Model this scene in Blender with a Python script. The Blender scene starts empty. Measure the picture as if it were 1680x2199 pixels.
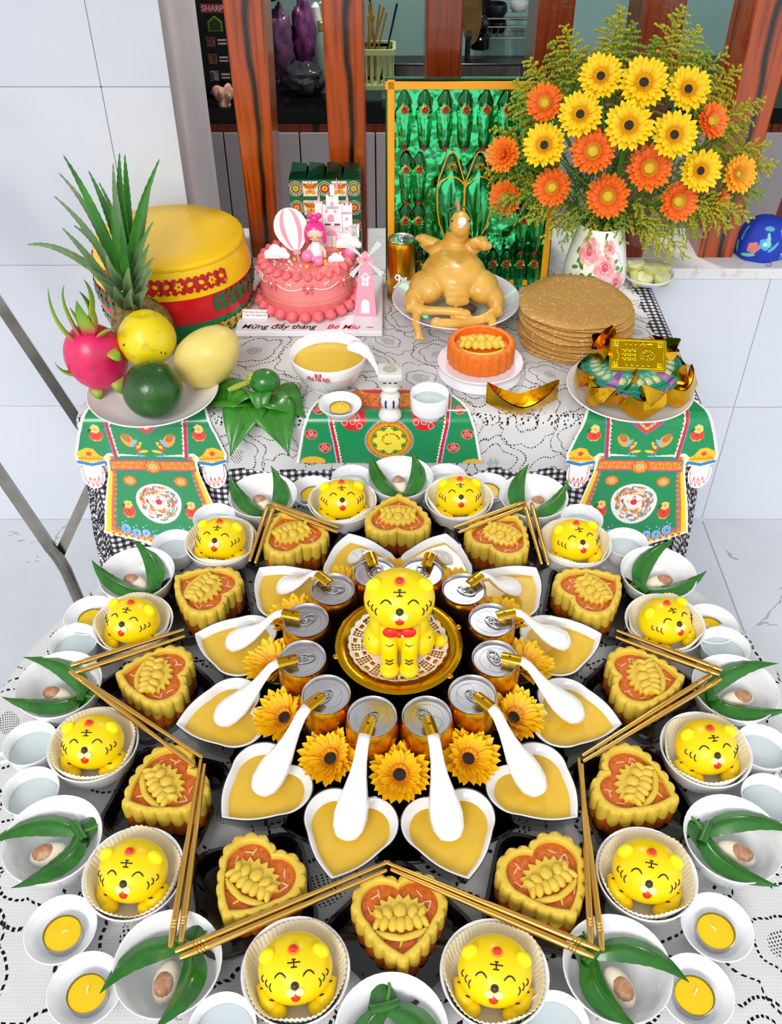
import bpy, math, random
import numpy as np
from mathutils import Vector, Matrix, Euler, noise
random.seed(7)
D = bpy.data; SC = bpy.context.scene; COL = SC.collection
PI = math.pi; TAU = 2 * PI
def R(a): return math.radians(a)

# ---------------------------------------------------------------- camera
CAMZ = 1.69; PITCH = R(41.0); F = 2030.0; CX, CY = 840.0, 1099.5
cam = D.objects.new('camera', D.cameras.new('camera')); COL.objects.link(cam)
cam.data.sensor_fit = 'HORIZONTAL'; cam.data.sensor_width = 36.0; cam.data.lens = 36.0 * F / 1680.0
cam.location = (0, 0, CAMZ); cam.rotation_euler = (PI / 2 - PITCH, 0, 0); cam.data.clip_start = 0.02
SC.camera = cam
# ---------------------------------------------------------------- world, daylight, exposure
W = D.worlds.new('world'); SC.world = W; W.use_nodes = True
bg = W.node_tree.nodes['Background']; bg.inputs[0].default_value = (0.93, 0.965, 1.0, 1); bg.inputs[1].default_value = 0.92
sun = D.objects.new('daylight_sun', D.lights.new('daylight_sun', 'SUN')); COL.objects.link(sun)
sun.data.energy = 1.35; sun.data.angle = R(24); sun.data.color = (1.0, 0.97, 0.93)
sun.rotation_euler = (R(54), 0, R(-16))
SC.view_settings.view_transform = 'Standard'; SC.view_settings.look = 'None'
SC.view_settings.exposure = 0.42; SC.view_settings.gamma = 1.0; SC.view_settings.use_curve_mapping = False

# ---------------------------------------------------------------- where a photographed point lies
def ray(px, py):
    dx = (px - CX) / F; dy = -(py - CY) / F
    s, c = math.sin(PITCH), math.cos(PITCH)
    return Vector((dx, c + dy * s, -s + dy * c))
def at(px, py, z):
    d = ray(px, py); t = (z - CAMZ) / d.z
    return Vector((d.x * t, d.y * t, z))
def atY(px, py, Y):
    d = ray(px, py); t = Y / d.y
    return Vector((d.x * t, Y, CAMZ + d.z * t))
def pxm(p):      # pixels per metre at a world point
    return F / (p[1] * math.cos(PITCH) + (CAMZ - p[2]) * math.sin(PITCH))

# ---------------------------------------------------------------- colours, node maths, materials
def lin(c):
    if isinstance(c, str):
        c = tuple(int(c[i:i + 2], 16) / 255 for i in (0, 2, 4))
    return tuple(x / 12.92 if x <= 0.04045 else ((x + 0.055) / 1.055) ** 2.4 for x in c[:3])
class S:
    def __init__(s, t, k): s.t = t; s.k = k
    def m(s, op, *a):
        n = s.t.nodes.new('ShaderNodeMath'); n.operation = op
        for i, x in enumerate((s,) + a):
            if isinstance(x, S): s.t.links.new(x.k, n.inputs[i])
            else: n.inputs[i].default_value = x
        return S(s.t, n.outputs[0])
    def c(s, v):
        n = s.t.nodes.new('ShaderNodeValue'); n.outputs[0].default_value = v; return S(s.t, n.outputs[0])
    def __add__(s, o): return s.m('ADD', o)
    __radd__ = __add__
    def __sub__(s, o): return s.m('SUBTRACT', o)
    def __rsub__(s, o): return s.c(o).m('SUBTRACT', s)
    def __mul__(s, o): return s.m('MULTIPLY', o)
    __rmul__ = __mul__
    def __truediv__(s, o): return s.m('DIVIDE', o)
    def __lt__(s, o): return s.m('LESS_THAN', o)
    def __gt__(s, o): return s.m('GREATER_THAN', o)
    def frac(s): return s.m('FRACT')
    def abs(s): return s.m('ABSOLUTE')
    def max(s, o): return s.m('MAXIMUM', o)
    def min(s, o): return s.m('MINIMUM', o)
    def sin(s): return s.m('SINE')
    def cos(s): return s.m('COSINE')
    def sqrt(s): return s.m('SQRT')
    def atan2(s, o): return s.m('ARCTAN2', o)
    def pow(s, o): return s.m('POWER', o)
def sock(nt, x): return S(nt, x)
MATS = {}
def new_mat(name):
    m = D.materials.new(name); m.use_nodes = True
    nt = m.node_tree; b = nt.nodes['Principled BSDF']
    return m, nt, b
def coords(nt, kind='Object', scale=(1, 1, 1)):
    tc = nt.nodes.new('ShaderNodeTexCoord'); mp = nt.nodes.new('ShaderNodeMapping')
    mp.inputs['Scale'].default_value = scale
    nt.links.new(tc.outputs[kind], mp.inputs[0]); return mp.outputs[0]
def noise_tex(nt, vec, scale, detail=3, rough=0.5, dist=0.0):
    n = nt.nodes.new('ShaderNodeTexNoise'); n.inputs['Scale'].default_value = scale
    n.inputs['Detail'].default_value = detail; n.inputs['Roughness'].default_value = rough
    n.inputs['Distortion'].default_value = dist
    nt.links.new(vec, n.inputs['Vector']); return n.outputs['Fac']
def ramp(nt, fac, stops):
    r = nt.nodes.new('ShaderNodeValToRGB'); e = r.color_ramp.elements
    while len(e) < len(stops): e.new(0.5)
    for i, (p, c) in enumerate(stops):
        e[i].position = p; e[i].color = lin(c) + (1,)
    nt.links.new(fac, r.inputs[0]); return r.outputs[0]
def mixc(nt, fac, a, b):
    n = nt.nodes.new('ShaderNodeMix'); n.data_type = 'RGBA'
    for i, x in ((0, fac), (6, a), (7, b)):
        if isinstance(x, S): x = x.k
        if isinstance(x, (str, tuple)): n.inputs[i].default_value = lin(x) + (1,)
        elif isinstance(x, (int, float)): n.inputs[i].default_value = x
        else: nt.links.new(x, n.inputs[i])
    return n.outputs[2]
def bump(nt, b, h, strength=0.3, dist=0.002):
    n = nt.nodes.new('ShaderNodeBump'); n.inputs['Strength'].default_value = strength; n.inputs['Distance'].default_value = dist
    nt.links.new(h.k if isinstance(h, S) else h, n.inputs['Height']); nt.links.new(n.outputs[0], b.inputs['Normal'])
def mat(name, col, rough=0.5, metal=0.0, coat=0.0, sss=0.0, trans=0.0, vary=None, bmp=None, spec=0.5, kind='Object', aniso=None):
    """vary=(scale, second colour, lo, hi[, axis scale]); bmp=(scale, strength, distance)"""
    if name in MATS: return MATS[name]
    m, nt, b = new_mat(name)
    b.inputs['Base Color'].default_value = lin(col) + (1,); b.inputs['Roughness'].default_value = rough
    b.inputs['Metallic'].default_value = metal; b.inputs['Coat Weight'].default_value = coat
    b.inputs['Coat Roughness'].default_value = 0.06; b.inputs['Specular IOR Level'].default_value = spec
    if sss:
        b.inputs['Subsurface Weight'].default_value = sss; b.inputs['Subsurface Radius'].default_value = (0.006, 0.004, 0.002)
        b.inputs['Subsurface Scale'].default_value = 0.5
    if trans: b.inputs['Transmission Weight'].default_value = trans; b.inputs['IOR'].default_value = 1.33
    if vary:
        v = coords(nt, kind, vary[4] if len(vary) > 4 else (1, 1, 1))
        f = noise_tex(nt, v, vary[0], 4, 0.6)
        nt.links.new(ramp(nt, f, [(vary[2], col), (vary[3], vary[1])]), b.inputs['Base Color'])
    if bmp:
        v = coords(nt, kind); bump(nt, b, noise_tex(nt, v, bmp[0], 3, 0.6), bmp[1], bmp[2])
    MATS[name] = m; return m
def print_mat(name, rough=0.4, coat=0.0, metal=0.0, bmp=None):
    if name in MATS: return MATS[name]
    m, nt, b = new_mat(name); a = nt.nodes.new('ShaderNodeAttribute'); a.attribute_name = 'Col'
    nt.links.new(a.outputs[0], b.inputs['Base Color']); b.inputs['Roughness'].default_value = rough
    b.inputs['Coat Weight'].default_value = coat; b.inputs['Metallic'].default_value = metal
    if bmp: bump(nt, b, noise_tex(nt, coords(nt), bmp[0], 3), bmp[1], bmp[2])
    MATS[name] = m; return m

# ---------------------------------------------------------------- mesh building
class MB:
    def __init__(s): s.V = []; s.F = []; s.MI = []; s.C = []
    def add(s, vs, fs, mi=0, M=None, col=None):
        o = len(s.V)
        for v in vs:
            v = Vector(v); s.V.append(tuple(M @ v) if M else tuple(v))
        s.C += [col or (1, 1, 1)] * len(vs)
        for f in fs: s.F.append(tuple(o + i for i in f)); s.MI.append(mi)
        return s
    def box(s, c, d, mi=0, M=None):
        x, y, z = (k / 2 for k in d)
        vs = [(c[0] + i * x, c[1] + j * y, c[2] + k * z) for i in (-1, 1) for j in (-1, 1) for k in (-1, 1)]
        return s.add(vs, [(0, 1, 3, 2), (4, 6, 7, 5), (0, 4, 5, 1), (2, 3, 7, 6), (0, 2, 6, 4), (1, 5, 7, 3)], mi, M)
    def bbox(s, c, d, b, mi=0, M=None, n=3):   # box with rounded vertical edges and chamfered rims
        o = rrect(d[0], d[1], b, n); z0, z1 = c[2] - d[2] / 2, c[2] + d[2] / 2; e = min(b, d[2] / 2) * 0.5
        i = rrect(d[0] - 2 * e, d[1] - 2 * e, max(b - e, b * .3), n)
        P = lambda q, z: [(c[0] + x, c[1] + y, z) for x, y in q]
        return s.loft([P(i, z0), P(o, z0 + e), P(o, z1 - e), P(i, z1)], True, True, mi, M)
    def loft(s, rings, cap0=True, cap1=True, mi=0, M=None, closed=True):
        n = len(rings[0]); vs = [p for r in rings for p in r]; fs = []
        for k in range(len(rings) - 1):
            for i in range(n if closed else n - 1):
                j = (i + 1) % n; fs.append((k * n + i, k * n + j, (k + 1) * n + j, (k + 1) * n + i))
        if cap0: fs.append(tuple(reversed(range(n))))
        if cap1: fs.append(tuple((len(rings) - 1) * n + i for i in range(n)))
        return s.add(vs, fs, mi, M)
    def lathe(s, prof, n=32, mi=0, M=None, c=(0, 0, 0), wob=None):
        rings = []
        for r, z in prof:
            rings.append([(c[0] + (r + (wob(a / n * TAU, r, z) if wob else 0)) * math.cos(a / n * TAU),
                           c[1] + (r + (wob(a / n * TAU, r, z) if wob else 0)) * math.sin(a / n * TAU), c[2] + z) for a in range(n)])
        return s.loft(rings, prof[0][0] > 1e-6, prof[-1][0] > 1e-6, mi, M)
    def tube(s, path, rad, n=8, mi=0, M=None, flat=1.0, cap=True):
        path = [Vector(p) for p in path]; rings = []
        up = Vector((0, 0, 1)); prev = None
        for i, p in enumerate(path):
            t = (path[min(i + 1, len(path) - 1)] - path[max(i - 1, 0)]).normalized()
            if prev is None:
                a = t.cross(up)
                if a.length < 1e-3: a = t.cross(Vector((1, 0, 0)))
                a.normalize()
            else:
                a = (prev - t * prev.dot(t)).normalized()
            prev = a; b = t.cross(a); r = rad[i] if isinstance(rad, (list, tuple)) else rad
            rings.append([tuple(p + (a * math.cos(k / n * TAU) + b * math.sin(k / n * TAU) * flat) * r) for k in range(n)])
        return s.loft(rings, cap, cap, mi, M)
    def ball(s, c, r, nu=12, nv=8, mi=0, M=None):
        if not isinstance(r, (tuple, list)): r = (r, r, r)
        rings = []
        for j in range(1, nv):
            th = PI * j / nv
            rings.append([(c[0] + r[0] * math.sin(th) * math.cos(i / nu * TAU), c[1] + r[1] * math.sin(th) * math.sin(i / nu * TAU), c[2] - r[2] * math.cos(th)) for i in range(nu)])
        vs = [p for q in rings for p in q] + [(c[0], c[1], c[2] - r[2]), (c[0], c[1], c[2] + r[2])]; fs = []; L = len(rings)
        for k in range(L - 1):
            for i in range(nu):
                j = (i + 1) % nu; fs.append((k * nu + i, k * nu + j, (k + 1) * nu + j, (k + 1) * nu + i))
        for i in range(nu):
            j = (i + 1) % nu; fs.append((L * nu, j, i)); fs.append((L * nu + 1, (L - 1) * nu + i, (L - 1) * nu + j))
        return s.add(vs, fs, mi, M)
    def prism(s, o, z0, z1, mi=0, M=None):
        return s.loft([[(x, y, z0) for x, y in o], [(x, y, z1) for x, y in o]], True, True, mi, M)
    def grid(s, fn, nu, nv, mi=0, M=None, cu=False):
        vs = [fn(i / (nu if cu else nu - 1), j / (nv - 1)) for j in range(nv) for i in range(nu)]; fs = []
        for j in range(nv - 1):
            for i in range(nu if cu else nu - 1):
                k = (i + 1) % nu; fs.append((j * nu + i, j * nu + k, (j + 1) * nu + k, (j + 1) * nu + i))
        return s.add(vs, fs, mi, M)
    def mesh(s, name, mats, smooth=35):
        me = D.meshes.new(name); me.from_pydata(s.V, [], s.F)
        for m in (mats if isinstance(mats, (list, tuple)) else [mats]): me.materials.append(m)
        if max(s.MI or [0]) > 0: me.polygons.foreach_set('material_index', s.MI)
        if any(c != (1, 1, 1) for c in s.C):
            a = me.color_attributes.new('Col', 'FLOAT_COLOR', 'POINT')
            a.data.foreach_set('color', np.c_[np.array(s.C, float), np.ones(len(s.C))].ravel())
        if smooth:
            me.polygons.foreach_set('use_smooth', [True] * len(me.polygons)); me.update()
            if smooth < 180: me.set_sharp_from_angle(angle=R(smooth))
        me.update(); return me
    def build(s, name, mats, parent=None, smooth=35, loc=None, rz=0):
        return link(name, s.mesh(name, mats, smooth), parent, loc, rz)
def link(name, me, parent=None, loc=None, rz=0):
    o = D.objects.new(name, me); COL.objects.link(o); o.parent = parent
    if loc is not None: o.location = loc
    if rz: o.rotation_euler = (0, 0, rz)
    return o
def rrect(w, h, r, n=4):
    o = []
    for cx, cy, a0 in ((w / 2 - r, h / 2 - r, 0), (-w / 2 + r, h / 2 - r, 90), (-w / 2 + r, -h / 2 + r, 180), (w / 2 - r, -h / 2 + r, 270)):
        for k in range(n + 1):
            a = R(a0 + 90 * k / n); o.append((cx + r * math.cos(a), cy + r * math.sin(a)))
    return o
def tag(o, label, cat, group=None, kind=None):
    o['label'] = label; o['category'] = cat
    if group: o['group'] = group
    if kind: o['kind'] = kind
    return o
def struct(o, label=None, cat=None):
    o['kind'] = 'structure'
    if label: o['label'] = label
    if cat: o['category'] = cat
    return o
def thing(name, label, cat, loc=(0, 0, 0), rz=0.0, group=None, rot=None):
    o = D.objects.new(name, None); COL.objects.link(o); o.empty_display_size = 0.02
    o.location = loc; o.rotation_euler = rot if rot else (0, 0, rz)
    return tag(o, label, cat, group)
KIDS = {}
def copy_tree(o, parent=None):
    c = o.copy(); COL.objects.link(c); c.parent = parent
    for ch in o.children: copy_tree(ch, c)
    return c
def dup(root, loc, rz=0.0, label=None, group=None, rot=None, scale=None):
    c = copy_tree(root); c.location = loc; c.rotation_euler = rot if rot else (0, 0, rz)
    if scale: c.scale = (scale, scale, scale) if not isinstance(scale, tuple) else scale
    if label: c['label'] = label
    if group: c['group'] = group
    return c
class Proto:          # the first placing uses the thing itself, later ones copies
    def __init__(s, o): s.o = o; s.used = False
    def put(s, loc, rz=0.0, label=None, rot=None, scale=None):
        if not s.used:
            s.used = True; o = s.o; o.location = loc; o.rotation_euler = rot if rot else (0, 0, rz)
            if scale: o.scale = (scale, scale, scale) if not isinstance(scale, tuple) else scale
            if label: o['label'] = label
            return o
        return dup(s.o, loc, rz, label, None, rot, scale or 1.0)

# ---------------------------------------------------------------- flat print: a small painter whose colours sit on the points of a fine mesh
class Canvas:
    def __init__(s, x0, x1, y0, y1, step, col=None):
        s.nx = max(2, int(round((x1 - x0) / step)) + 1); s.ny = max(2, int(round((y1 - y0) / step)) + 1)
        s.x, s.y = np.meshgrid(np.linspace(x0, x1, s.nx), np.linspace(y0, y1, s.ny))
        s.c = np.zeros((s.ny, s.nx, 3)); s.a = np.zeros((s.ny, s.nx), bool); s.st = step
        if col: s.c[:] = lin(col); s.a[:] = True
    def put(s, m, col, alpha=True):
        if col is None: s.a &= ~m; return
        s.c[m] = lin(col)
        if alpha: s.a |= m
    def poly(s, pts, col, alpha=True):
        m = np.zeros(s.x.shape, bool); n = len(pts)
        for i in range(n):
            (xa, ya), (xb, yb) = pts[i], pts[(i + 1) % n]
            if ya == yb: continue
            k = (s.y > min(ya, yb)) & (s.y <= max(ya, yb)) & (s.x < xa + (s.y - ya) * (xb - xa) / (yb - ya))
            m ^= k
        s.put(m, col, alpha); return m
    def disc(s, x, y, r, col, r2=None, rot=0.0, alpha=True):
        dx, dy = s.x - x, s.y - y; c, q = math.cos(rot), math.sin(rot)
        u = (dx * c + dy * q) / r; v = (-dx * q + dy * c) / (r2 or r)
        s.put(u * u + v * v < 1, col, alpha)
    def ring(s, x, y, r, w, col):
        d = np.hypot(s.x - x, s.y - y); s.put(np.abs(d - r) < w / 2, col)
    def line(s, pts, w, col):
        w = max(w, s.st * 1.05); m = np.zeros(s.x.shape, bool)
        for (xa, ya), (xb, yb) in zip(pts[:-1], pts[1:]):
            dx, dy = xb - xa, yb - ya; L = dx * dx + dy * dy + 1e-12
            t = np.clip(((s.x - xa) * dx + (s.y - ya) * dy) / L, 0, 1)
            m |= np.hypot(s.x - xa - t * dx, s.y - ya - t * dy) < w / 2
        s.put(m, col)
    def flower(s, x, y, r, col, mid=None, n=5, rot=0.0, pr=0.5):
        for k in range(n):
            a = rot + TAU * k / n; s.disc(x + math.cos(a) * r * 0.55, y + math.sin(a) * r * 0.55, r * pr, col)
        if mid: s.disc(x, y, r * 0.32, mid)
    def mesh(s, name, fn, material, parent=None, smooth=180):
        P = fn(s.x.ravel(), s.y.ravel()); a = s.a
        q = a[:-1, :-1] & a[1:, :-1] & a[:-1, 1:] & a[1:, 1:]
        j, i = np.nonzero(q); n = s.nx
        quads = np.stack([j * n + i, j * n + i + 1, (j + 1) * n + i + 1, (j + 1) * n + i], 1)
        used = np.unique(quads); mp = np.full(s.nx * s.ny, -1); mp[used] = np.arange(len(used))
        me = D.meshes.new(name); nf = len(quads)
        me.vertices.add(len(used)); me.vertices.foreach_set('co', P[used].astype(np.float32).ravel())
        me.loops.add(nf * 4); me.loops.foreach_set('vertex_index', mp[quads].astype(np.int32).ravel())
        me.polygons.add(nf); me.polygons.foreach_set('loop_start', np.arange(nf, dtype=np.int32) * 4)
        me.polygons.foreach_set('loop_total', np.full(nf, 4, np.int32))
        me.update(calc_edges=True); me.validate()
        at_ = me.color_attributes.new('Col', 'FLOAT_COLOR', 'POINT')
        at_.data.foreach_set('color', np.c_[s.c.reshape(-1, 3)[used], np.ones(len(used))].ravel())
        me.polygons.foreach_set('use_smooth', [True] * nf); me.materials.append(material)
        return link(name, me, parent)
def text(name, body, size, material, parent=None, loc=(0, 0, 0), rot=(0, 0, 0), depth=0.0003, shear=0.0, bold=0.0, align='CENTER', sx=1.0):
    cu = D.curves.new(name, 'FONT'); cu.body = body; cu.size = size; cu.extrude = depth; cu.shear = shear
    cu.offset = bold; cu.align_x = align; cu.align_y = 'CENTER'; cu.resolution_u = 3
    t = D.objects.new('tmp', cu); COL.objects.link(t)
    me = D.meshes.new_from_object(t.evaluated_get(bpy.context.evaluated_depsgraph_get())); me.name = name
    D.objects.remove(t); D.curves.remove(cu)
    me.materials.clear(); me.materials.append(material)
    o = link(name, me, parent, loc); o.rotation_euler = rot; o.scale = (sx, 1, 1); return o
def evaluated(o, name, parent=None):   # freeze an object's modifiers into one mesh
    me = D.meshes.new_from_object(o.evaluated_get(bpy.context.evaluated_depsgraph_get())); me.name = name
    D.objects.remove(o); me.polygons.foreach_set('use_smooth', [True] * len(me.polygons))
    return link(name, me, parent)
def fuse(mb, voxel, material, name, parent=None, rounds=6):
    o = link('tmp', mb.mesh('tmp', material, 180))
    r = o.modifiers.new('r', 'REMESH'); r.mode = 'VOXEL'; r.voxel_size = voxel; r.use_smooth_shade = True
    k = o.modifiers.new('s', 'SMOOTH'); k.iterations = rounds; k.factor = 0.5
    return evaluated(o, name, parent)
HOURS = ['twelve', 'one', 'two', 'three', 'four', 'five', 'six', 'seven', 'eight', 'nine', 'ten', 'eleven']
def hour(phi): return HOURS[int(round((90 - phi) / 30)) % 12]
def between(phi): return hour(phi + 15) + ' and ' + hour(phi - 15)

# ================================================================ shared materials
AZ, TZ, LZ = 0.742, 0.758, 0.735            # altar top, round table top, window ledge
CEN = Vector((0.009, 0.718, TZ))
white_china = mat('white_china', 'f4f4f6', 0.12, coat=0.3)
black_plastic = mat('black_plastic', '0a0a0b', 0.16, coat=0.4)
steel = mat('steel', 'b9b7b2', 0.28, 1.0, vary=(9, '8f8b84', 0.4, 0.7))
dark_metal = mat('dark_metal', '2b2a2a', 0.4, 0.6)
gold_metal = mat('gold_metal', 'd9a520', 0.17, 1.0)
gold_dark = mat('gold_dark', 'dfb25c', 0.24, 1.0)
soup_mat = mat('sweet_soup', 'e6bb3c', 0.22, sss=0.1, vary=(60, 'e2b534', 0.4, 0.7))
leaf_mat = mat('betel_leaf', '2a7a1a', 0.25, coat=0.25, vary=(30, '195214', 0.35, 0.7))
leaf_light = mat('leaf_light', '5c9a2a', 0.35, vary=(30, '3d7a1f', 0.35, 0.7))
black_ink = mat('black_ink', '15100c', 0.5)
red_ink = mat('red_ink', 'd3122a', 0.4)
white_paint = mat('white_paint', 'f4f3f1', 0.4)
wax_yellow = mat('wax_yellow', 'f2c708', 0.3, sss=0.2)

def wood_mat(name, a, b, c, sc=1.0, streak=None):
    m, nt, bs = new_mat(name)
    v = coords(nt, 'Object', (1, 1, 0.05))
    n1 = noise_tex(nt, v, 26 * sc, 4, 0.65, 0.9); n2 = noise_tex(nt, coords(nt, 'Object', (1, 1, 0.02)), 130, 2, 0.5)
    k = sock(nt, n1) * 0.8 + sock(nt, n2) * 0.2
    colr = ramp(nt, k.k, [(0.36, a), (0.46, b), (0.55, b), (0.62, c)])
    if streak:
        sp = nt.nodes.new('ShaderNodeSeparateXYZ'); nt.links.new(coords(nt), sp.inputs[0]); wv = sock(nt, noise_tex(nt, coords(nt, 'Object', (0, 0, 1)), 3.2, 2))
        dd = (S(nt, sp.outputs[0]) - (wv - 0.5) * 0.05 - streak).abs() + (sock(nt, n2) - 0.5) * 0.012
        msk = ramp(nt, (dd * 40).k, [(0.12, 'ffffff'), (0.42, '000000')]); colr = mixc(nt, S(nt, msk), colr, c)
    nt.links.new(colr, bs.inputs['Base Color'])
    bs.inputs['Roughness'].default_value = 0.22; bs.inputs['Coat Weight'].default_value = 0.35
    bump(nt, bs, sock(nt, n2), 0.12, 0.001); return m
wood_warm = wood_mat('varnished_wood', '7a2606', 'b04a12', '1a0b06', streak=.010)
wood_dark = wood_mat('dark_varnished_wood', '5a200c', '7d3112', '1b0b06', 1.3)

def marble_mat():
    m, nt, b = new_mat('marble_tile')
    v = coords(nt, 'Object')
    d = noise_tex(nt, v, 2.2, 5, 0.6, 0.8); w = nt.nodes.new('ShaderNodeTexNoise'); w.inputs['Scale'].default_value = 1.7
    w.inputs['Detail'].default_value = 6; w.inputs['Distortion'].default_value = 1.4; nt.links.new(v, w.inputs['Vector'])
    vein = (sock(nt, w.outputs['Fac']) - 0.5).abs()
    soft = ramp(nt, d, [(0.3, 'c6cad1'), (0.7, 'd6d9de')])
    c = mixc(nt, ((vein < 0.006) * (sock(nt, d) > 0.52)), soft, 'a9a6a4')
    nt.links.new(c, b.inputs['Base Color']); b.inputs['Roughness'].default_value = 0.14; return m
marble = marble_mat()
grout = mat('grout', 'dcdee4', 0.8)
wall_tile = mat('white_wall_tile', 'd3d7df', 0.16, vary=(1.5, 'cbd0da', 0.3, 0.7))
ledge_mat = mat('ledge_stone', 'dcdadb', 0.3, vary=(40, 'b5aaa0', 0.55, 0.8))
reveal_mat = mat('reveal_plaster', 'd6d1d5', 0.7, vary=(6, 'c6c0c5', 0.3, 0.7))

def attr_vec(nt):
    a = nt.nodes.new('ShaderNodeAttribute'); a.attribute_name = 'Col'; sp = nt.nodes.new('ShaderNodeSeparateXYZ')
    nt.links.new(a.outputs['Vector'], sp.inputs[0]); return S(nt, sp.outputs[0]), S(nt, sp.outputs[1])
def lace_mat(name, c, th, band=None):
    m, nt, b = new_mat(name); x0, y0 = attr_vec(nt)
    cmb = nt.nodes.new('ShaderNodeCombineXYZ'); nt.links.new(x0.k, cmb.inputs[0]); nt.links.new(y0.k, cmb.inputs[1])
    wob = sock(nt, noise_tex(nt, cmb.outputs[0], 14, 2)); wob2 = sock(nt, noise_tex(nt, cmb.outputs[0], 11, 2, 0.5, 0.3))
    lo = sock(nt, noise_tex(nt, cmb.outputs[0], 3.1, 1)); x = x0 * 0.94 + y0 * 0.34 + (wob - 0.5) * 0.03 + (lo - 0.5) * 0.16; y = y0 * 0.94 - x0 * 0.34 + (wob2 - 0.5) * 0.03 + (lo - 0.5) * 0.12
    def cell(sx, sy, rings, patch, nd):
        gx = ((x / c + sx).frac() - 0.5) * c; gy = ((y / c + sy).frac() - 0.5) * c
        rho = (gx * gx + gy * gy).sqrt(); phi = gy.atan2(gx); h = None
        for r0, amp, k, dash in rings:
            rr = (phi * k).cos().abs() * amp + r0
            q = ((rho - rr).abs() < th) * ((phi * (dash / TAU)).frac() < 0.6)
            h = q if h is None else h.max(q)
        g = (rho < patch) * ((gx / nd).frac() < 0.45) * ((gy / nd).frac() < 0.55)
        return h.max(g)
    h = cell(0, 0, [(c * .33, c * .07, 4, 70), (c * .17, c * .02, 3, 40)], c * .10, 0.0042)
    h = h.max(cell(.5, .5, [(c * .2, c * .05, 2.5, 46), (c * .3, c * .05, 3, 60)], c * .08, 0.0036))
    if band:
        in_b = (y0 < band[1]) * (y0 > band[0])
        v = nt.nodes.new('ShaderNodeTexVoronoi'); v.inputs['Scale'].default_value = 150; nt.links.new(cmb.outputs[0], v.inputs['Vector'])
        h = h.max(in_b * (S(nt, v.outputs['Distance']) < 0.36))
    mesh = ((x0 / 0.0034).frac() - 0.5).abs() * ((y0 / 0.0034).frac() - 0.5).abs()
    col = ramp(nt, (mesh * 4).k, [(0.0, 'd8d7d6'), (0.6, 'd0cfce'), (1.0, 'b6b5b4')])
    nt.links.new(col, b.inputs['Base Color']); b.inputs['Roughness'].default_value = 0.8
    b.inputs['Specular IOR Level'].default_value = 0.15
    bump(nt, b, mesh, 0.3, 0.0006)
    tr = nt.nodes.new('ShaderNodeBsdfTransparent'); mx = nt.nodes.new('ShaderNodeMixShader'); out = nt.nodes['Material Output']
    nt.links.new(h.k, mx.inputs[0]); nt.links.new(b.outputs[0], mx.inputs[1]); nt.links.new(tr.outputs[0], mx.inputs[2])
    nt.links.new(mx.outputs[0], out.inputs[0]); return m
lace_altar = lace_mat('lace_cloth', 0.15, 0.0013, (-0.022, -0.002))
lace_round = lace_mat('lace_round_cloth', 0.21, 0.0017)
def gingham_mat():
    m, nt, b = new_mat('gingham_cloth'); x, y = attr_vec(nt)
    a = ((x / 0.0125).frac() < 0.5); c = ((y / 0.0125).frac() < 0.5)
    col = ramp(nt, ((a + c) * 0.5).k, [(0.0, 'eceaee'), (0.45, '5d5a62'), (0.95, '0e0d10')])
    col.node.color_ramp.interpolation = 'CONSTANT'
    col.node.color_ramp.elements[1].position = 0.4; col.node.color_ramp.elements[2].position = 0.9
    nt.links.new(col, b.inputs['Base Color']); b.inputs['Roughness'].default_value = 0.85; return m
gingham = gingham_mat()

# ================================================================ floor and walls
WY = 1.915
TW, TH = 0.70, 0.372
fl = MB(); fl.box((0, -0.6, -0.03), (9, 5.03, 0.05)); FLO = struct(fl.build('floor', grout), 'pale grey veined marble tile floor', 'floor')
t_me = MB().bbox((0, 0, 0), (TW - .003, TW - .003, 0.01), 0.002, n=1).mesh('floor_tile', marble, 30)
for i in range(-4, 5):
    for j in range(-4, 1):
        o = link('floor_tile', t_me, FLO, (0.84 - TW * 1.5 + TW * i, WY - TW / 2 + TW * j, -0.005))
lw = MB(); lw.box((0, WY + 0.07, LZ / 2 - .01), (8, 0.12, LZ - 0.02)); LOW = struct(lw.build('wall_front', grout), 'low white tiled wall under the window ledge', 'wall')
PXL = atY(405, 450, WY).x
pl = MB(); pl.box(((-4 + PXL) / 2, WY + 0.19, 1.6), (4 + PXL - 0.004, 0.36, 3.2)); PIL = struct(pl.build('wall_left', reveal_mat), 'white tiled pillar wall left of the wooden posts', 'wall')
w_me = MB().bbox((0, 0, 0), (TW - .001, TH - .001, 0.01), 0.0016, n=1).mesh('wall_tile', wall_tile, 30)
def wtile(parent, xc, zc, w=None):
    me = w_me
    if w: me = MB().bbox((0, 0, 0), (w - .001, TH - .001, 0.01), 0.0016, n=1).mesh('wall_tile', wall_tile, 30)
    o = link('wall_tile', me, parent, (xc, WY + 0.005, zc)); o.rotation_euler = (PI / 2, 0, 0)
JX = 0.84
for j in range(2):
    wtile(LOW, (PXL + .14) / 2, (j + .5) * LZ / 2 - .002, .14 - PXL)
    for i in range(5): wtile(LOW, .14 + TW / 2 + TW * i, (j + .5) * LZ / 2 - .002)
xj = JX - 2 * TW
for j in range(0, 8):
    wtile(PIL, (PXL + xj) / 2, (j + .5) * TH - .004, PXL - xj)
    for i in range(3): wtile(PIL, xj - TW / 2 - TW * i, (j + .5) * TH - .004)
lg = MB(); lg.box(((PXL + 4) / 2, WY + 0.098, LZ - 0.0125), (4 - PXL, 0.205, 0.025)); struct(lg.build('trim_1', ledge_mat, smooth=0), 'pale stone window ledge the wooden posts stand on', 'ledge')
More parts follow.
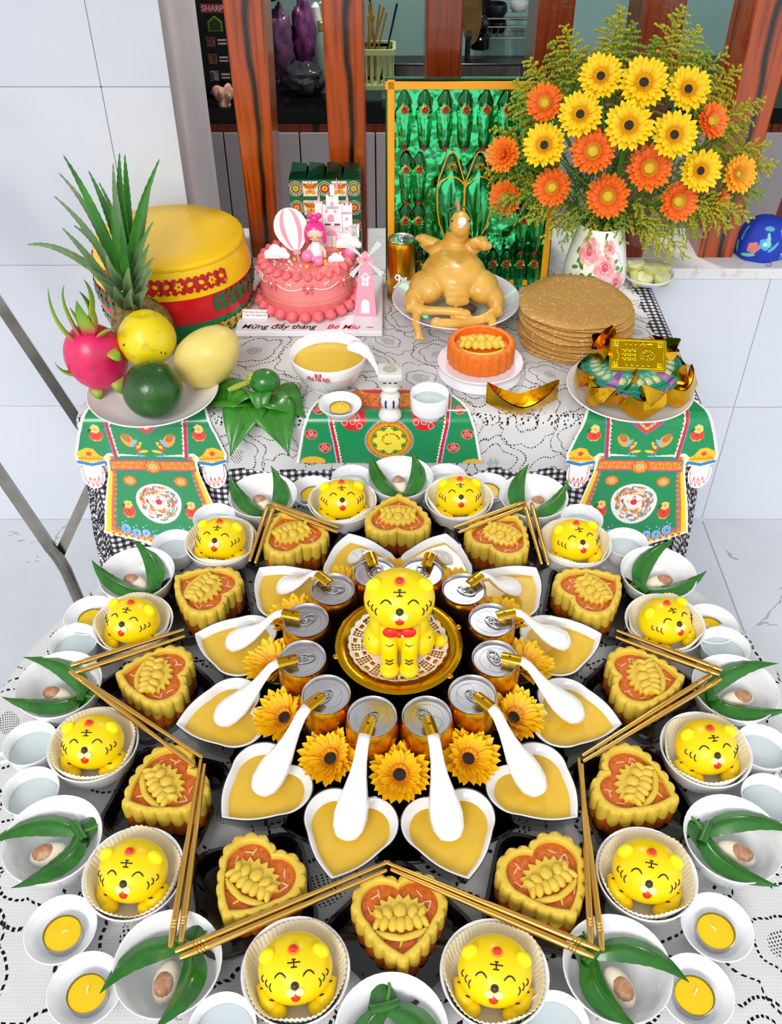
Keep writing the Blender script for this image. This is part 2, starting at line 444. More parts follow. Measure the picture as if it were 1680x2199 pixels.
# wooden posts standing on the ledge
def post(pxb, pxt_l, pxt_r, pxb_l, pxb_r, label, m, pyb=553, depth=.13, yaw=0):
    p0 = [at(pxb_l, pyb, LZ), at(pxb_r, pyb, LZ)]; Yf = p0[0].y
    p1 = [atY(pxt_l, 0, Yf), atY(pxt_r, 0, Yf)]
    k = (2.4 - LZ) / (p1[0].z - LZ)
    q = [p0[i].x + (p1[i].x - p0[i].x) * k for i in (0, 1)]
    # keep the widening modest far above the frame
    c = (p0[0].x + p0[1].x) / 2
    b = MB(); e = .004
    def ring(xl, xr, z): return [(xl + e - c, 0, z), (xr - e - c, 0, z), (xr - c, e, z), (xr - c, depth - e, z), (xr - e - c, depth, z), (xl + e - c, depth, z), (xl - c, depth - e, z), (xl - c, e, z)]
    b.loft([ring(p0[0].x, p0[1].x, 0), ring((p0[0].x + q[0]) / 2, (p0[1].x + q[1]) / 2, (2.4 - LZ) / 2), ring(q[0], q[1], 2.4 - LZ)])
    o = b.build('wooden_post', m, None, 30, (c, Yf, LZ)); tag(o, label, 'post', 'wooden window posts')
    return o
post(0, 477, 566, 541, 601, 'varnished wooden post nearest the tiled pillar, above the yellow drum', wood_warm)
post(0, 690, 780, 718, 790, 'varnished wooden post rising behind the pink cake castle', wood_warm)
post(0, 916, 997, 906, 975, 'reddish wooden post rising behind the green foil board', wood_dark)
post(0, 1155, 1238, 1106, 1176, 'reddish wooden post just left of the flower bouquet top', wood_dark)
post(0, 1385, 1478, 1303, 1380, 'wooden post directly behind the middle of the flower bouquet', wood_dark)
post(0, 1625, 1728, 1499, 1574, 'wooden post right of the bouquet, beside the blue cloth', wood_warm)
post(0, 1890, 1985, 1690, 1768, 'dark wooden post at the far right edge of the photo', wood_dark)

pc_ = MB(); pc_.box((0, 0.95, 2.75), (9, 2.0, 0.06)); struct(pc_.build('ceiling_unseen_porch', mat('unseen_porch_ceiling', 'e6e4e0', .8)), 'unseen white porch ceiling added to shade the upper wall and tables', 'ceiling')  # unseen ceiling, added and sized to shade the upper wall and vary reflections
# ================================================================ kitchen behind the posts
teal = mat('teal_wall', '8db3ad', 0.6, vary=(5, '7ea7a0', 0.35, 0.7))
kb = MB(); kb.box((0, 3.30, 1.3), (6, 0.06, 2.6)); struct(kb.build('wall_back', teal), 'teal painted kitchen wall behind the counter', 'wall')
kc = MB(); kc.box((0, 2.72, 2.45), (6, 1.2, 0.05)); struct(kc.build('ceiling', mat('kitchen_ceiling', 'c9c9c9', .8)), 'unseen kitchen ceiling added to keep the interior dark', 'ceiling')  # unseen, put in to hold daylight off the kitchen
for sx, nm in ((-1, 'wall_kitchen_left'), (1, 'wall_kitchen_right')):  # unseen side walls, put in with the ceiling to darken the kitchen
    kw = MB(); kw.box((sx * 2.6, 2.7, 1.3), (0.06, 1.16, 2.6)); struct(kw.build(nm, teal))
kf = MB(); kf.box((0, 2.7, -0.03), (6, 1.2, 0.05)); struct(kf.build('floor_kitchen', mat('kitchen_floor', '8a8580', .6)))
kfill = thing('added_fill_lamp', 'added round fill lamp, out of view, brightening the kitchen', 'lamp', (0.2, 2.62, 2.41))  # fill lamp and fixture added out of view to brighten the kitchen
MB().lathe([(.14, 0), (.15, -.01), (.12, -.035), (0, -.045)][::-1], 24).build('fill_lamp_shade', mat('fill_shade_white', 'f4f2ec', .5), kfill)
kl = D.objects.new('bulb', D.lights.new('bulb', 'AREA')); COL.objects.link(kl); kl.parent = kfill; kl.location = (0, 0, -.05); kl.data.shape = 'DISK'; kl.data.size = .24; kl.data.energy = 16; kl.data.color = (1, .97, .93)
CT = 0.80; CYF = 2.76
granite = mat('black_granite', '0b0b0c', 0.12, vary=(200, '1b1b1d', 0.5, 0.7))
k = MB(); k.box((0, CYF + .255, CT - .02), (5, .51, .04)); o = k.build('counter_top', granite, None, 0); tag(o, 'black glossy granite kitchen counter top behind the posts', 'counter')
cab = thing('kitchen_cabinet', 'grey panelled kitchen cabinet under the black counter top', 'cabinet', (0, CYF, 0))
k = MB(); k.box((0, .27, .37), (5, .5, .74)); k.build('body', mat('cabinet_gap', '17171a', .6), cab, 0)
k = MB(); k.box((0, .012, CT - .062), (5, .02, .038)); k.build('wooden_rail', wood_dark, cab, 0)
dm = MB().bbox((0, 0, 0), (.2145, .64, .018), .002, n=1).mesh('door', mat('cabinet_grey', 'c2bcbf', .35, vary=(4, 'b5aeb3', .3, .7)), 30)
x475 = atY(475, 248, CYF).x
for i in range(-4, 12):
    o = link('door', dm, cab, (x475 + .109 + .2185 * i, .008, .412)); o.rotation_euler = (PI / 2, 0, 0)

def K(px, py, Y): return atY(px, py, Y)
# countertop oven with lettering
oc = K(430, 130, 2.86)
ov = thing('countertop_oven', 'black countertop oven with red lettering behind the left post', 'oven', (oc.x - .03, 2.86, CT))
MB().bbox((0, .14, .135), (.34, .28, .27), .01).build('body', mat('oven_black', '0c0c0e', .3), ov)
MB().box((-.06, -.002, .15), (.19, .006, .14)).build('glass_door', mat('oven_glass', '24444a', .15, vary=(30, '16282d', .4, .7)), ov)
for k_ in range(4): MB().tube([(-.15, -.007, .12 + k_ * .03), (.03, -.007, .124 + k_ * .03)], .0012, 6).build('rack_bar', steel, ov)
pn = MB().box((.085, -.004, .172), (.07, .008, .238)).build('control_panel', mat('oven_panel', '0a0a0a', .25), ov)
bx = K(458, 12, 2.855) - ov.location
MB().box((.085, -.009, .279), (.07, .004, .022)).build('red_band', mat('red_band', 'a5202c', .4), pn)
MB().box((.085, -.009, .06), (.07, .004, .006)).build('red_line', mat('red_band', 'a5202c', .4), pn)
text('lettering', 'SHARP', .020, mat('grey_letter', 'c9b9bb', .5), pn, (.083, -.0115, .279), (PI / 2, 0, 0), bold=.0004)
pn.location.z = -.045
hs = MB().loft([[(.065, -.009, .222), (.105, -.009, .222), (.105, -.009, .246), (.085, -.009, .262), (.065, -.009, .246)], [(.065, -.011, .222), (.105, -.011, .222), (.105, -.011, .246), (.085, -.011, .262), (.065, -.011, .246)]]).build('house_emblem', mat('emblem_green', '6e9c1f', .5), pn, 0)
MB().loft([[(.069, -.0112, .225), (.101, -.0112, .225), (.101, -.0112, .244), (.085, -.0112, .257), (.069, -.0112, .244)], [(.069, -.0122, .225), (.101, -.0122, .225), (.101, -.0122, .244), (.085, -.0122, .257), (.069, -.0122, .244)]]).build('emblem_field', mat('emblem_dark', '1d3a14', .5), pn, 0)
for k_, cc in enumerate(('8a5a48', '9a5a34', 'a79aa8')):
    MB().box((.068, -.009, .195 - .045 * k_), (.024, .003, .026)).build('food_picture', mat('food_picture%d' % k_, cc, .5, vary=(90, '3a1c14', .4, .6)), pn)
    for q in range(2): MB().box((.099, -.009, .199 - .045 * k_ - q * .009), (.024, .002, .004)).build('caption_line', mat('grey_letter', 'c9b9bb', .5), pn)
# pink ornament flower
p = K(480, 186, 2.80); fw = thing('ornament_flower', 'small cream and pink ornament flower by the oven', 'flower', (p.x, 2.79, CT))
cream = mat('cream_petal', 'd9b596', .6, vary=(60, 'b9606a', .5, .7))
for k_ in range(7):
    a = k_ / 7 * TAU
    MB().ball((0, 0, 0), (.016, .007, .02), 8, 6, M=Matrix.Translation((.016 * math.cos(a), .008 * math.sin(a), .03 + .008 * math.sin(a * 2))) @ Matrix.Rotation(a, 4, 'Z') @ Matrix.Rotation(.7, 4, 'Y')).build('petal', cream, fw)
MB().lathe([(.018, 0), (.014, .012), (.006, .03)], 10).build('foot', cream, fw)
# black pots, gas pipe
blk = mat('pot_black', '08080a', .2)
p = K(612, 5, 3.0); pot = thing('black_pan', 'round black pot hanging behind the left post, by teal wall', 'pot', (p.x - .02, 3.02, CT))
MB().ball((0, 0, .335), (.055, .05, .05), 16, 10).build('pot_body', blk, pot); MB().ball((-.02, -.02, .26), (.045, .045, .042), 16, 10).build('pot_bowl', blk, pot)
MB().box((-.05, .03, .18), (.03, .03, .36)).build('stand', blk, pot)
q = [K(598, 45, 3.1), K(620, 55, 3.1), K(643, 75, 3.1), K(655, 100, 3.1)]
q.append(Vector((q[-1].x, 3.1, CT + .005)))
o = MB().tube(q, .006, 8).build('gas_hose', blk); tag(o, 'thin black hose curving down against the teal wall', 'hose')
# plastic bags
def bag(px, py, Y, r, m, label, seed):
    c = K(px, py, Y); b = MB(); h = (c.z - CT)
    def fn(u, v):
        th = PI * (v * .96 + .02); d = Vector((math.sin(th) * math.cos(u * TAU), math.sin(th) * math.sin(u * TAU), -math.cos(th)))
        n = noise.noise(d * 2.3 + Vector((seed, 0, 0))) * .35 + noise.noise(d * 6 + Vector((seed, 3, 0))) * .22
        q = d * (1 + n); return (q.x * r[0], q.y * r[1], max(0, (q.z + 1) * r[2]))
    b.grid(fn, 30, 20, cu=True); o = b.build('plastic_bag', m, None, 180, (c.x, Y, CT)); tag(o, label, 'bag')
bag(652, 168, 2.88, (.058, .035, .042), mat('grey_plastic', '3a3a40', .2), 'crumpled dark grey plastic bag lying on the black counter', 5)
bag(606, 135, 3.01, (.036, .032, .095), mat('purple_plastic', '7a4a72', .25, vary=(25, '4b3a55', .4, .6)), 'tall crumpled purple plastic bag beside the grey bag', 2)
bag(655, 118, 3.09, (.036, .03, .10), mat('magenta_plastic', '8a3f7a', .25, vary=(25, '55305a', .4, .6)), 'magenta plastic bag tied up behind the grey bag', 9)
# bottle with nozzle
p = K(697, 165, 2.9); bt = thing('sauce_bottle', 'grey green bottle with a long white nozzle by the second post', 'bottle', (p.x + .006, 2.92, CT))
MB().lathe([(.03, 0), (.033, .01), (.033, .12), (.024, .155), (.018, .165)], 20).build('body', mat('bottle_body', '8fa39a', .3), bt)
MB().lathe([(.02, .165), (.02, .185), (.006, .19)], 16).build('cap', mat('cap_green', 'b9c77a', .4), bt)
MB().lathe([(.013, .19), (.014, .225), (.004, .235)], 12, M=Matrix.Rotation(R(-6), 4, 'Y')).build('sleeve', white_paint, bt)
MB().lathe([(.014, .23), (.014, .233), (.008, .236), (.005, .30), (0, .302)], 12, M=Matrix.Rotation(R(-9), 4, 'Y') @ Matrix.Translation((.036, 0, 0))).build('nozzle', white_paint, bt)
# utensil basket with chopsticks
p = K(800, 175, 2.86); bgm = mat('basket_green', 'a9bb7e', .4)
bk = thing('utensil_basket', 'pale green slotted plastic basket for chopsticks by the second post', 'basket', (p.x - .0, 2.87, CT))
bw, bd, bh, bz = .12, .085, .10, .03
for z_, hh, gr in ((bz, .012, .006), (bz + bh - .008, .014, .007)):
    MB().loft([[(x, y, z_) for x, y in rrect(bw + gr * 2, bd + gr * 2, .015)], [(x, y, z_ + hh) for x, y in rrect(bw + gr * 2, bd + gr * 2, .015)], [(x, y, z_ + hh) for x, y in rrect(bw - .004, bd - .004, .012)], [(x, y, z_) for x, y in rrect(bw - .004, bd - .004, .012)], [(x, y, z_) for x, y in rrect(bw + gr * 2, bd + gr * 2, .015)]], False, False).build('basket_rim', bgm, bk)
for k_ in range(7):
    MB().box((-bw / 2 + .008 + k_ * (bw - .016) / 6, -bd / 2, bz + bh / 2), (.009, .004, bh)).build('slat', bgm, bk)
for sx in (-1, 1): MB().box((sx * bw / 2, 0, bz + bh / 2), (.004, bd, bh)).build('side_panel', bgm, bk)
MB().box((0, bd / 2, bz + bh / 2), (bw, .004, bh)).build('back_panel', bgm, bk); MB().box((0, 0, bz), (bw, bd, .004)).build('bottom', bgm, bk)
for sx in (-1, 1):
    for sy in (-1, 1): MB().box((sx * .035, sy * .025, bz / 2), (.016, .014, bz)).build('foot', bgm, bk)
for k_ in range(13):
    a = random.uniform(-.35, .05); b0 = Vector((random.uniform(-.03, .045), random.uniform(-.02, .03), bz + .004)); L = random.uniform(.18, .22)
    d_ = Vector((-math.sin(a) * (.9 if k_ % 3 else -.4), random.uniform(-.1, .1), 1)).normalized()
    dk = k_ in (3, 7); o = MB().tube([b0, b0 + d_ * (L + (.02 if dk else 0))], [.0022, .0035], 6).build('kitchen_chopstick', mat('stick_dark', '1c100c', .4) if dk else mat('stick_bamboo', 'a8813c', .5), None, 35, bk.location)
    tag(o, 'dark wooden chopstick standing in the green basket' if dk else 'bamboo chopstick standing in the green basket', 'chopstick', 'dark chopsticks in the basket' if dk else 'bamboo chopsticks in the basket')
# steel sink edge
p0, p1 = K(845, 190, 2.95), K(1118, 190, 2.95)
sk = thing('sink', 'low stainless steel sink edge on the black counter', 'sink', ((p0.x + p1.x) / 2, 2.99, CT))
MB().bbox((0, 0, .028), (p1.x - p0.x, .04, .056), .006).build('basin_wall', mat('sink_steel', '9b9a99', .35, 1.0, vary=(12, '6c6864', .4, .7)), sk)
MB().bbox((0, -.002, .058), (p1.x - p0.x + .01, .05, .006), .003).build('sink_rim', mat('sink_rim_dark', '151517', .3), sk)
MB().tube([(.03, .01, .06), (.03, .01, .12), (.03, -.01, .14), (.03, -.03, .13)], .008, 8).build('tap', dark_metal, sk)
# cutting board, ladle, wire rack
p = K(1011, 80, 3.12); cb = MB(); oo = [(.028 * math.sin(t) * (1 - .25 * math.cos(t)), .10 * math.cos(t)) for t in [k_ / 24 * TAU for k_ in range(24)]]
cb.loft([[(x, -.008, z + .12) for x, z in oo], [(x, .008, z + .12) for x, z in oo]])
o = cb.build('cutting_board', mat('board_brown', '6e5426', .6, vary=(20, '4a3818', .4, .7)), None, 30, (p.x, 3.1, CT + .058)); tag(o, 'oval brown wooden board leaning by the third post', 'cutting board')
p = K(1035, 60, 3.1); ld = thing('utensil_rack', 'tall black utensil holder with ladles against the teal wall', 'utensil holder', (p.x, 3.13, CT + .06))
MB().box((0, 0, .2), (.022, .02, .40)).build('pole', blk, ld); MB().ball((.0, -.02, .07), (.02, .015, .03), 10, 8).build('ladle', blk, ld); MB().tube([(.012, -.01, .12), (.03, -.02, .2)], .007, 8).build('handle', blk, ld); MB().lathe([(.03, 0), (.03, .03), (.012, .05)], 14).build('base', blk, ld)
rk = thing('wire_rack', 'small chrome wire shelf holding dark bowls on the teal wall', 'rack', (K(1085, 60, 3.16).x, 3.17, 0))
zt = K(1085, 42, 3.16).z; zb = K(1085, 84, 3.16).z
for z_ in (zt, (zt + zb) / 2 + .004, zb):
    MB().tube([(-.085, 0, z_), (.085, 0, z_)], .002, 6).build('rail', steel, rk)
    MB().tube([(-.085, .09, z_), (.085, .09, z_)], .002, 6).build('rail', steel, rk)
for k_ in range(9):
    x_ = -.08 + k_ * .02; MB().tube([(x_, 0, (zt + zb) / 2), (x_, 0, zb), (x_, .09, zb)], .0013, 5).build('wire', steel, rk)
for sx in (-1, 1): MB().tube([(sx * .085, 0, zt), (sx * .085, .098, zt), (sx * .085, .098, zb)], .002, 6).build('bracket', steel, rk)
for k_, (x_, z_, s_, cc, nm) in enumerate([(-.02, zb + .022, .032, '0a0a0c', 'black bowl upside down on the lower wire shelf'), (-.03, (zt + zb) / 2 + .04, .04, '15151c', 'black bowl standing on the upper wire shelf'), (.045, (zt + zb) / 2 + .05, .028, 'b9c2c4', 'white mug standing on the upper wire shelf')]):
    o = MB().lathe([(.2 * s_, -.5 * s_), (.75 * s_, -.45 * s_), (s_, .0), (.9 * s_, .5 * s_), (.84 * s_, .5 * s_), (.8 * s_, 0), (0, -.3 * s_)], 18).build('rack_dish', mat('dish%d' % k_, cc, .3), None, 40, (rk.location.x + x_, 3.215, z_)); tag(o, nm, 'bowl')

# ================================================================ chrome folding stand at the left
st = thing('folding_stand', 'chrome folding stand with crossed square legs left of the altar', 'stand', (atY(160, 1260, 1.45).x, 1.45, 0))
chrome = mat('dull_chrome', '8f8a82', .22, 1.0, vary=(7, '6a645c', .4, .7))
def bar(name, pts, r=.0125, sq=True):
    b = MB(); b.tube([Vector(p) - st.location for p in pts], r * (1.2 if sq else 1), 4 if sq else 10); b.build(name, chrome, st, 30)
A0, A1 = atY(-60, 565, 1.66), atY(205, 960, 1.60)
bar('upper_leg', [A0 + (A0 - A1) * .6, A0, A1])
B0, B1 = atY(-60, 930, 1.50), atY(110, 1178, 1.45)
bar('front_leg', [B0 + (B0 - B1) * .8, B0, B1])
b2, b3 = atY(142, 1225, 1.44), atY(158, 1262, 1.44)
bar('curved_foot', [B1, (B1 + b2) / 2 + Vector((.001, 0, .003)), b2, b3, b3 + Vector((.004, 0, -.05)), Vector((b3.x + .004, b3.y, 0.012))], .0125, False)
bar('cross_bar', [A0 + (A0 - A1) * .6, B0 + (B0 - B1) * .8], .011)
bar('cross_leg', [atY(215, 1000, 1.58), atY(128, 1190, 1.47)])

# ================================================================ altar table and its cloths
AX0, AX1, AY0, AY1 = -0.533, 0.540, 1.357, 1.903
tb = thing('altar_table', 'rectangular altar table hidden under the gingham and lace cloths', 'table', ((AX0 + AX1) / 2, (AY0 + AY1) / 2, 0))
MB().bbox((0, 0, AZ - .022), (AX1 - AX0 - .012, AY1 - AY0 - .012, .03), .01).build('table_top', mat('table_wood', '8a6a48', .5), tb)
for sx in (-1, 1):
    for sy in (-1, 1): MB().box((sx * .48, sy * .22, (AZ - .04) / 2), (.04, .04, AZ - .04)).build('leg', steel, tb)
def drape(p, q, lift, rb=.016, fold=.010, fn=9.0):
    cx = np.clip(p, AX0, AX1); cy = np.clip(q, AY0, AY1); dx, dy = p - cx, q - cy; L = np.hypot(dx, dy); Ls = np.maximum(L, 1e-9)
    ux, uy = dx / Ls, dy / Ls; a = np.minimum(L / rb, PI / 2); low = np.maximum(L - rb * PI / 2, 0)
    along = p * np.abs(uy) + q * np.abs(ux)
    wave = np.sin(along * TAU * fn) * fold * np.clip(low / .25, 0, 1)
    hor = (rb + lift) * np.sin(a) + wave + low * .06 + np.where(L > 0, 0, 0); z = AZ - .004 + lift - (rb + lift) * (1 - np.cos(a)) - low
    return np.stack([cx + ux * hor, cy + uy * hor, z], 1)
gc = Canvas(AX0 - .30, AX1 + .24, AY0 - .33, AY1, .008, 'ffffff'); gc.c[..., 0] = gc.x; gc.c[..., 1] = gc.y; gc.c[..., 2] = 0
r_ = np.hypot(np.maximum(np.maximum(AX0 - gc.x, gc.x - AX1), 0), np.maximum(AY0 - gc.y, 0)); gc.a &= r_ < .37
o = gc.mesh('gingham_cloth', lambda p, q: drape(p, q, 0.0), gingham); tag(o, 'black and white gingham cloth hanging over the altar table', 'tablecloth')
lc = Canvas(AX0 - .07, AX1 - .012, AY0 - .132, AY1 - .004, .004, 'ffffff'); lc.c[..., 0] = lc.x; lc.c[..., 1] = lc.y - AY0; lc.c[..., 2] = 0
hem = AY0 - .112 - .010 * np.abs(np.sin(lc.x * 34)); lc.a &= (lc.y > hem) & (lc.x < AX1 - .034 + .014 * np.abs(np.sin(lc.y * 40)) - .02 * (lc.y > AY0 + .25) * 0)
r_ = np.hypot(np.maximum(AX0 - lc.x, 0), np.maximum(AY0 - lc.y, 0)); lc.a &= (r_ < .13)
o = lc.mesh('lace_cloth', lambda p, q: drape(p, q, 0.003), lace_altar); tag(o, 'white lace cloth over the gingham on the altar', 'tablecloth')

# ================================================================ round table and its lace cloth
RT = Vector((0.006, 0.632, 0)); RR = 0.498
rt = thing('round_table', 'round folding dining table under the white lace cloth', 'table', RT)
MB().lathe([(RR - .012, TZ - .03), (RR, TZ - .024), (RR, TZ - .008), (RR - .006, TZ - .003), (0, TZ - .003)], 72).build('table_top', mat('table_top_dark', '26282b', .35), rt)
for k_ in range(4):
    a = k_ * PI / 2 + PI / 4; MB().tube([(.25 * math.cos(a), .25 * math.sin(a), TZ - .03), (.32 * math.cos(a), .32 * math.sin(a), 0.0)], .013, 8).build('leg', steel, rt)
def round_drape(x, y):
    r = np.hypot(x, y); rs = np.maximum(r, 1e-9); ph = np.arctan2(y, x); L = np.maximum(r - RR + .006, 0); rb = .016
    a = np.minimum(L / rb, PI / 2); low = np.maximum(L - rb * PI / 2, 0)
    hor = np.minimum(r, RR - .006) + rb * np.sin(a) + low * .12 + np.sin(ph * 15) * .02 * np.clip(low / .15, 0, 1)
    z = TZ - .0006 - rb * (1 - np.cos(a)) - low
    return np.stack([RT.x + x / rs * hor, RT.y + y / rs * hor, z], 1)
rc = Canvas(-RR - .2, RR + .2, -RR - .2, RR + .2, .007, 'ffffff'); rc.c[..., 0] = rc.x; rc.c[..., 1] = rc.y; rc.c[..., 2] = 0
rc.a &= np.hypot(rc.x, rc.y) < RR + .19
o = rc.mesh('round_lace_cloth', round_drape, lace_round); tag(o, 'white lace cloth spread over the round table in front', 'tablecloth')

# ================================================================ the round display on the front table
def pol(phi, r, z=0.0): return Vector((CEN.x + r * math.cos(R(phi)), CEN.y + r * math.sin(R(phi)), TZ + z))
def heart_pt(u):          # square on its corner with two round lobes, sides a little bulged; starts at the cleft
    s = -1 if u > .5 else 1; v = (1 - u if u > .5 else u) * 2
    if v < .62:
        a = R(135 - 180 * v / .62); return (s * (.5 + .7071 * math.cos(a)), .5 + .7071 * math.sin(a))
    w = (v - .62) / .38; k = .11 * math.sin(PI * w); return (s * (1 - w + k * .7), -w - k * .7)
def heart(W_, H_, n=64, soft=1.0):
    P = []
    for k in range(n * 8):
        t = TAU * k / (n * 8)
        P.append(heart_pt(k / (n * 8)))
    xs = [p[0] for p in P]; ys = [p[1] for p in P]
    sx = W_ / (max(xs) - min(xs)); sy = H_ / (max(ys) - min(ys)); cy = (max(ys) + min(ys)) / 2
    P = [Vector((x * sx, (y - cy) * sy)) for x, y in P]
    d = [0.0]
    for i in range(len(P)): d.append(d[-1] + (P[(i + 1) % len(P)] - P[i]).length)
    out = []; j = 0
    for k in range(n):
        s = d[-1] * k / n
        while d[j + 1] < s: j += 1
        f = (s - d[j]) / max(d[j + 1] - d[j], 1e-9); out.append(P[j].lerp(P[(j + 1) % len(P)], f))
    return out
def flute(o, n, amp):
    r = []; N = len(o)
    for i in range(N):
        t = o[(i + 1) % N] - o[i - 1]; nrm = Vector((-t.y, t.x)).normalized()
        if nrm.dot(o[i]) < 0 and o[i].length > .02: nrm = -nrm
        r.append(o[i] + nrm * amp * (abs(math.sin(PI * n * i / N)) ** .7))
    return r
def ring3(o, z, s=1.0, dz=None): return [(p.x * s, p.y * s, z + (dz(i) if dz else 0)) for i, p in enumerate(o)]

lq = thing('lacquer_tray', 'round black lacquer tray under the cans, gerberas and heart bowls', 'tray', CEN + Vector((0, 0, .0002)))
MB().lathe([(.208, 0), (.212, .0012), (.212, .0040), (.2095, .0040), (.2080, .0022), (0, .0022)], 72).build('tray_plate', black_plastic, lq, 40); MB().lathe([(.2085, .0038), (.2105, .0046), (.2122, .0038)], 72).build('tray_rim', black_plastic, lq, 40)
# ---- lotus mooncakes in black trays
crust = mat('yellow_crust', 'e2c246', .45, sss=.1, vary=(70, 'd8b438', .35, .7), bmp=(400, .12, .0006))
filling = mat('orange_filling', 'd9701c', .5, vary=(260, 'bb530e', .35, .65), bmp=(380, .6, .0016))
shred = mat('coconut_shred', 'ecb58a', .5)
tray_me = MB()
o_ = rrect(.104, .104, .012); 
P_ = lambda w, z, b=.021: [(x, y, z) for x, y in rrect(w, w, b)]
tray_me.loft([P_(.099, 0), P_(.102, .002), P_(.111, .021), P_(.1165, .022), P_(.1165, .0235), P_(.109, .0235), P_(.100, .004), P_(.060, .004), P_(.056, .0055), P_(.0, .0055, 0)], True, False)
tray = thing('cake_tray', 'x', 'tray', group='black plastic mooncake trays')
tray_me.build('tray_shell', black_plastic, tray)
for q in range(4):
    for k in range(3):
        M_ = Matrix.Rotation(q * PI / 2, 4, 'Z'); MB().tube([M_ @ Vector((-.026 + k * .026, .0500, .006)), M_ @ Vector((-.026 + k * .026, .0535, .02))], .0016, 6).build('rib', black_plastic, tray)
TRAY = Proto(tray)
cake = thing('mooncake', 'x', 'mooncake', group='heart shaped lotus mooncakes')
N = 19 * 8; hb = heart(.090, .086, N); ho = flute(hb, 19, .0036); hi = heart(.077, .074, N)
b = MB(); b.loft([ring3(flute(hb, 19, .0025), 0, .97), ring3(flute(hb, 19, .003), .003, 1.0), ring3(flute(hb, 19, .003), .032, .995)]); b.build('base', filling, cake, 50)
b = MB(); b.loft([ring3(ho, .026, 1.005, lambda i: -.005 * abs(math.sin(PI * 19 * i / N))), ring3(ho, .040, 1.01), ring3(ho, .0455, .985), ring3(hb, .047, .95), ring3(hi, .0465, 1.02), ring3(hi, .045, 1.0), ring3(hi, .036, .985)], False, False); b.build('crust', crust, cake, 60)
b = MB(); b.prism([(p.x * .985, p.y * .985) for p in hi[::2]], .026, .040); b.build('filling', filling, cake, 30)
lot = MB(); LS = 1.2
crown = [(-.0215, -.003)]
for k in range(9):
    a = PI - (k + .5) / 9 * PI; a0 = PI - k / 9 * PI
    crown += [(.020 * math.cos(a0), .002 + .0135 * math.sin(a0)), (.0245 * math.cos(a), .002 + .0185 * math.sin(a))]
crown += [(.020, .002), (.0215, -.003)]
lot.prism([(x * LS, y * LS) for x, y in crown], .040, .0438); lot = lot.build('lotus', crust, cake, 20)
def petal_e(x, y, a, w, l, h, z=.037, par=None):
    MB().ball((0, 0, 0), (w * LS, l * LS, h), 10, 6, M=Matrix.Translation((x * LS, y * LS, z + .006)) @ Matrix.Rotation(a, 4, 'Z')).build('petal', crust, par)
for k, (x, w) in enumerate([(-.0175, .0035), (-.0105, .0047), (0, .0058), (.0105, .0047), (.0175, .0035)]):
    petal_e(x, .0045 - abs(x) * .15, -x * 28, w, .0072, .005, .0385, lot)
for k, (x, w) in enumerate([(-.019, .003), (-.0135, .0042), (-.0063, .0044), (0, .005), (.0063, .0044), (.0135, .0042), (.019, .003)]):
    petal_e(x, -.0065 + abs(x) * .12, x * 30, w, .0068, .0046 + .0012 * (k % 2), .0388, lot)
b = MB(); b.grid(lambda u, v: (LS * (u - .5) * .042, LS * -.0135 + .006 * abs(u - .5) * 2 * (1 if v > .5 else .4) - .007 * (1 - v) * (1 - (2 * u - 1) ** 2) ** .5, .042 + .0022 * math.sin(v * PI)), 17, 6); b.build('leaf_scroll', crust, lot, 180)
MB().tube([(.0, -.023, .0415), (-.0025, -.029, .041)], [.0014, .0009], 6).build('stalk', crust, lot)
for x, y, a in [(-.024, .024, .5), (.021, .025, 2.2), (.028, .016, .1), (.030, .011, 1.2), (-.020, .027, 1.7), (.018, -.020, .9), (-.030, .010, 1.9), (-.016, -.018, .4)]:
    d_ = Vector((math.cos(a), math.sin(a), 0)) * .0045
    MB().tube([Vector((x, y, .0403)) - d_, Vector((x, y, .0408)), Vector((x, y, .0403)) + d_], .0009, 5, flat=.5).build('shred', shred, cake)
CAKE = Proto(cake)
for k in range(12):
    phi = -90 + 30 * k; p = pol(phi, .293); rz = R(phi + 90)
    TRAY.put(p - Vector((0, 0, -.0002)), rz + PI / 4, 'square black plastic tray under the %s o\'clock mooncake of the ring' % hour(phi))
    c = CAKE.put(p + Vector((0, 0, .0062)) + Vector((random.uniform(-.002, .002), random.uniform(-.002, .002), 0)), rz + R(random.uniform(-4, 4)),
                 'heart shaped yellow and orange lotus mooncake at %s o\'clock of the ring' % hour(phi), scale=(.965, .965, 1))

# ---- white heart bowls of sweet soup with spoons
bowl = thing('heart_bowl', 'x', 'bowl', group='heart bowls of sweet soup')
h0 = heart(.104, .104, 64, .8)
b = MB(); b.loft([ring3(h0, 0, .62), ring3(h0, .002, .66), ring3(h0, .022, .86), ring3(h0, .044, 1.005), ring3(h0, .0458, 1.022), ring3(h0, .0464, 1.016), ring3(h0, .0458, 1.0)], True, False); b.build('outer_shell', mat('black_glaze', '0b0b0c', .1, coat=.5), bowl, 60)
b = MB(); b.loft([ring3(h0, .0452, 1.0), ring3(h0, .0466, .985), ring3(h0, .0462, .955), ring3(h0, .034, .81), ring3(h0, .02, .7), ring3(h0, .008, .5)], False, True); b.build('white_lining', white_china, bowl, 60)
b = MB(); b.prism([(p.x * .845, p.y * .845) for p in h0], .0345, .0358); b.build('sweet_soup', soup_mat, bowl, 30)
BOWL = Proto(bowl)
spoon = thing('soup_spoon', 'x', 'spoon', group='white porcelain spoons on the can lids')
SP = [(.118, .1195, .0058, .0022), (.1215, .1198, .0064, .003), (.139, .1200, .0066, .0034), (.147, .1150, .0066, .0045), (.156, .1035, .0074, .006), (.165, .0920, .0096, .008), (.174, .0830, .0130, .011), (.184, .0765, .0165, .0145), (.194, .0700, .0180, .016), (.203, .0620, .0168, .015), (.210, .0530, .0125, .010), (.2135, .0460, .004, .004)]
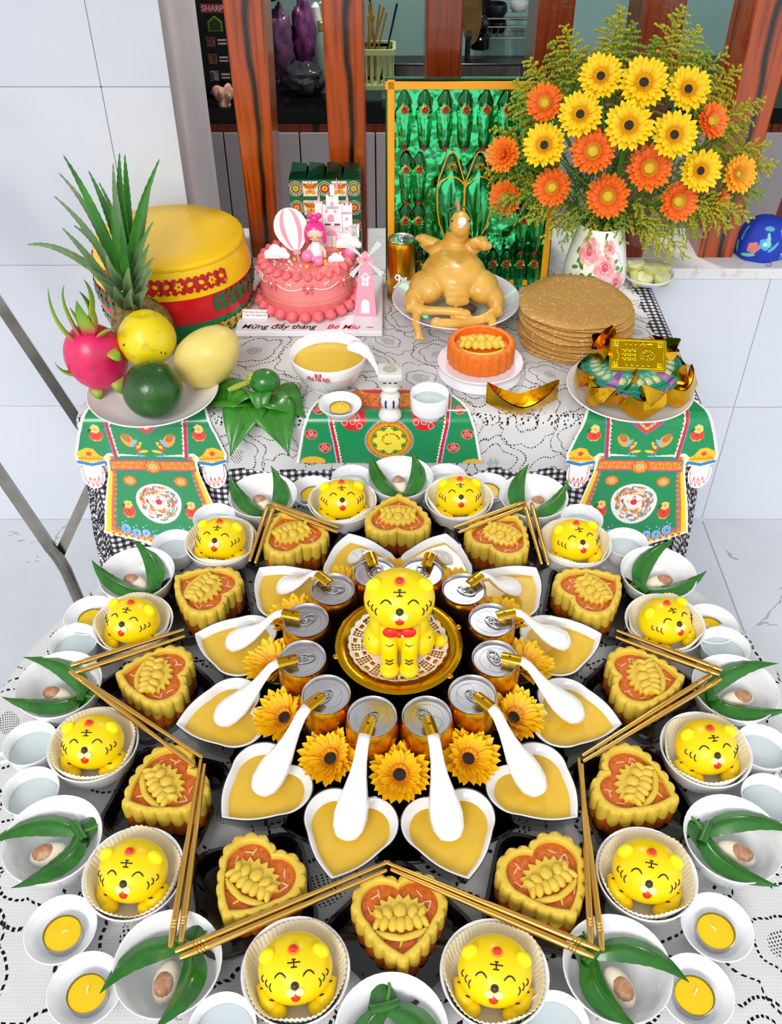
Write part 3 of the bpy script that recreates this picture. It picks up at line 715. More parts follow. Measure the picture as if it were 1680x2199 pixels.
def spoon_ring(i, o=0.0, flatten=1.0):
    r, z, w, h = SP[i]; a = SP[max(i - 1, 0)]; c = SP[min(i + 1, len(SP) - 1)]
    t = Vector((0, -(c[0] - a[0]), c[1] - a[1])).normalized(); n = Vector((1, 0, 0)).cross(t)
    if n.z < 0: n = -n
    pts = []
    for k in range(14):
        an = TAU * k / 14; x = (w + o) * math.cos(an); y = math.sin(an); y = (h + o) * y if y > 0 else (h * .25 + o) * y
        pts.append(tuple(Vector((0, -r, z - h)) + Vector((x, 0, 0)) + n * (y + .002)))
    return pts
MB().loft([spoon_ring(i) for i in range(2, len(SP))]).build('spoon_bowl', white_china, spoon, 180)
tip = MB().loft([spoon_ring(0, .0003), spoon_ring(1, .0003), spoon_ring(2, .0004)]).build('gold_tip', gold_metal, spoon, 50)
MB().tube([(0, -.127, .1205), (0, -.127, .1222)], .0016, 8).build('hanging_hole', mat('hole_dark', '3a2a0c', .5), tip)
SPOON = Proto(spoon)
for k in range(12):
    phi = -75 + 30 * k; rz = R(phi + 90)
    BOWL.put(pol(phi, .212, .0048), rz, 'white heart bowl of yellow sweet soup between the %s o\'clock mooncakes' % between(phi), scale=.955)
    SPOON.put(CEN + Vector((0, 0, .0028)), rz + R(random.uniform(-1.5, 1.5)), 'white gold-tipped spoon resting in the soup bowl between the %s o\'clock mooncakes' % between(phi))

# ---- gold cans
can_gold = mat('can_gold', 'e0a51c', .24, 1.0, vary=(14, 'cf9014', .4, .65)); alu = mat('aluminium', 'c3c3c6', .24, 1.0)
def make_can(h, name='drink_can'):
    t = thing(name, 'x', 'can')
    MB().lathe([(.021, 0), (.024, .001), (.0285, .007), (.0285, h - .013), (.027, h - .007), (.0255, h - .0035), (.02, h - .012), (0, h - .012)], 36).build('body', can_gold, t, 40)
    lid = MB().lathe([(.0255, h - .0038), (.0266, h - .002), (.0266, h - .0004), (.0258, h), (.0250, h - .0006), (.0238, h - .0046), (.0222, h - .0052), (.0214, h - .0036), (.0120, h - .0034), (0, h - .0032)], 36).build('lid', alu, t, 40)
    def loop(rx, ry, cy, z, r, nm, m=alu): MB().tube([(rx * math.cos(q / 16 * TAU), cy + ry * math.sin(q / 16 * TAU), z) for q in range(17)], r, 6).build(nm, m, lid)
    loop(.0062, .0115, .003, h - .0022, .0009, 'pull_tab'); loop(.0040, .0036, .0085, h - .0021, .0008, 'tab_hole')
    loop(.0036, .0036, -.0005, h - .0021, .0008, 'tab_rivet_ring'); loop(.0105, .0085, -.0095, h - .0034, .0005, 'opening_score')
    loop(.0178, .0178, 0, h - .0035, .0004, 'lid_groove')
    MB().ball((0, -.0005, h - .0024), (.0024, .0024, .0012), 10, 6).build('rivet', alu, lid)
    return t
can = make_can(.115); can['group'] = 'gold drink cans in a circle'; CAN = Proto(can)
for k in range(12):
    phi = 15 + 30 * k
    CAN.put(pol(phi, .1115, .0026), R(random.uniform(0, 360)), 'gold can with silver lid in the circle facing between %s o\'clock' % between(phi))

# ---- gerberas
def grad(a, b, t): return tuple(x + (y - x) * t for x, y in zip(lin(a), lin(b)))
def petal_mesh(name, L, w, cols, curl=.12, cup=.25, jag=0):
    b = MB(); nu, nv = 5, 7; prof = [.42, .62, .82, .95, 1.0, .80, .34]
    for j in range(nv):
        v = j / (nv - 1)
        for i in range(nu):
            u = i / (nu - 1) * 2 - 1; x = u * w * prof[j]
            y = v * L - (abs(u) * .06 * L if j == nv - 1 else 0); z = curl * L * v * v - curl * .3 * L * v + cup * w * u * u - .04 * w * math.cos(u * 9)
            b.V.append((x, y, z)); c = grad(cols[0], cols[1], min(1, v / .55)) if v < .55 else grad(cols[1], cols[2], (v - .55) / .45); b.C.append(c)
    for j in range(nv - 1):
        for i in range(nu - 1): b.F.append((j * nu + i, j * nu + i + 1, (j + 1) * nu + i + 1, (j + 1) * nu + i)); b.MI.append(0)
    return b.mesh(name, print_mat('petal_skin', .5), 180)
def gerbera(name, cols, heart_cols, elev, RO=.036, n1=20, n2=16, double=False, dark=.0085):
    t = thing(name, 'x', 'flower'); pm = petal_mesh('petal', RO - .006, .0046 * RO / .036, cols); pm2 = petal_mesh('petal', (RO - .007) * .84, .0042 * RO / .036, cols)
    rows = [(pm, n1, elev, 0, .006), (pm2, n2, elev + 12, .0012, .006)]
    if double: rows += [(petal_mesh('petal', (RO - .007) * .6, .0042 * RO / .036, cols), 14, elev + 26, .003, .004), (petal_mesh('petal', (RO - .007) * .42, .0036 * RO / .036, cols), 10, elev + 42, .0045, .002)]
    for me, n, el, z, r0 in rows:
        for k in range(n):
            a = TAU * (k + .5 * (me is pm2)) / n + random.uniform(-.06, .06)
            o = link('petal', me, t); o.rotation_euler = Euler((R(el + random.uniform(-7, 7)), 0, a), 'XYZ'); o.location = (-math.sin(a) * r0, math.cos(a) * r0, z)
            s = random.uniform(.92, 1.06); o.scale = (s, s, s)
    b = MB()                                      # inner ray florets, too small to pick apart
    for ring_, (r0, nn, L, el) in enumerate([(.0165, 46, .0062, 35), (.0135, 40, .0058, 50), (.0108, 32, .005, 62)]):
        sc = RO / .036
        for k in range(nn):
            a = TAU * k / nn + ring_; d = Vector((math.cos(a), math.sin(a), 0)); s_ = Vector((-d.y, d.x, 0)) * .0009 * sc; e = R(el)
            p0 = d * (r0 - .004) * sc + Vector((0, 0, .002 + .0015 * ring_)); p1 = p0 + (d * math.cos(e) + Vector((0, 0, math.sin(e)))) * L * sc
            cc = lin(heart_cols[0]) if (k + ring_) % 3 else lin(heart_cols[1]); b.add([p0 - s_, p0 + s_, p1 + s_ * .6, p1 - s_ * .6], [(0, 1, 2, 3)], col=cc)
    fo = b.build('inner_florets', print_mat('petal_skin', .5), t, 0); fo['kind'] = 'stuff'
    MB().lathe([(dark * 1.05, .0005), (dark, .0020), (dark * .7, .0032), (0, .0036)], 20).build('eye', mat('eye_' + name, heart_cols[2], .7, vary=(420, heart_cols[3], .45, .62), bmp=(900, .5, .001)), t)
    MB().lathe([(.002, -.012), (.004, -.010), (.010, -.002), (.008, .002)], 12).build('sepal_cup', leaf_light, t)
    return t
g_tab = gerbera('gerbera_bloom', ('e08a00', 'f5b606', 'fcd20a'), ('eba31a', 'd98410', '120b06', '2c1c08'), 24, .0375, 26, 22, False, .0092)
g_tab['group'] = 'yellow gerberas around the cans'; GT = Proto(g_tab)
cup = thing('flower_cup', 'x', 'cup', group='dark cups holding the gerberas')
MB().lathe([(.019, 0), (.02, .001), (.027, .056), (.0285, .057), (.027, .058), (.025, .057), (.018, .01), (0, .009)], 28).build('cup_wall', black_plastic, cup)
MB().lathe([(.028, .0565), (.0292, .0575), (.028, .0585)], 28).build('cup_rim', mat('olive_rim', '3f3a10', .3), cup)
FC = Proto(cup)
for k in range(12):
    phi = 30 * k - 90; p = pol(phi, .1405, .0026)
    FC.put(p, 0, 'dark cup holding the gerbera at %s o\'clock of the ring' % hour(phi), scale=(.7, .7, 1))
    tilt = Matrix.Rotation(R(phi + 90 + random.uniform(-5, 5)), 4, 'Z') @ Matrix.Rotation(R(20), 4, 'X') @ Matrix.Rotation(random.uniform(0, 6), 4, 'Z')
    GT.put(p + Vector((math.cos(R(phi)) * .006, math.sin(R(phi)) * .006, .064)), 0, 'yellow gerbera bloom with black eye at %s o\'clock of the ring' % hour(phi), rot=tilt.to_euler())

# ---- faces of the little tigers
bun_y = mat('bun_yellow', 'f6d400', .3, sss=.1, spec=.35); ear_y = mat('ear_yellow', 'faea00', .35, sss=.2)
muz = mat('muzzle_cream', 'f4efa6', .4); tongue_m = mat('tongue_red', 'e0200e', .35); nose_m = mat('nose_dark', '2a2417', .4); orange_m = mat('dot_orange', 'ee7a12', .4)
def facemap(c, rad, e):
    tw = Vector((0, -math.cos(e), math.sin(e))); up = Vector((0, math.sin(e), math.cos(e))); rt_ = Vector((1, 0, 0))
    def f(x, y, lift=0.0):
        n = rt_ * x + up * y + tw * math.sqrt(max(0, 1 - x * x - y * y))
        p = Vector((c[0] + rad[0] * n.x, c[1] + rad[1] * n.y, c[2] + rad[2] * n.z)); nn = Vector((n.x / rad[0], n.y / rad[1], n.z / rad[2])).normalized()
        return p + nn * lift, nn, up
    return f
def tiger_face(par, c, rad, e, k=1.0):
    f = facemap(c, rad, e); s = rad[0]
    def M_(x, y, lift=0.0):
        p, n, up = f(x, y, lift); xa = up.cross(n).normalized(); ya = n.cross(xa)
        return Matrix.Translation(p) @ Matrix((xa, ya, n)).transposed().to_4x4()
    def stroke(name, lines, r):
        b = MB()
        for L in lines: b.tube([f(x, y, .0001)[0] for x, y in L], [r * .6] + [r] * (len(L) - 2) + [r * .5] if len(L) > 2 else r, 6)
        b.build(name, black_ink, par)
    arc = lambda cx, cy, w, h, n=9: [(cx + w * (q / (n - 1) * 2 - 1), cy + h * (1 - (q / (n - 1) * 2 - 1) ** 2)) for q in range(n)]
    r = .020 * s
    for sx in (-1, 1): stroke('eye', [arc(sx * .37, -.04, .15, .14)], r * 1.1)
    stroke('forehead_mark', [[(-.05, .42), (.05, .42)], [(-.17, .345), (.17, .345)], [(0, .43), (0, .23)], [(-.08, .23), (.08, .23)]], r)
    for sx in (-1, 1): stroke('cheek_stripes', [[(sx * (.62 + q * .10 + .05 * math.sin(v * PI)), -.30 + .10 * q - v * (.26 - .03 * q) + .12) for v in [w / 6 for w in range(7)]] for q in range(3)], r)
    MB().ball((0, 0, 0), (.11 * s, .11 * s, .09 * s), 12, 8, M=M_(0, -.27)).build('nose', nose_m, par)
    for sx in (-1, 1): MB().ball((0, 0, 0), (.13 * s, .12 * s, .09 * s), 12, 8, M=M_(sx * .12, -.45)).build('muzzle', muz, par)
    MB().ball((0, 0, 0), (.125 * s, .135 * s, .07 * s), 12, 8, M=M_(0, -.62)).build('tongue', tongue_m, par)
    d_ = MB().ball((0, 0, 0), (.155 * s, .155 * s, .06 * s), 14, 8, M=M_(0, .66)).build('forehead_dot', orange_m, par)
    MB().ball((0, 0, 0), (.105 * s, .105 * s, .10 * s), 12, 8, M=M_(0, .66, .04 * s)).build('red_bead', tongue_m, d_)
    for sx in (-1, 1):
        MB().ball((0, 0, 0), (.25 * s, .20 * s, .16 * s), 14, 10, M=M_(sx * .70, .50, .03 * s) @ Matrix.Rotation(-sx * .6, 4, 'Z')).build('ear', ear_y, par)

# ---- tiger buns in pleated paper, in white bowls
def make_rice_bowl(name, grp):
    t = thing(name, 'x', 'bowl', group=grp)
    MB().lathe([(.026, 0), (.0265, .004), (.031, .0055), (.043, .022), (.0492, .044), (.0503, .0465), (.0497, .0475), (.0483, .0465), (.0415, .0225), (.028, .0095), (0, .0085)], 40).build('bowl_wall', white_china, t, 60)
    MB().lathe([(.0262, .0004), (.0272, .0015), (.0272, .0038), (.0262, .005)], 32).build('foot_ring', white_china, t, 60)
    return t
bb = make_rice_bowl('bun_bowl', 'white bowls under the tiger buns'); BB = Proto(bb)
paper = thing('paper_cup', 'x', 'paper cup', group='pleated paper cups')
def pleat(a, r, z): return (.0008 * math.sin(a * 60) + .0010 * math.sin(a * 5 + 1)) * max(0, (z - .004) / .045)
pb = MB(); pb.lathe([(.0, .0205), (.030, .0205), (.0385, .0260), (.0440, .036), (.0476, .0490), (.0472, .0494), (.0433, .036), (.0375, .0268), (.029, .0215), (0, .0215)], 180, wob=pleat)
for i_, v_ in enumerate(pb.V):
    if v_[2] > .047:
        a_ = math.atan2(v_[1], v_[0]); pb.V[i_] = (v_[0], v_[1], v_[2] + .0035 * math.sin(a_ * 3 + .7) + .0012 * math.sin(a_ * 7))
pb.build('pleated_wall', mat('cream_paper', 'f8f1e0', .7), paper, 60)
MB().lathe([(0, .0202), (.030, .0202), (.030, .0150), (0, .0150)][::-1], 24).build('paper_base', mat('cream_paper', 'f8f1e0', .7), paper)
PAPER = Proto(paper)
bun = thing('tiger_bun', 'x', 'steamed bun', group='yellow tiger buns')
c_, rad_ = (0, .001, .0295), (.0395, .0365, .0315)
bb_ = MB(); bb_.ball(c_, rad_, 32, 20)
for i_, v_ in enumerate(bb_.V):
    if v_[2] < .012: bb_.V[i_] = (v_[0] * 1.0, v_[1] * 1.0, max(v_[2], .0005))
bb_.build('bun_body', bun_y, bun, 180); tiger_face(bun, c_, rad_, R(57))
for sx in (-1, 1):
    pw = MB().tube([(sx * .0365, -.006, .016), (sx * .0315, -.022, .0125), (sx * .0225, -.0315, .0105)], [.007, .0082, .0086], 12)
    pw.ball((sx * .0205, -.0330, .0105), (.0098, .0092, .0083), 14, 10); pw = pw.build('paw', bun_y, bun, 180)
    for q in (.3, .75):
        p_ = Vector((sx * .0365, -.006, .016)).lerp(Vector((sx * .0225, -.0315, .0105)), q); d_ = Vector((sx, .35, 0)).normalized() if sx > 0 else Vector((-1, .35, 0)).normalized()
        MB().tube([p_ + Vector((0, 0, .0084)) - d_ * .003, p_ + d_ * .005 + Vector((0, -.001, .0072)), p_ + d_ * .0082 + Vector((0, -.002, .001))], .0009, 6).build('paw_stripe', black_ink, pw)
BUN = Proto(bun)
BUNPX = {-105: (635, 2082), -75: (1042, 2076), -135: (290, 1862), -45: (1385, 1874), -165: (200, 1596), -15: (1508, 1612), 165: (290, 1342), 15: (1424, 1350), 135: (485, 1170), 45: (1240, 1176), 105: (742, 1084), 75: (985, 1080)}
YAW = {-105: 6, -75: -8, -135: -4, -45: -14, -165: 0, -15: 6, 165: -14, 15: 24, 135: -8, 45: 12, 105: 4, 75: 2}
CAKES = [pol(-90 + 30 * k, .293) for k in range(12)]
def off_cakes(p):
    p = p.copy()
    for _ in range(8):
        for q in CAKES:
            d = Vector((p.x - q.x, p.y - q.y, 0))
            if d.length < .0985: p += d.normalized() * min(.0015, .0985 - d.length)
    return p
for phi, (px, py) in BUNPX.items():
    p = off_cakes(at(px, py, TZ + .047)); p.z = TZ + .0002; w = between(phi)
    BB.put(p, 0, 'white bowl under the tiger bun between the %s o\'clock mooncakes' % w)
    PAPER.put(p + Vector((0, 0, .0005)), random.uniform(0, 6), 'pleated cream paper cup under the tiger bun between %s o\'clock' % w, scale=(.97, .97, 1))
    BUN.put(p + Vector((0, .0, .0230)), R(YAW[phi]), 'yellow tiger face bun lying outside the ring between the %s o\'clock mooncakes' % w, scale=.865)

# ---- betel leaf and areca bowls
lb = make_rice_bowl('betel_bowl', 'white bowls with betel leaf'); LB = Proto(lb)
lf = thing('betel_leaf', 'x', 'leaf', group='folded betel leaves')
def blade(sx, lift):
    K0 = Vector((0, .021, .019)); K1 = Vector((sx * .034, .006, .030 + lift)); K2 = Vector((sx * .026, -.044, .036 + lift))
    b = MB()
    def fn(u, v):
        t = u; p = K0 * (1 - t) ** 2 + K1 * 2 * t * (1 - t) + K2 * t * t
        d = (K1 - K0) * 2 * (1 - t) + (K2 - K1) * 2 * t; d.normalize(); s_ = d.cross(Vector((0, 0, 1))).normalized(); n = s_.cross(d)
        w = .0115 * (math.sin(PI * min(1, t * .92 + .10)) ** .75) * (1 - .25 * t) if t < .999 else .0002
        a = v * 2 - 1; return tuple(p + s_ * a * w + n * (-abs(a) * w * .55 + .0005 * math.sin(t * 40) * abs(a)))
    b.grid(fn, 16, 7); return b
for sx in (-1, 1):
    bl = blade(sx, .004 * (sx > 0)); bl = bl.build('blade', leaf_mat, lf, 180)
MB().grid(lambda u, v: ((u - .5) * .022, .021 + .0045 * math.cos(v * TAU * 1.25) * (1 - .2 * v), .0185 + .0045 * math.sin(v * TAU * 1.25) * (1 - .2 * v)), 5, 18).build('rolled_tip', leaf_mat, lf, 180)
MB().tube([(.002, .024, .0185), (.006, .033, .021), (.007, .040, .0235)], [.0016, .0012, .0011], 6).build('stem', leaf_light, lf)
MB().grid(lambda u, v: ((u - .5) * .03 * (1 - .6 * v), .02 + v * .018, .013 + .004 * math.cos((u - .5) * 3) + v * .006), 6, 5).build('folded_flap', leaf_mat, lf, 180)
LF = Proto(lf)
ar = thing('areca_wedge', 'x', 'areca nut', group='areca nut wedges')
flesh = mat('areca_flesh', 'f0e6cf', .5); nut = mat('areca_nut', 'b07a55', .6, vary=(130, 'd9b49a', .45, .65), bmp=(200, .4, .001))
MB().ball((0, 0, .0095), (.0105, .018, .0095), 16, 10).build('husk', flesh, ar)
MB().ball((0, -.0035, .0125), (.0085, .0118, .0085), 14, 10).build('nut', nut, ar)
AR = Proto(ar)
LFPX = {-90: (842, 2204), -60: (1318, 2066), -120: (360, 2066), -150: (112, 1800), -30: (1576, 1798), 180: (126, 1468), 0: (1580, 1475), 150: (302, 1232), 30: (1410, 1230), 120: (572, 1072), 60: (1142, 1070), 90: (858, 1034)}
for phi, (px, py) in LFPX.items():
    p = off_cakes(at(px, py, TZ + .047)); p.z = TZ + .0002; h = hour(phi); rz = R(phi + 90)
    LB.put(p, 0, 'white bowl holding folded betel leaf outside the %s o\'clock mooncake' % h)
    LF.put(p + Vector((0, 0, .008)), rz + R(random.uniform(-14, 14)), 'folded green betel leaf in the white bowl at %s o\'clock' % h, scale=1.22)
    q = p + Vector((math.cos(R(phi)) * .008, math.sin(R(phi)) * .008, .0105))
    AR.put(q, rz + R(random.uniform(-25, 25)), 'brown and cream areca wedge between betel blades at %s o\'clock' % h, scale=1.15)

# ---- water cups and tealight dishes around the rim
wc = thing('water_cup', 'x', 'cup', group='white cups of water')
MB().lathe([(.022, 0), (.024, .002), (.031, .010), (.036, .026), (.0385, .044), (.0392, .046), (.0385, .0472), (.0372, .0462), (.0345, .026), (.029, .012), (0, .008)], 36).build('cup_wall', white_china, wc, 60)
MB().lathe([(.0338, .0250), (0, .0251)], 32).build('water', mat('water_surface', 'c6d0d2', .04, spec=.5), wc)
MB().tube([(.036, 0, .038), (.046, 0, .039), (.053, 0, .032), (.050, 0, .022), (.035, 0, .018)], [.0035, .0036, .0036, .0036, .0035], 8).build('handle', white_china, wc, 60)
WC = Proto(wc)
CUPS = [(90, 1592, 200, 'white cup of water left of the nine to eight o\'clock tiger bun'), (95, 1698, -20, 'white cup whose handle points right, above the eight o\'clock betel bowl'), (1625, 1600, 20, 'white cup of water right of the four o\'clock tiger bun'), (1655, 1712, 60, 'white cup behind the four o\'clock betel bowl at the right edge'),
        (398, 1184, 200, 'white cup of water right of the ten o\'clock betel bowl'), (468, 1128, 120, 'white cup behind the tiger bun between ten and eleven o\'clock'), (1316, 1190, 160, 'white cup of water left of the two o\'clock betel bowl'), (1238, 1122, 60, 'white cup behind the tiger bun between one and two o\'clock'),
        (772, 1044, 100, 'white cup left of the twelve o\'clock betel bowl'), (950, 1046, 80, 'white cup right of the twelve o\'clock betel bowl'), (175, 1392, 100, 'white cup above the nine o\'clock betel bowl'), (1540, 1406, 80, 'white cup above the three o\'clock betel bowl'), (492, 2176, -60, 'white cup at bottom right of the seven o\'clock betel bowl'), (1168, 2178, -120, 'white cup at bottom left of the five o\'clock betel bowl')]
BOWLS = [at(px, py, TZ + .047) for px, py in list(BUNPX.values()) + list(LFPX.values())]
def clear_of(p, need, others=()):      # slide a dish outward until it no longer touches the bowls beside it
    for _ in range(60):
        for q in BOWLS + list(others):
            d = Vector((p.x - q.x, p.y - q.y, 0))
            if d.length < need: p += d.normalized() * (need - d.length) * .5 + Vector((p.x - CEN.x, p.y - CEN.y, 0)).normalized() * .0006
    return p
CPOS = []
for px, py, a, lab in CUPS:
    p = clear_of(at(px, py, TZ + .036), .046 + .030, ()); 
    for q in CPOS:
        d = p - q; d.z = 0
        if d.length < .061: p += d.normalized() * (.061 - d.length)
    CPOS.append(p.copy()); p.z = TZ + .0002; WC.put(p, R(a), lab, scale=(.78, .78, .76))
td = thing('sauce_dish', 'x', 'dish', group='small white sauce dishes')
MB().lathe([(.017, 0), (.0175, .003), (.025, .008), (.0335, .021), (.035, .0235), (.0342, .0245), (.0325, .0225), (.024, .0105), (.016, .0065), (0, .006)], 36).build('dish_wall', white_china, td, 60)
MB().lathe([(.0168, .0003), (.0178, .001), (.0178, .0026), (.0168, .0035)], 28).build('foot_ring', white_china, td)
TD = Proto(td)
tl = thing('tealight', 'x', 'candle', group='yellow tealight candles')
MB().lathe([(.0182, 0), (.0186, .0005), (.0186, .0115), (.0190, .012), (.0184, .0118), (.018, .009)], 28).build('metal_cup', alu, tl)
MB().lathe([(.018, .0095), (.0172, .0104), (.010, .0108), (0, .0109)], 28).build('wax', wax_yellow, tl)
MB().tube([(0, 0, .010), (.001, .001, .0135), (.004, .004, .0145)], .0006, 6).build('wick', white_paint, tl)
TL = Proto(tl)
DISH = [(130, 1994, 'lower left, above the other tealight'), (200, 2116, 'left of the seven o\'clock betel bowl'), (1540, 1988, 'lower right, above the other tealight'), (1462, 2116, 'right of the five o\'clock betel bowl'),
        (212, 1322, 'left of the tiger bun between nine and ten o\'clock'), (1522, 1340, 'right of the tiger bun between two and three o\'clock'), (668, 1082, 'left of the tiger bun between eleven and twelve o\'clock'), (1058, 1078, 'right of the tiger bun between twelve and one o\'clock')]
for px, py, lab in DISH:
    p = clear_of(at(px, py, TZ + .024), .044 + .0345); p.z = TZ + .0002
    TD.put(p, 0, 'small white dish ' + lab); TL.put(p + Vector((.001 if px < 840 else -.001, -.002, .0068)), random.uniform(0, 6), 'yellow tealight in the small dish ' + lab)

# ---- gold chopsticks laid as a six pointed star
chop = {}
def chopstick(p0, p1, lab):
    L = (p1 - p0).length; b = MB()
    prof = [(0, .0021), (.001, .0026), (L * .06, .0034)]
    for q in (.08, .095, .11): prof += [(L * q, .0035), (L * q + .0008, .0028), (L * q + .0016, .0035)]
    prof += [(L * .5, .0033), (L * .52, .0030), (L - .001, .0021), (L, .001)]
    t = thing('chopstick', lab, 'chopstick', (0, 0, 0), group='gold chopsticks of the star')
    d = (p1 - p0).normalized(); t.location = p0; t.rotation_euler = d.to_track_quat('Z', 'Y').to_euler()
    b.lathe([(r, z) for z, r in prof if z < L * .13] + [(.0035, L * .13)], 10).build('grip', gold_dark, t, 40)
    b = MB(); b.lathe([(.0035, L * .13)] + [(r, z) for z, r in prof if z > L * .13], 10).build('shaft', gold_dark, t, 40)
CH = [((376, 2044), (838, 1850), 'bottom left edge, inner'), ((386, 2058), (832, 1868), 'bottom left edge, outer'), ((1288, 2040), (824, 1850), 'bottom right edge, inner'), ((1276, 2056), (838, 1866), 'bottom right edge, outer'),
      ((366, 2034), (432, 1630), 'lower left upright edge, outer'), ((388, 2024), (440, 1640), 'lower left upright edge, inner'), ((1294, 2042), (1243, 1628), 'lower right upright edge, outer'), ((1270, 2028), (1250, 1640), 'lower right upright edge, inner'),
      ((160, 1448), (436, 1628), 'left tip lower edge, inner'), ((150, 1442), (418, 1646), 'left tip lower edge, outer'), ((152, 1430), (396, 1352), 'left tip upper edge, outer'), ((158, 1446), (398, 1366), 'left tip upper edge, inner'),
      ((1552, 1440), (1324, 1354), 'right tip upper edge, outer'), ((1546, 1450), (1322, 1368), 'right tip upper edge, inner'), ((1548, 1458), (1252, 1636), 'right tip lower edge, outer'), ((1528, 1450), (1250, 1624), 'right tip lower edge, inner'),
      ((580, 1080), (728, 1134), 'top left tip right edge, outer'), ((584, 1088), (726, 1144), 'top left tip right edge, inner'), ((576, 1084), (536, 1206), 'top left tip left edge, outer'), ((588, 1088), (548, 1210), 'top left tip left edge, inner'),
      ((1128, 1078), (974, 1134), 'top right tip left edge, outer'), ((1130, 1088), (984, 1144), 'top right tip left edge, inner'), ((1142, 1080), (1178, 1214), 'top right tip right edge, outer'), ((1128, 1084), (1164, 1212), 'top right tip right edge, inner')]
for k, (a, b_, lab) in enumerate(CH):
    p0, p1 = at(a[0], a[1], TZ + .0545), at(b_[0], b_[1], TZ + .0540)
    chopstick(p0, p1, 'gold chopstick of the star, ' + lab + ' one')

# ---- central gold tray, doily and sitting tiger
cz = .098
pd = thing('tray_pedestal', 'black inverted bowl carrying the gold tray at the centre', 'bowl', CEN + Vector((0, 0, .0026)))
MB().lathe([(.06, 0), (.06, .003), (.045, .05), (.035, cz - .003), (.03, cz), (0, cz)], 32).build('pedestal_wall', black_plastic, pd, 40)
MB().lathe([(.061, .0), (.063, .002), (.061, .004)], 32).build('lip', black_plastic, pd)
gt = thing('gold_tray', 'round gold plastic tray at the centre of the display', 'tray', CEN + Vector((0, 0, cz + .0030)))
MB().lathe([(.052, 0), (.056, .001), (.062, .006), (.0655, .0062), (.0665, .0072), (.0695, .0074), (.0715, .006), (.0728, .0062), (.0732, .0074), (.0700, .0092), (.0655, .0088), (.0605, .0078), (.0565, .0035), (0, .003)], 64).build('tray_plate', mat('gold_plastic', 'c9940f', .16, 1.0, bmp=(260, .10, .001)), gt, 45)
for a in (195, 320, 20, 110):
    MB().ball((.0735 * math.cos(R(a)), .0735 * math.sin(R(a)), .0065), (.0045, .0045, .003), 10, 8).build('rim_tab', mat('gold_plastic2', 'd5a01a', .18, 1.0), gt)
dc = Canvas(-.062, .062, -.062, .062, .0007); rr = np.hypot(dc.x, dc.y); ph = np.arctan2(dc.y, dc.x)
dc.put(rr < .0565 + .0016 * np.abs(np.sin(ph * 14)), 'efe2d2')
fx, fy = (ph * 84 / TAU) % 1, (rr / .0036) % 1
hol = ((np.abs(fx - .5) < .27) & (np.abs(fy - .5) < .27) & (((ph * 14 / TAU) % 1) < .5) & (rr > .037) & (rr < .0545)) | ((np.abs(((ph * 14 / TAU) % 1) - .75) < .12) & (np.abs(((rr - .036) / .009) % 1 - .5) < .2) & (rr > .036) & (rr < .054))
dc.put(hol & (rr > .034), None)
TRZ = CEN.z + cz + .0030
o = dc.mesh('paper_doily', lambda x, y: np.stack([x + CEN.x - .001, y + CEN.y + .002, np.full_like(x, TRZ + .0042) + .004 * np.clip((np.hypot(x, y) - .05) / .008, 0, 1)], 1), print_mat('doily_paper', .8))
tag(o, 'round white paper doily lying on the gold tray', 'doily')
tg = thing('tiger_figure', 'yellow sitting tiger figure with red bow tie on the doily', 'figurine', (CEN.x + .0, CEN.y - .008, TRZ + .0048)); tg.scale = (1.08, 1.08, 1.08)
bd = MB(); bd.ball((0, .008, .030), (.0325, .027, .031), 24, 16); bd.ball((0, .004, .055), (.024, .020, .024), 20, 14)
for sx in (-1, 1): bd.ball((sx * .024, .002, .017), (.014, .020, .017), 18, 12)
fuse(bd, .0016, bun_y, 'body', tg, 6)
for sx in (-1, 1):
    lg_ = MB(); lg_.tube([(sx * .012, -.008, .050), (sx * .0105, -.021, .030), (sx * .010, -.026, .008)], [.010, .0092, .0082], 14); lg_.ball((sx * .010, -.031, .0068), (.0105, .0115, .0068), 16, 10)
    lg_ = fuse(lg_, .0013, bun_y, 'front_leg', tg, 4)
    for z_, y_ in ((.038, -.0265), (.022, -.0330), (.0185, -.0340)):
        MB().tube([(sx * .010 - .004, y_ + .0012, z_), (sx * .010, y_ - .0006, z_ - .0008), (sx * .010 + .004, y_ + .0012, z_)], .0007, 5).build('stripe', black_ink, lg_)
MB().tube([(.026, .014, .008), (.038, .010, .008), (.044, .002, .012), (.045, -.002, .018)], [.007, .0068, .0062, .005], 12).build('tail', bun_y, tg, 180)
hc, hr = (0, -.006, .0855), (.0355, .0315, .0295)
MB().ball(hc, hr, 32, 20).build('head', bun_y, tg, 180); tiger_face(tg, hc, hr, R(38))
bo = MB(); 
for sx in (-1, 1): bo.ball((sx * .0085, -.0245, .0555), (.0085, .004, .0068), 14, 10)
bo.ball((0, -.026, .055), (.0042, .004, .0048), 12, 8); bow = bo.build('bow_tie', tongue_m, tg, 180)
MB().ball((.003, -.0295, .0555), (.0014, .0014, .0014), 8, 6).build('pearl', white_paint, bow)
for (x, y, z) in ((-.0335, .004, .040), (-.031, -.006, .026), (.033, .004, .042), (.031, -.006, .028), (-.034, .006, .018), (.034, .002, .055)):
    MB().tube([(x, y - .003, z + .002), (x * 1.03, y, z), (x, y + .003, z + .001)], .0008, 5).build('side_stripe', black_ink, tg)

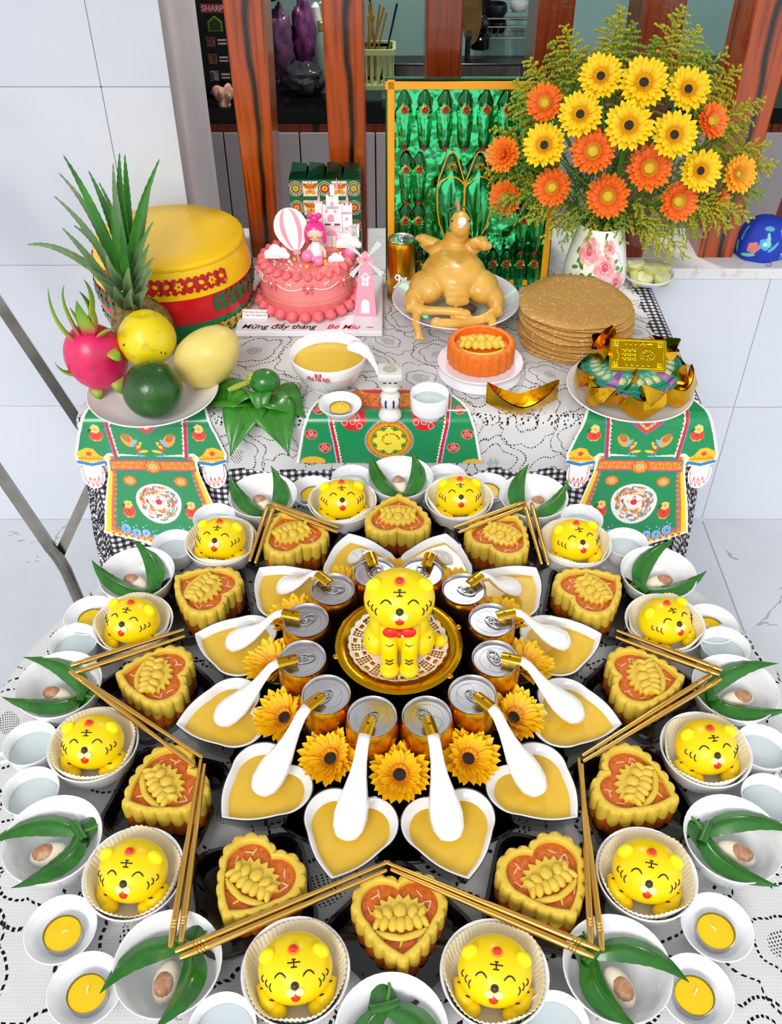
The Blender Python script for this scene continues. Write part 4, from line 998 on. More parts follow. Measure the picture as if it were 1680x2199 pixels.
# ================================================================ the altar: paper robes hanging over the front edge
def robe_fn(x0, lift, flare=0.0, yaw=0.0, wav=.0):
    def f(a, b):
        b = b * .9 - .004 + np.maximum(b - .21, 0) * .35; q = AY0 - b; rb = .019; L = np.maximum(b, 0); an = np.minimum(L / rb, PI / 2); low = np.maximum(L - rb * PI / 2, 0)
        y = np.where(b < 0, q, AY0 - (rb + lift) * np.sin(an) - low * .10 - wav * np.sin(a * 30) * np.clip(low / .1, 0, 1))
        z = AZ + lift - np.where(b < 0, 0, (rb + lift) * (1 - np.cos(an)) + low)
        return np.stack([x0 + a + low * flare, y, z], 1)
    return f
paper_gloss = print_mat('printed_paper', .22, .15)
G_, RD, GO, YE, BL, WH, OR = '0f8a4e', 'd2232a', 'e6a72c', 'f4d51e', '2a78b8', 'f7f5f2', 'e0692a'
def coin(c, x, y, r):
    c.flower(x, y, r, 'c8541e', None, 8, .2, .42); c.flower(x, y, r * .86, 'f0a13a', None, 8, .2, .38); c.disc(x, y, r * .62, 'd9601f'); c.disc(x, y, r * .5, 'f3c25a')
    s = r * .34; c.poly([(x - s, y), (x, y - s), (x + s, y), (x, y + s)], '9a5a20'); s *= .72; c.poly([(x - s, y), (x, y - s), (x + s, y), (x, y + s)], 'bcc9b8')
def rose(c, x, y, r):
    c.flower(x, y + r * .45, r * .85, 'f0b030', None, 6, 0, .5); c.flower(x, y + r * .25, r * .85, 'e23a2a', None, 7, .4, .5); c.disc(x, y + r * .3, r * .2, 'c1281c')
    c.flower(x, y - r * .65, r * .62, 'f5cf74', 'e89a2a', 6, .3, .5); c.disc(x - r * .7, y - r * .5, r * .2, '1c5a2a', r * .4, .6)
def robe_canvas():
    c = Canvas(-.142, .142, -.07, .298, .0011); rnd = random.Random(3)
    for s in (-1, 1):                                     # white paper border: sleeve, hand, body
        c.poly([(0, -.07), (s * .075, -.07), (s * .100, -.01), (s * .122, .05), (s * .135, .095), (s * .133, .118), (s * .085, .123), (s * .078, .100), (0, .10)], WH)
        c.disc(s * .109, .140, .0215, WH, .036)
        c.poly([(0, .09), (s * .079, .09), (s * .083, .14), (s * .097, .20), (s * .113, .265), (0, .297)], WH)
    for s in (-1, 1):
        c.poly([(0, -.066), (s * .071, -.066), (s * .095, -.008), (s * .117, .05), (s * .130, .097), (s * .088, .105), (s * .076, .093), (0, .10)], G_)
        c.poly([(s * .131, .090), (s * .112, .080), (s * .100, .083), (s * .092, .097), (s * .082, .104), (s * .086, .114), (s * .128, .112)], 'f3bf24')
        c.line([(s * .084, .114), (s * .107, .119), (s * .130, .112)], .007, '2b7fc4')
        c.line([(s * .088, .106), (s * .128, .104)], .0022, 'cf5a1c'); c.flower(s * .109, .094, .005, 'd9481c', None, 5)
        for k in range(5): c.disc(s * (.094 + .007 * k), .1005, .0013, 'd9481c')
        hnd = [(-.018, .121), (-.0165, .150), (-.011, .168), (-.0085, .148), (-.004, .171), (-.001, .150), (.004, .170), (.0065, .148), (.0115, .163), (.0165, .146), (.017, .121)]
        c.line([(s * (.109 + p), q) for p, q in hnd], .0013, 'd9352a')
        c.poly([(0, .10), (s * .076, .10), (s * .080, .14), (s * .093, .20), (s * .108, .262), (0, .290)], YE)
        c.poly([(0, .10), (s * .072, .10), (s * .074, .14), (s * .085, .20), (s * .098, .262), (0, .287)], OR)
        c.line([(s * .068, .135), (s * .072, .16), (s * .083, .22), (s * .089, .256), (0, .278)], .0022, '3a6fb0')
        c.poly([(0, .10), (s * .0655, .10), (s * .067, .14), (s * .077, .20), (s * .087, .254), (0, .276)], G_)
        for k in range(11):
            t = k / 10; c.disc(s * (.0700 + .0215 * t * (.55 + .45 * t)), .145 + .112 * t, .0022, 'f0a53a'); c.disc(s * (.0700 + .0215 * t * (.55 + .45 * t)), .145 + .112 * t, .0010, 'b0301a')
        for k in range(9):
            t = (k + .5) / 9; c.disc(s * .100 * t, .2855 - .0215 * t, .0046, 'f3cf5a'); c.disc(s * .100 * t, .2855 - .0215 * t, .0026, 'c8641c')
        cur = [(s * .071, -.06), (s * .070, -.02), (s * .069, .01), (s * .066, .05), (s * .062, .10)]
        c.line([(p + s * .0042, q) for p, q in cur], .0016, '4a9ad0'); c.line(cur, .0065, RD); c.line([(p - s * .0035, q) for p, q in cur], .0016, WH)
        for k in range(22):
            t = k / 21 * 3.999; i = int(t); f = t - i; x_ = cur[i][0] + (cur[i + 1][0] - cur[i][0]) * f; y_ = cur[i][1] + (cur[i + 1][1] - cur[i][1]) * f; c.disc(x_ - s * .0046, y_, .0017, WH)
        rose(c, s * .090, .048, .0135); rose(c, s * .058, .222, .0125)
        # phoenix
        c.disc(s * .036, .064, .0100, 'e8a33a', .016, s * .5); c.disc(s * .038, .058, .006, 'd9592a', .011, s * .5); c.disc(s * .039, .056, .003, '5fa04a', .006, s * .5)
        c.disc(s * .026, .070, .0035, '7fb7d6', .010, -s * .6); c.disc(s * .021, .082, .0048, 'd2442c', .008, s * .2); c.disc(s * .012, .089, .009, 'f0c93a', .003, s * .2); c.disc(s * .018, .075, .003, 'f0d24a', .009, -s * .5)
        c.disc(s * .019, .073, .0028, 'd94a2a'); c.disc(s * .017, .098, .0016, '5aa0d0', .005); c.disc(s * .023, .096, .0013, '5aa0d0', .005)
        coin(c, s * .046, .158, .0130)
        for k in range(4):                                # waves at the hem
            wx, wy, wr = s * (.070 - .018 * k), .258 + .0042 * k + .004 * (k % 2), .0095 - .0008 * k
            c.disc(wx, wy, wr, '2a7fc0'); c.ring(wx, wy, wr * .75, .0016, 'bfe0f2'); c.ring(wx, wy, wr * .4, .0014, 'bfe0f2'); c.disc(wx + s * .004, wy - .011, .0012, 'bfe0f2'); c.disc(wx - s * .002, wy - .014, .001, 'bfe0f2')
    # neckline
    for w, q, col in ((.066, .052, '3a7fc4'), (.062, .050, 'd9442c'), (.052, .041, 'f2d59a'), (.046, .036, 'd9442c'), (.034, .026, '3f9a5a'), (.028, .021, '4aa6c8'), (.02, .012, 'e8a03a')):
        c.poly([(-w, -.07), (-w * .86, .004), (0, q), (w * .86, .004), (w, -.07)], col, False)
    for k in range(-9, 10):
        t = abs(k) / 9; x_ = k / 9 * .046; c.disc(x_, .0395 - .037 * t, .0021, 'b55a22'); c.disc(x_, .0395 - .037 * t, .0010, 'f7e6b0')
    # belt
    c.poly([(-.0745, .1075), (.0745, .1075), (.0765, .1345), (-.0765, .1345)], '3a6fb0'); c.poly([(-.073, .1095), (.073, .1095), (.075, .1325), (-.075, .1325)], 'd9541f'); c.poly([(-.073, .113), (.073, .113), (.074, .129), (-.074, .129)], 'ef9a2e')
    for k in range(-10, 11): c.ring(k * .0068, .121 + .003 * (k % 2 * 2 - 1), .0034, .0014, 'cf4a1c')
    coin(c, 0, .124, .0165)
    # dragon roundel
    c.disc(0, .206, .0425, '3f8f6a'); c.disc(0, .206, .0415, WH); c.disc(0, .206, .0385, 'f3efe6')
    for k in range(150):
        a = rnd.uniform(0, TAU); r_ = rnd.uniform(.016, .035); w = rnd.uniform(.004, .008)
        a2 = a + .5; c.line([(r_ * math.cos(a), .206 + r_ * math.sin(a)), ((r_ + .002) * math.cos(a + .15), .206 + (r_ + .002) * math.sin(a + .15)), (r_ * math.cos(a + .3), .206 + r_ * math.sin(a + .3))], rnd.uniform(.0013, .0028), rnd.choice(['e0862a', 'c8602a', 'd9a24a', 'e0862a', 'd9772a', '4f9cb8', 'e6c07a', 'a8482a']))
    for k in range(7): c.disc(.030 * math.cos(k * .9), .206 + .030 * math.sin(k * .9), .0035, '3f8fb0', .0022, k)
    c.disc(.0, .208, .0062, 'd6252a'); c.line([(-.003, .200), (0, .193), (.002, .201)], .0016, 'd6252a'); c.line([(.008, .207), (.013, .203)], .0014, 'd6252a'); c.line([(-.008, .209), (-.013, .206)], .0014, 'd6252a')
    return c
RC = robe_canvas()
xl = at(313, 893, AZ).x; xr = at(1391, 893, AZ).x
o = RC.mesh('paper_robe', robe_fn(xl, .0055, .0, wav=.002), paper_gloss); tag(o, 'green printed paper robe with dragon roundel hanging below the fruit plate', 'paper robe', 'paper robes on the altar front')
o = RC.mesh('paper_robe', robe_fn(xr, .0055, .0, wav=.002), paper_gloss); tag(o, 'green printed paper robe with dragon roundel hanging below the gold ingot plate', 'paper robe', 'paper robes on the altar front')
mc = Canvas(-.172, .172, -.062, .115, .0011); rnd = random.Random(5)
for s in (-1, 1):
    mc.poly([(0, -.050), (s * .112, -.050), (s * .130, -.02), (s * .152, .04), (s * .166, .115), (0, .115)], WH)
    mc.poly([(0, -.047), (s * .107, -.047), (s * .125, -.018), (s * .147, .04), (s * .160, .115), (0, .115)], G_)
mc.disc(0, -.035, .078, 'cf2f1c', .040); mc.disc(0, -.037, .074, 'e07a22', .035)
for k in range(130):
    a = rnd.uniform(0, TAU); r_ = math.sqrt(rnd.random()); mc.disc(.070 * r_ * math.cos(a), -.037 + .033 * r_ * math.sin(a), rnd.uniform(.0018, .0040), rnd.choice(['cf2f1c', 'd9401c', 'f2b94a', 'f0a030']), rnd.uniform(.001, .0022), rnd.uniform(0, 3))
mc.poly([(-.05, -.062), (.05, -.062), (.036, -.050), (0, -.046), (-.036, -.050)], 'c8253a')
def swirl(c, x, y, r):
    c.flower(x, y, r, 'd6222a', None, 7, .3, .52); c.disc(x - r * .9, y - r * .45, r * .4, 'd6222a', r * .22); c.disc(x, y, r * .6, 'd6222a')
    for k in range(7):
        a = k * .9; q = r * (.3 + .5 * (k % 2)); c.ring(x + q * math.cos(a), y + q * math.sin(a), r * .22, .0011, 'f4c9c2')
for s in (-1, 1):
    swirl(mc, s * .062, .020, .021)
    cur = [(s * .106, -.047), (s * .104, -.01), (s * .100, .03), (s * .094, .07), (s * .089, .115)]
    mc.line([(p + s * .0048, q) for p, q in cur], .0018, '3f8fd0'); mc.line([(p + s * .0034, q) for p, q in cur], .0014, WH); mc.line(cur, .0062, 'cf1f26'); mc.line([(p - s * .0036, q) for p, q in cur], .0014, WH)
    for k in range(26):
        t = k / 25 * 3.999; i = int(t); f = t - i; mc.disc(cur[i][0] + (cur[i + 1][0] - cur[i][0]) * f - s * .0044, cur[i][1] + (cur[i + 1][1] - cur[i][1]) * f, .0017, WH)
    for x_, y_ in ((.122, .004), (.136, .050), (.113, .080)):
        mc.disc(s * x_, y_, .0112, 'b8202a'); mc.ring(s * x_, y_, .0105, .0011, 'e8a08a')
        for k in range(3):
            a = k * TAU / 3 + .4; mc.ring(s * x_ + .0048 * math.cos(a), y_ + .0048 * math.sin(a), .0030, .0012, 'f0c9bd')
mc.disc(-.135, .112, .022, 'f0b828', .012); mc.disc(.150, .116, .02, 'f0b828', .01)
for r_, col in ((.0440, '3f86c8'), (.0418, 'f2c640'), (.0405, '7a3a14'), (.0392, 'eda62a'), (.0315, '7a3a14'), (.0300, 'e8b02a'), (.0285, '2f8a3a'), (.0262, 'f2de3a')): mc.disc(0, .064, r_, col)
for k in range(34):
    a = k / 34 * TAU; mc.line([(.0335 * math.cos(a), .064 + .0335 * math.sin(a)), (.0378 * math.cos(a), .064 + .0378 * math.sin(a)), (.0378 * math.cos(a + .11), .064 + .0378 * math.sin(a + .11)), (.0350 * math.cos(a + .11), .064 + .0350 * math.sin(a + .11))], .0010, 'a8581a')
for k in range(16):
    a = k / 16 * TAU; mc.disc(.0265 * math.cos(a), .064 + .0265 * math.sin(a), .0036, '2f8a3a' if k % 2 else 'f2de3a')
for k in range(60):
    a = rnd.uniform(0, 5.2); r_ = .006 + .0125 * a / 5.2; mc.disc(r_ * math.cos(a + 1), .064 + r_ * math.sin(a + 1), rnd.uniform(.0015, .003), rnd.choice(['c8682a', 'b5501c', 'd98a3a', 'e8c24a']), .0014, a)
o = mc.mesh('paper_robe', robe_fn(at(836, 900, AZ).x, .0055, 0), paper_gloss); tag(o, 'green printed paper robe with gold roundel under the candlestick', 'paper robe', 'paper robes on the altar front')

# ================================================================ plates and bowls on the altar
def plate(r, h=.026, n=48): return [(r * .52, 0), (r * .54, .0025), (r * .62, .004), (r * .85, h * .5), (r, h - .0015), (r * 1.004, h), (r * .992, h + .001), (r * .84, h * .5 + .003), (r * .62, .0072), (0, .0062)]
p = at(330, 842, AZ + .026); fr = 139 / pxm(p); p.z = AZ + .0062
FP = thing('fruit_plate', 'white plate holding five fruits at the altar\'s left corner', 'plate', p)
MB().lathe(plate(fr), 56).build('plate_disc', white_china, FP, 60); MB().lathe([(fr * .5, .0), (fr * .54, .001), (fr * .54, .004), (fr * .5, .004)], 40).build('foot_ring', white_china, FP)
# green fruit
gp = at(328, 837, AZ + .066); rg = 64 / pxm(gp)
green_skin = mat('green_peel', '164208', .25, coat=.2, vary=(9, '22580f', .4, .65), bmp=(130, .55, .0016))
t = thing('green_orange', 'round dark green citrus at the front of the fruit plate', 'fruit', gp)
MB().ball((0, 0, 0), (rg * 1.0, rg, rg * .97), 36, 24).build('peel', green_skin, t, 180); MB().lathe([(.004, 0), (.003, .003), (0, .003)], 8, M=Matrix.Translation((.004, .012, rg * .93))).build('stem_button', leaf_light, t)
yp = atY(315, 726, gp.y + .092); ry = 63 / pxm(yp)
t = thing('yellow_pomelo', 'round yellow citrus stacked above the green one', 'fruit', yp)
b = MB(); b.ball((0, 0, 0), (ry, ry, ry * .98), 36, 24)
b.V = [(x * (1 - .10 * max(0, z / ry)), y * (1 - .10 * max(0, z / ry)), z - .006 * max(0, 1 - math.hypot(x, y) / .02) * (1 if z > 0 else -1)) for x, y, z in b.V]
b.build('peel', mat('yellow_peel', 'e8cf10', .35, vary=(60, 'c9b40c', .55, .72), bmp=(240, .3, .001)), t, 180)
for a, e in ((-2.2, .2), (-.9, -.1), (-1.3, -.35), (-.75, -.2)):
    d_ = Vector((math.cos(a) * math.cos(e), math.sin(a) * math.cos(e), math.sin(e))) * (ry * .985); MB().ball(tuple(d_), (.0022, .001, .003), 6, 5).build('scar', mat('peel_scar', '5a4a12', .7), t)
mp = at(446, 766, AZ + .076); rm = 62 / pxm(mp)
t = thing('mango', 'pale yellow mango leaning on the right of the fruit plate', 'fruit', mp, rot=(R(0), R(-38), R(12)))
b = MB(); b.ball((0, 0, 0), (rm * 1.28, rm * .92, rm * .98), 36, 24); b.V = [(x, y * (1 + .10 * x / rm), z * (1 + .10 * -x / rm)) for x, y, z in b.V]
b.build('skin', mat('mango_skin', 'e9d27c', .4, vary=(14, 'dcc25a', .4, .7), bmp=(200, .1, .0008)), t, 180); MB().ball((-rm * 1.27, 0, 0), (.003, .004, .004), 8, 6).build('stem_scar', mat('peel_scar', '5a4a12', .7), t)
# dragon fruit
dp = at(206, 766, AZ + .088); rd = 65 / pxm(dp)
pink = mat('dragon_pink', 'd81a5e', .35, vary=(18, 'b90f3c', .45, .7), coat=.1)
t = thing('dragon_fruit', 'pink dragon fruit with long green scales, left on the fruit plate', 'fruit', dp)
b = MB(); b.ball((0, 0, 0), (rd * 1.0, rd * .95, rd * 1.16), 30, 20, M=Matrix.Rotation(R(-18), 4, 'Y')); b.build('skin', pink, t, 180)
def scale_leaf(p0, p1, bend, w, name='scale'):
    p0, p1 = Vector(p0), Vector(p1); m_ = (p0 + p1) / 2 + Vector(bend); b = MB()
    path = [p0 * (1 - k / 10) ** 2 + m_ * 2 * (k / 10) * (1 - k / 10) + p1 * (k / 10) ** 2 for k in range(11)]
    rad = [w * (.95 - .15 * k / 10) * (1 - (k / 10) ** 2.2) + .0004 for k in range(11)]; b.tube(path, rad, 8, flat=.34)
    for i_, v in enumerate(b.V):
        k = (i_ // 8) / 10; b.C[i_] = grad('d8205e', '8fae30', min(1, k * 2.6)) if k < .4 else grad('8fae30', '3f7a20', (k - .4) / .6)
    b.build(name, print_mat('scale_skin', .4), t, 180)
def DP(px, py, dy=0.0): return atY(px, py, dp.y + dy) - dp
for base, tip_, bend, w in [((165, 735), (103, 618), (-.02, -.01, -.01), .0095), ((176, 728), (138, 613), (-.022, 0, .02), .008), ((182, 715), (180, 600), (.028, 0, .012), .0085), ((195, 715), (164, 645), (0, -.012, 0), .012), ((205, 712), (170, 625), (.01, .01, 0), .010), ((215, 722), (252, 708), (0, -.01, .015), .008), ((166, 800), (117, 778), (-.004, -.01, -.012), .009), ((245, 800), (262, 845), (.012, -.02, -.004), .012), ((230, 745), (262, 772), (.01, -.02, .0), .010), ((208, 826), (214, 862), (0, -.012, 0), .010), ((186, 718), (150, 660), (-.006, .004, .01), .008)]:
    scale_leaf(DP(*base, -.012), DP(*tip_, -.03), bend, w * 1.35)
# pineapple
pp = Vector((atY(312, 690, 1.535).x, 1.535, AZ + .035)); t = thing('pineapple', 'pineapple with a tall spiky green crown behind the citrus', 'fruit', pp)
crb = atY(290, 650, 1.535) - pp
b = MB(); pr = []
for k in range(13):
    v = k / 12; c_ = Vector((0, 0, -.012)).lerp(crb, v); r_ = .053 * (math.sin(PI * (.12 + .80 * v)) ** .5) if k else .03
    pr.append([tuple(c_ + Vector(((r_ + .0035 * abs(math.sin(q / 28 * PI * 9 + k * 1.57))) * math.cos(q / 28 * TAU), (r_ + .0035 * abs(math.sin(q / 28 * PI * 9 + k * 1.57))) * math.sin(q / 28 * TAU), 0))) for q in range(28)])
b.loft(pr); b.build('fruit_body', mat('pineapple_rind', '9a7f3a', .6, vary=(90, '55491f', .4, .62), bmp=(120, .6, .003)), t, 60)
pine_g = mat('pineapple_leaf', '5f8450', .45, vary=(24, '8a9a78', .45, .75, (1, 1, .3))); pine_d = mat('pineapple_leaf_bright', '458c30', .4, vary=(24, '1f5a1c', .4, .7, (1, 1, .3)))
def spike(p0, p1, bend, w, m):
    p0, p1 = Vector(p0), Vector(p1); c_ = (p0 + p1) / 2 + Vector(bend); b = MB()
    d0 = (p1 - p0).normalized(); fwd = Vector((0, -1, .25)).normalized(); s0 = d0.cross(fwd).normalized()
    n_ = 15
    def fn(u, v):
        q = p0 * (1 - u) ** 2 + c_ * 2 * u * (1 - u) + p1 * u * u; d = ((c_ - p0) * (1 - u) + (p1 - c_) * u).normalized(); s_ = d.cross(fwd)
        s_ = s_.normalized() if s_.length > .1 else s0; n = s_.cross(d); a = v * 2 - 1; ww = w * (.75 + .5 * u - 1.25 * u ** 1.7) + .0003
        tooth = .0008 * ((int(u * 28)) % 2) * (abs(a) > .9)
        return tuple(q + s_ * a * (ww + tooth) + n * (abs(a) ** 1.5 * ww * .7))
    b.grid(fn, 29, 5); me = b.mesh('crown_leaf', m, 180); link('crown_leaf', me, t)
def PP(px, py, Y): return atY(px, py, Y) - pp
CR = [((262, 590), (136, 333), (.006, 0, .03), .0095, 1, -.02), ((256, 600), (126, 371), (.015, .02, .02), .008, 0, .03), ((252, 606), (115, 420), (.02, 0, .02), .008, 0, -.01), ((256, 622), (58, 526), (.00, -.01, .06), .008, 0, -.04), ((248, 628), (133, 489), (.01, -.02, .025), .0085, 0, -.05), ((256, 610), (158, 484), (.012, .02, .015), .009, 0, .03),
      ((268, 560), (190, 366), (.008, 0, .01), .0085, 1, .01), ((270, 570), (212, 391), (.006, .03, .0), .007, 0, .05), ((274, 560), (243, 350), (-.008, 0, .0), .0085, 0, -.01), ((278, 560), (257, 328), (-.006, 0, .02), .009, 1, .0), ((282, 570), (268, 331), (.004, 0, .02), .009, 1, .02), ((272, 590), (240, 440), (-.004, -.02, .0), .008, 1, -.04), ((284, 580), (343, 341), (-.018, 0, .0), .010, 1, -.01), ((288, 600), (324, 396), (-.004, .02, .0), .007, 0, .03),
      ((290, 620), (330, 475), (-.014, -.02, .01), .008, 0, -.03), ((292, 625), (321, 523), (-.004, -.02, .008), .010, 0, -.04), ((294, 635), (331, 552), (-.006, -.02, .012), .009, 0, -.05), ((296, 645), (331, 577), (-.004, -.02, .012), .010, 0, -.05), ((262, 635), (186, 573), (.006, -.02, .018), .010, 0, -.05), ((268, 645), (214, 602), (.004, -.02, .015), .011, 0, -.055), ((280, 620), (262, 470), (.002, -.03, .0), .010, 1, -.05), ((272, 615), (228, 548), (0, -.03, .01), .011, 0, -.06), ((286, 640), (276, 575), (0, -.03, .01), .012, 0, -.065), ((276, 655), (246, 615), (0, -.025, .01), .012, 0, -.065), ((292, 655), (318, 618), (0, -.025, .01), .012, 0, -.065), ((284, 662), (282, 620), (0, -.03, .008), .012, 0, -.07)]
for a, c2, bend, w, mm, dy in CR: spike(PP(a[0], a[1], 1.535 + dy * .3), PP(c2[0], c2[1], 1.535 + dy), bend, w * 1.12, pine_d if mm else pine_g)

# ---- drum shaped paper box
bc = at(372, 690, AZ); dr = thing('paper_drum', 'drum shaped yellow, red and green paper box behind the pineapple', 'box', (atY(365, 560, 1.70).x, 1.722, AZ + .0005))
drum_y = mat('drum_yellow', 'fbc800', .3, bmp=(14, .35, .005)); drum_r = mat('drum_red', 'd2141c', .22); drum_g = mat('drum_green', '0d7a3e', .22)
RDm = 170 / pxm(atY(365, 545, 1.705)); HD = .158
def dprof(z): return RDm * (.87 + .13 * math.sin(PI * (.15 + .75 * z / HD)))
def band(z0, z1, nm, m, off=0.0): MB().lathe([(dprof(z0) - .004, z0)] + [(dprof(z0 + (z1 - z0) * k / 6) + off, z0 + (z1 - z0) * k / 6) for k in range(7)] + [(dprof(z1) - .004, z1)], 64).build(nm, m, dr, 40)
band(.0, .045, 'green_band', drum_g); band(.043, .098, 'red_band', drum_r, .0005); band(.096, HD - .004, 'yellow_side', drum_y, .0012)
RL = dprof(HD) + .003
MB().lathe([(RL - .001, HD - .012), (RL + .0015, HD - .010), (RL + .001, HD - .002), (RL - .003, HD + .001), (RL * .6, HD + .002), (0, HD + .0005)], 72, wob=lambda a, r, z: .0008 * math.sin(a * 40) if r > .1 else 0).build('lid', drum_y, dr, 60)
def trim(name, z0, z1, a0, a1, m_col, seed, off):
    c = Canvas(0, (a1 - a0) * RDm, z0, z1, .0014); rn = random.Random(seed); L = (a1 - a0) * RDm; zm = (z0 + z1) / 2; hh = (z1 - z0) / 2
    c.put(np.abs(c.y - zm) < hh * (.62 + .3 * np.abs(np.sin(c.x * TAU / .028))), m_col)
    n_ = int(L / .020)
    for k in range(n_):
        x_ = (k + .5) * L / n_
        if k % 3 == 1:
            for q in range(6): c.disc(x_ + .0055 * math.cos(q * PI / 3), zm + .0055 * math.sin(q * PI / 3), .0018, None, .0030, q * PI / 3 + PI / 2)
        else: c.disc(x_, zm + hh * .1, .0050, None, .0032, .4 if k % 2 else -.4); c.disc(x_ + .006, zm - hh * .45, .0018, None)
    def f(x, z):
        a = a0 + x / RDm; rr_ = np.array([dprof(v) for v in z]) + off + .001 * np.sin(x * 300); return np.stack([rr_ * np.cos(a), rr_ * np.sin(a), z], 1)
    c.mesh(name, f, print_mat('cut_paper', .25), dr)
trim('red_cut_paper', .104, .140, R(-112), R(-38), 'b80f18', 1, .0028); trim('red_cut_paper', .104, .140, R(150), R(230), 'b80f18', 2, .0028)
trim('green_cut_paper', .055, .096, R(-52), R(20), '0c6a3c', 3, .0022); trim('green_cut_paper', .055, .096, R(190), R(262), '0c6a3c', 4, .0022); trim('gold_cut_paper', .004, .034, R(-60), R(10), 'd9a020', 5, .0018); trim('gold_cut_paper', .004, .034, R(180), R(250), 'd9a020', 6, .0018)

# ---- pink cake on its board
q0, q1 = at(503, 706, AZ + .012), at(818, 716, AZ + .012); bwid = (q1 - q0).length; bcen = (q0 + q1) / 2
bd_ = thing('cake_board', 'white square cake board with handwritten greeting', 'board', (bcen.x + .003, bcen.y + .115, AZ + .0005), R(0))
MB().bbox((0, 0, .006), (bwid, .235, .012), .003).build('board', mat('board_white', 'f0ecf0', .2), bd_, 40)
text('greeting_black', 'Mừng đầy tháng', .0225, black_ink, bd_, (-.060, -.1, .0122), (0, 0, R(-.5)), shear=.32, bold=.00025, sx=.96)
text('greeting_red', 'Bé Miu  ~', .0235, red_ink, bd_, (.078, -.101, .0122), (0, 0, R(-.5)), shear=.35, bold=.0002, sx=.96)
pinkm = mat('pink_cream', 'f48c88', .5, sss=.1, vary=(30, 'f0807e', .4, .65)); pink2 = mat('pink_cream_dark', 'f0757a', .5, vary=(60, 'ea666e', .4, .65))
ck = thing('birthday_cake', 'round coral pink cream cake with piped shell borders', 'cake', (atY(663, 620, 1.755).x, bd_.location.y + .012, AZ + .013))
RK = 100 / pxm(Vector((0, ck.location.y, AZ + .09))); HK = .088
MB().lathe([(RK * 1.0, 0), (RK, .03), (RK * 1.012, .032), (RK * 1.012, .035), (RK, .037), (RK * 1.01, .041), (RK * 1.01, .043), (RK * .99, .046), (RK * .985, HK - .004), (RK * .96, HK), (0, HK)], 56).build('cake_body', pinkm, ck, 50)
sh = MB(); sh.grid(lambda u, v: ((.0125 + .0014 * math.cos(u * TAU * 5)) * math.sin(PI * v) ** .7 * math.cos(u * TAU) * (1.1 - .4 * v), -.012 + .026 * v, max(0, .009 + (.0115 + .0012 * math.cos(u * TAU * 5)) * math.sin(PI * v) ** .7 * math.sin(u * TAU))), 30, 9, cu=True)
shm = sh.mesh('piped_shell', pink2, 180)
for k in range(24):
    a = TAU * k / 24; o = link('piped_shell', shm, ck, ((RK + .006) * math.cos(a), (RK + .006) * math.sin(a), .002), a + PI / 2); o.rotation_euler = (R(0), 0, a + PI / 2 - 1.2); o.scale = (1, 1, 1.1)
for k in range(26):
    a = TAU * k / 26; o = link('piped_ruffle', shm, ck, ((RK - .008) * math.cos(a), (RK - .008) * math.sin(a), HK - .004)); o.rotation_euler = (R(10), 0, a + PI / 2 - .35); o.scale = (.72, 1.0, .78)
sw = MB()
for k in range(8):
    a0 = TAU * k / 8 + .1; sw.tube([((RK + .0012) * math.cos(a0 + TAU / 8 * v), (RK + .0012) * math.sin(a0 + TAU / 8 * v), .076 - .011 * math.sin(PI * v)) for v in [q / 12 for q in range(13)]], .0012, 6)
sw.build('swag_piping', mat('white_cream', 'fbe6e4', .5), ck)
for k in range(8):
    a = TAU * k / 8 + .1; bw_ = MB(); c_ = Vector(((RK + .004) * math.cos(a), (RK + .004) * math.sin(a), .074)); tx = Vector((-math.sin(a), math.cos(a), 0))
    for s_ in (-1, 1): bw_.tube([c_, c_ + tx * s_ * .007 + Vector((0, 0, .004)), c_ + tx * s_ * .010 + Vector((0, 0, -.002)), c_], [.0024, .0026, .0026, .002], 6); bw_.tube([c_, c_ + tx * s_ * .006 + Vector((0, 0, -.012))], [.002, .003], 6)
    bw_ = bw_.build('cream_bow', pink2, ck); MB().ball(tuple(c_ + Vector((math.cos(a), math.sin(a), 0)) * .003), .0024, 8, 6).build('pearl', white_paint, bw_)
    a += TAU / 16; c_ = Vector(((RK + .002) * math.cos(a), (RK + .002) * math.sin(a), .078)); tx = Vector((-math.sin(a), math.cos(a), 0)); bw_ = MB()
    for s_ in (-1, 1): bw_.tube([c_, c_ + tx * s_ * .005 + Vector((0, 0, .003)), c_ + tx * s_ * .006 + Vector((0, 0, -.001)), c_, c_ + tx * s_ * .004 + Vector((0, 0, -.006))], .0009, 5)
    bw_.build('white_bow', mat('white_cream', 'fbe6e4', .5), ck)
CKZ = AZ + .013 + HK; CKL = ck.location
# toppers, each a thing of its own
pinkc = mat('card_pink', 'f3a3b5', .5); whitec = mat('card_white', 'fbf6f6', .5)
def standing(name, label, cat, px, py, Y, lean=-8): # a flat card standing in the cake; local x right, z up
    p_ = atY(px, py, Y); return thing(name, label, cat, p_, rot=(R(lean), 0, 0))
def card(outline, m, par, name, y0=-.001, y1=.001): return MB().loft([[(x, y0, z) for x, z in outline], [(x, y1, z) for x, z in outline]]).build(name, m, par, 25)
Yb = CKL.y + .0
t = standing('balloon_topper', 'white and pink striped hot air balloon card standing in the cake', 'cake topper', 639, 546, Yb - .01); t.rotation_euler = (R(-8), R(-11), 0)
s_ = 1 / pxm(t.location); 
def prof_b(k): return [(k * 36 * s_ * math.sin(a) * (1 if math.cos(a) > -.2 else 1 - .35 * (-.2 - math.cos(a))), (58 + 42 * math.cos(a)) * s_ if math.cos(a) > -.2 else (58 + 42 * math.cos(a) * 1.22) * s_) for a in [q / 40 * TAU for q in range(40)]]
card(prof_b(1.0), whitec, t, 'balloon')
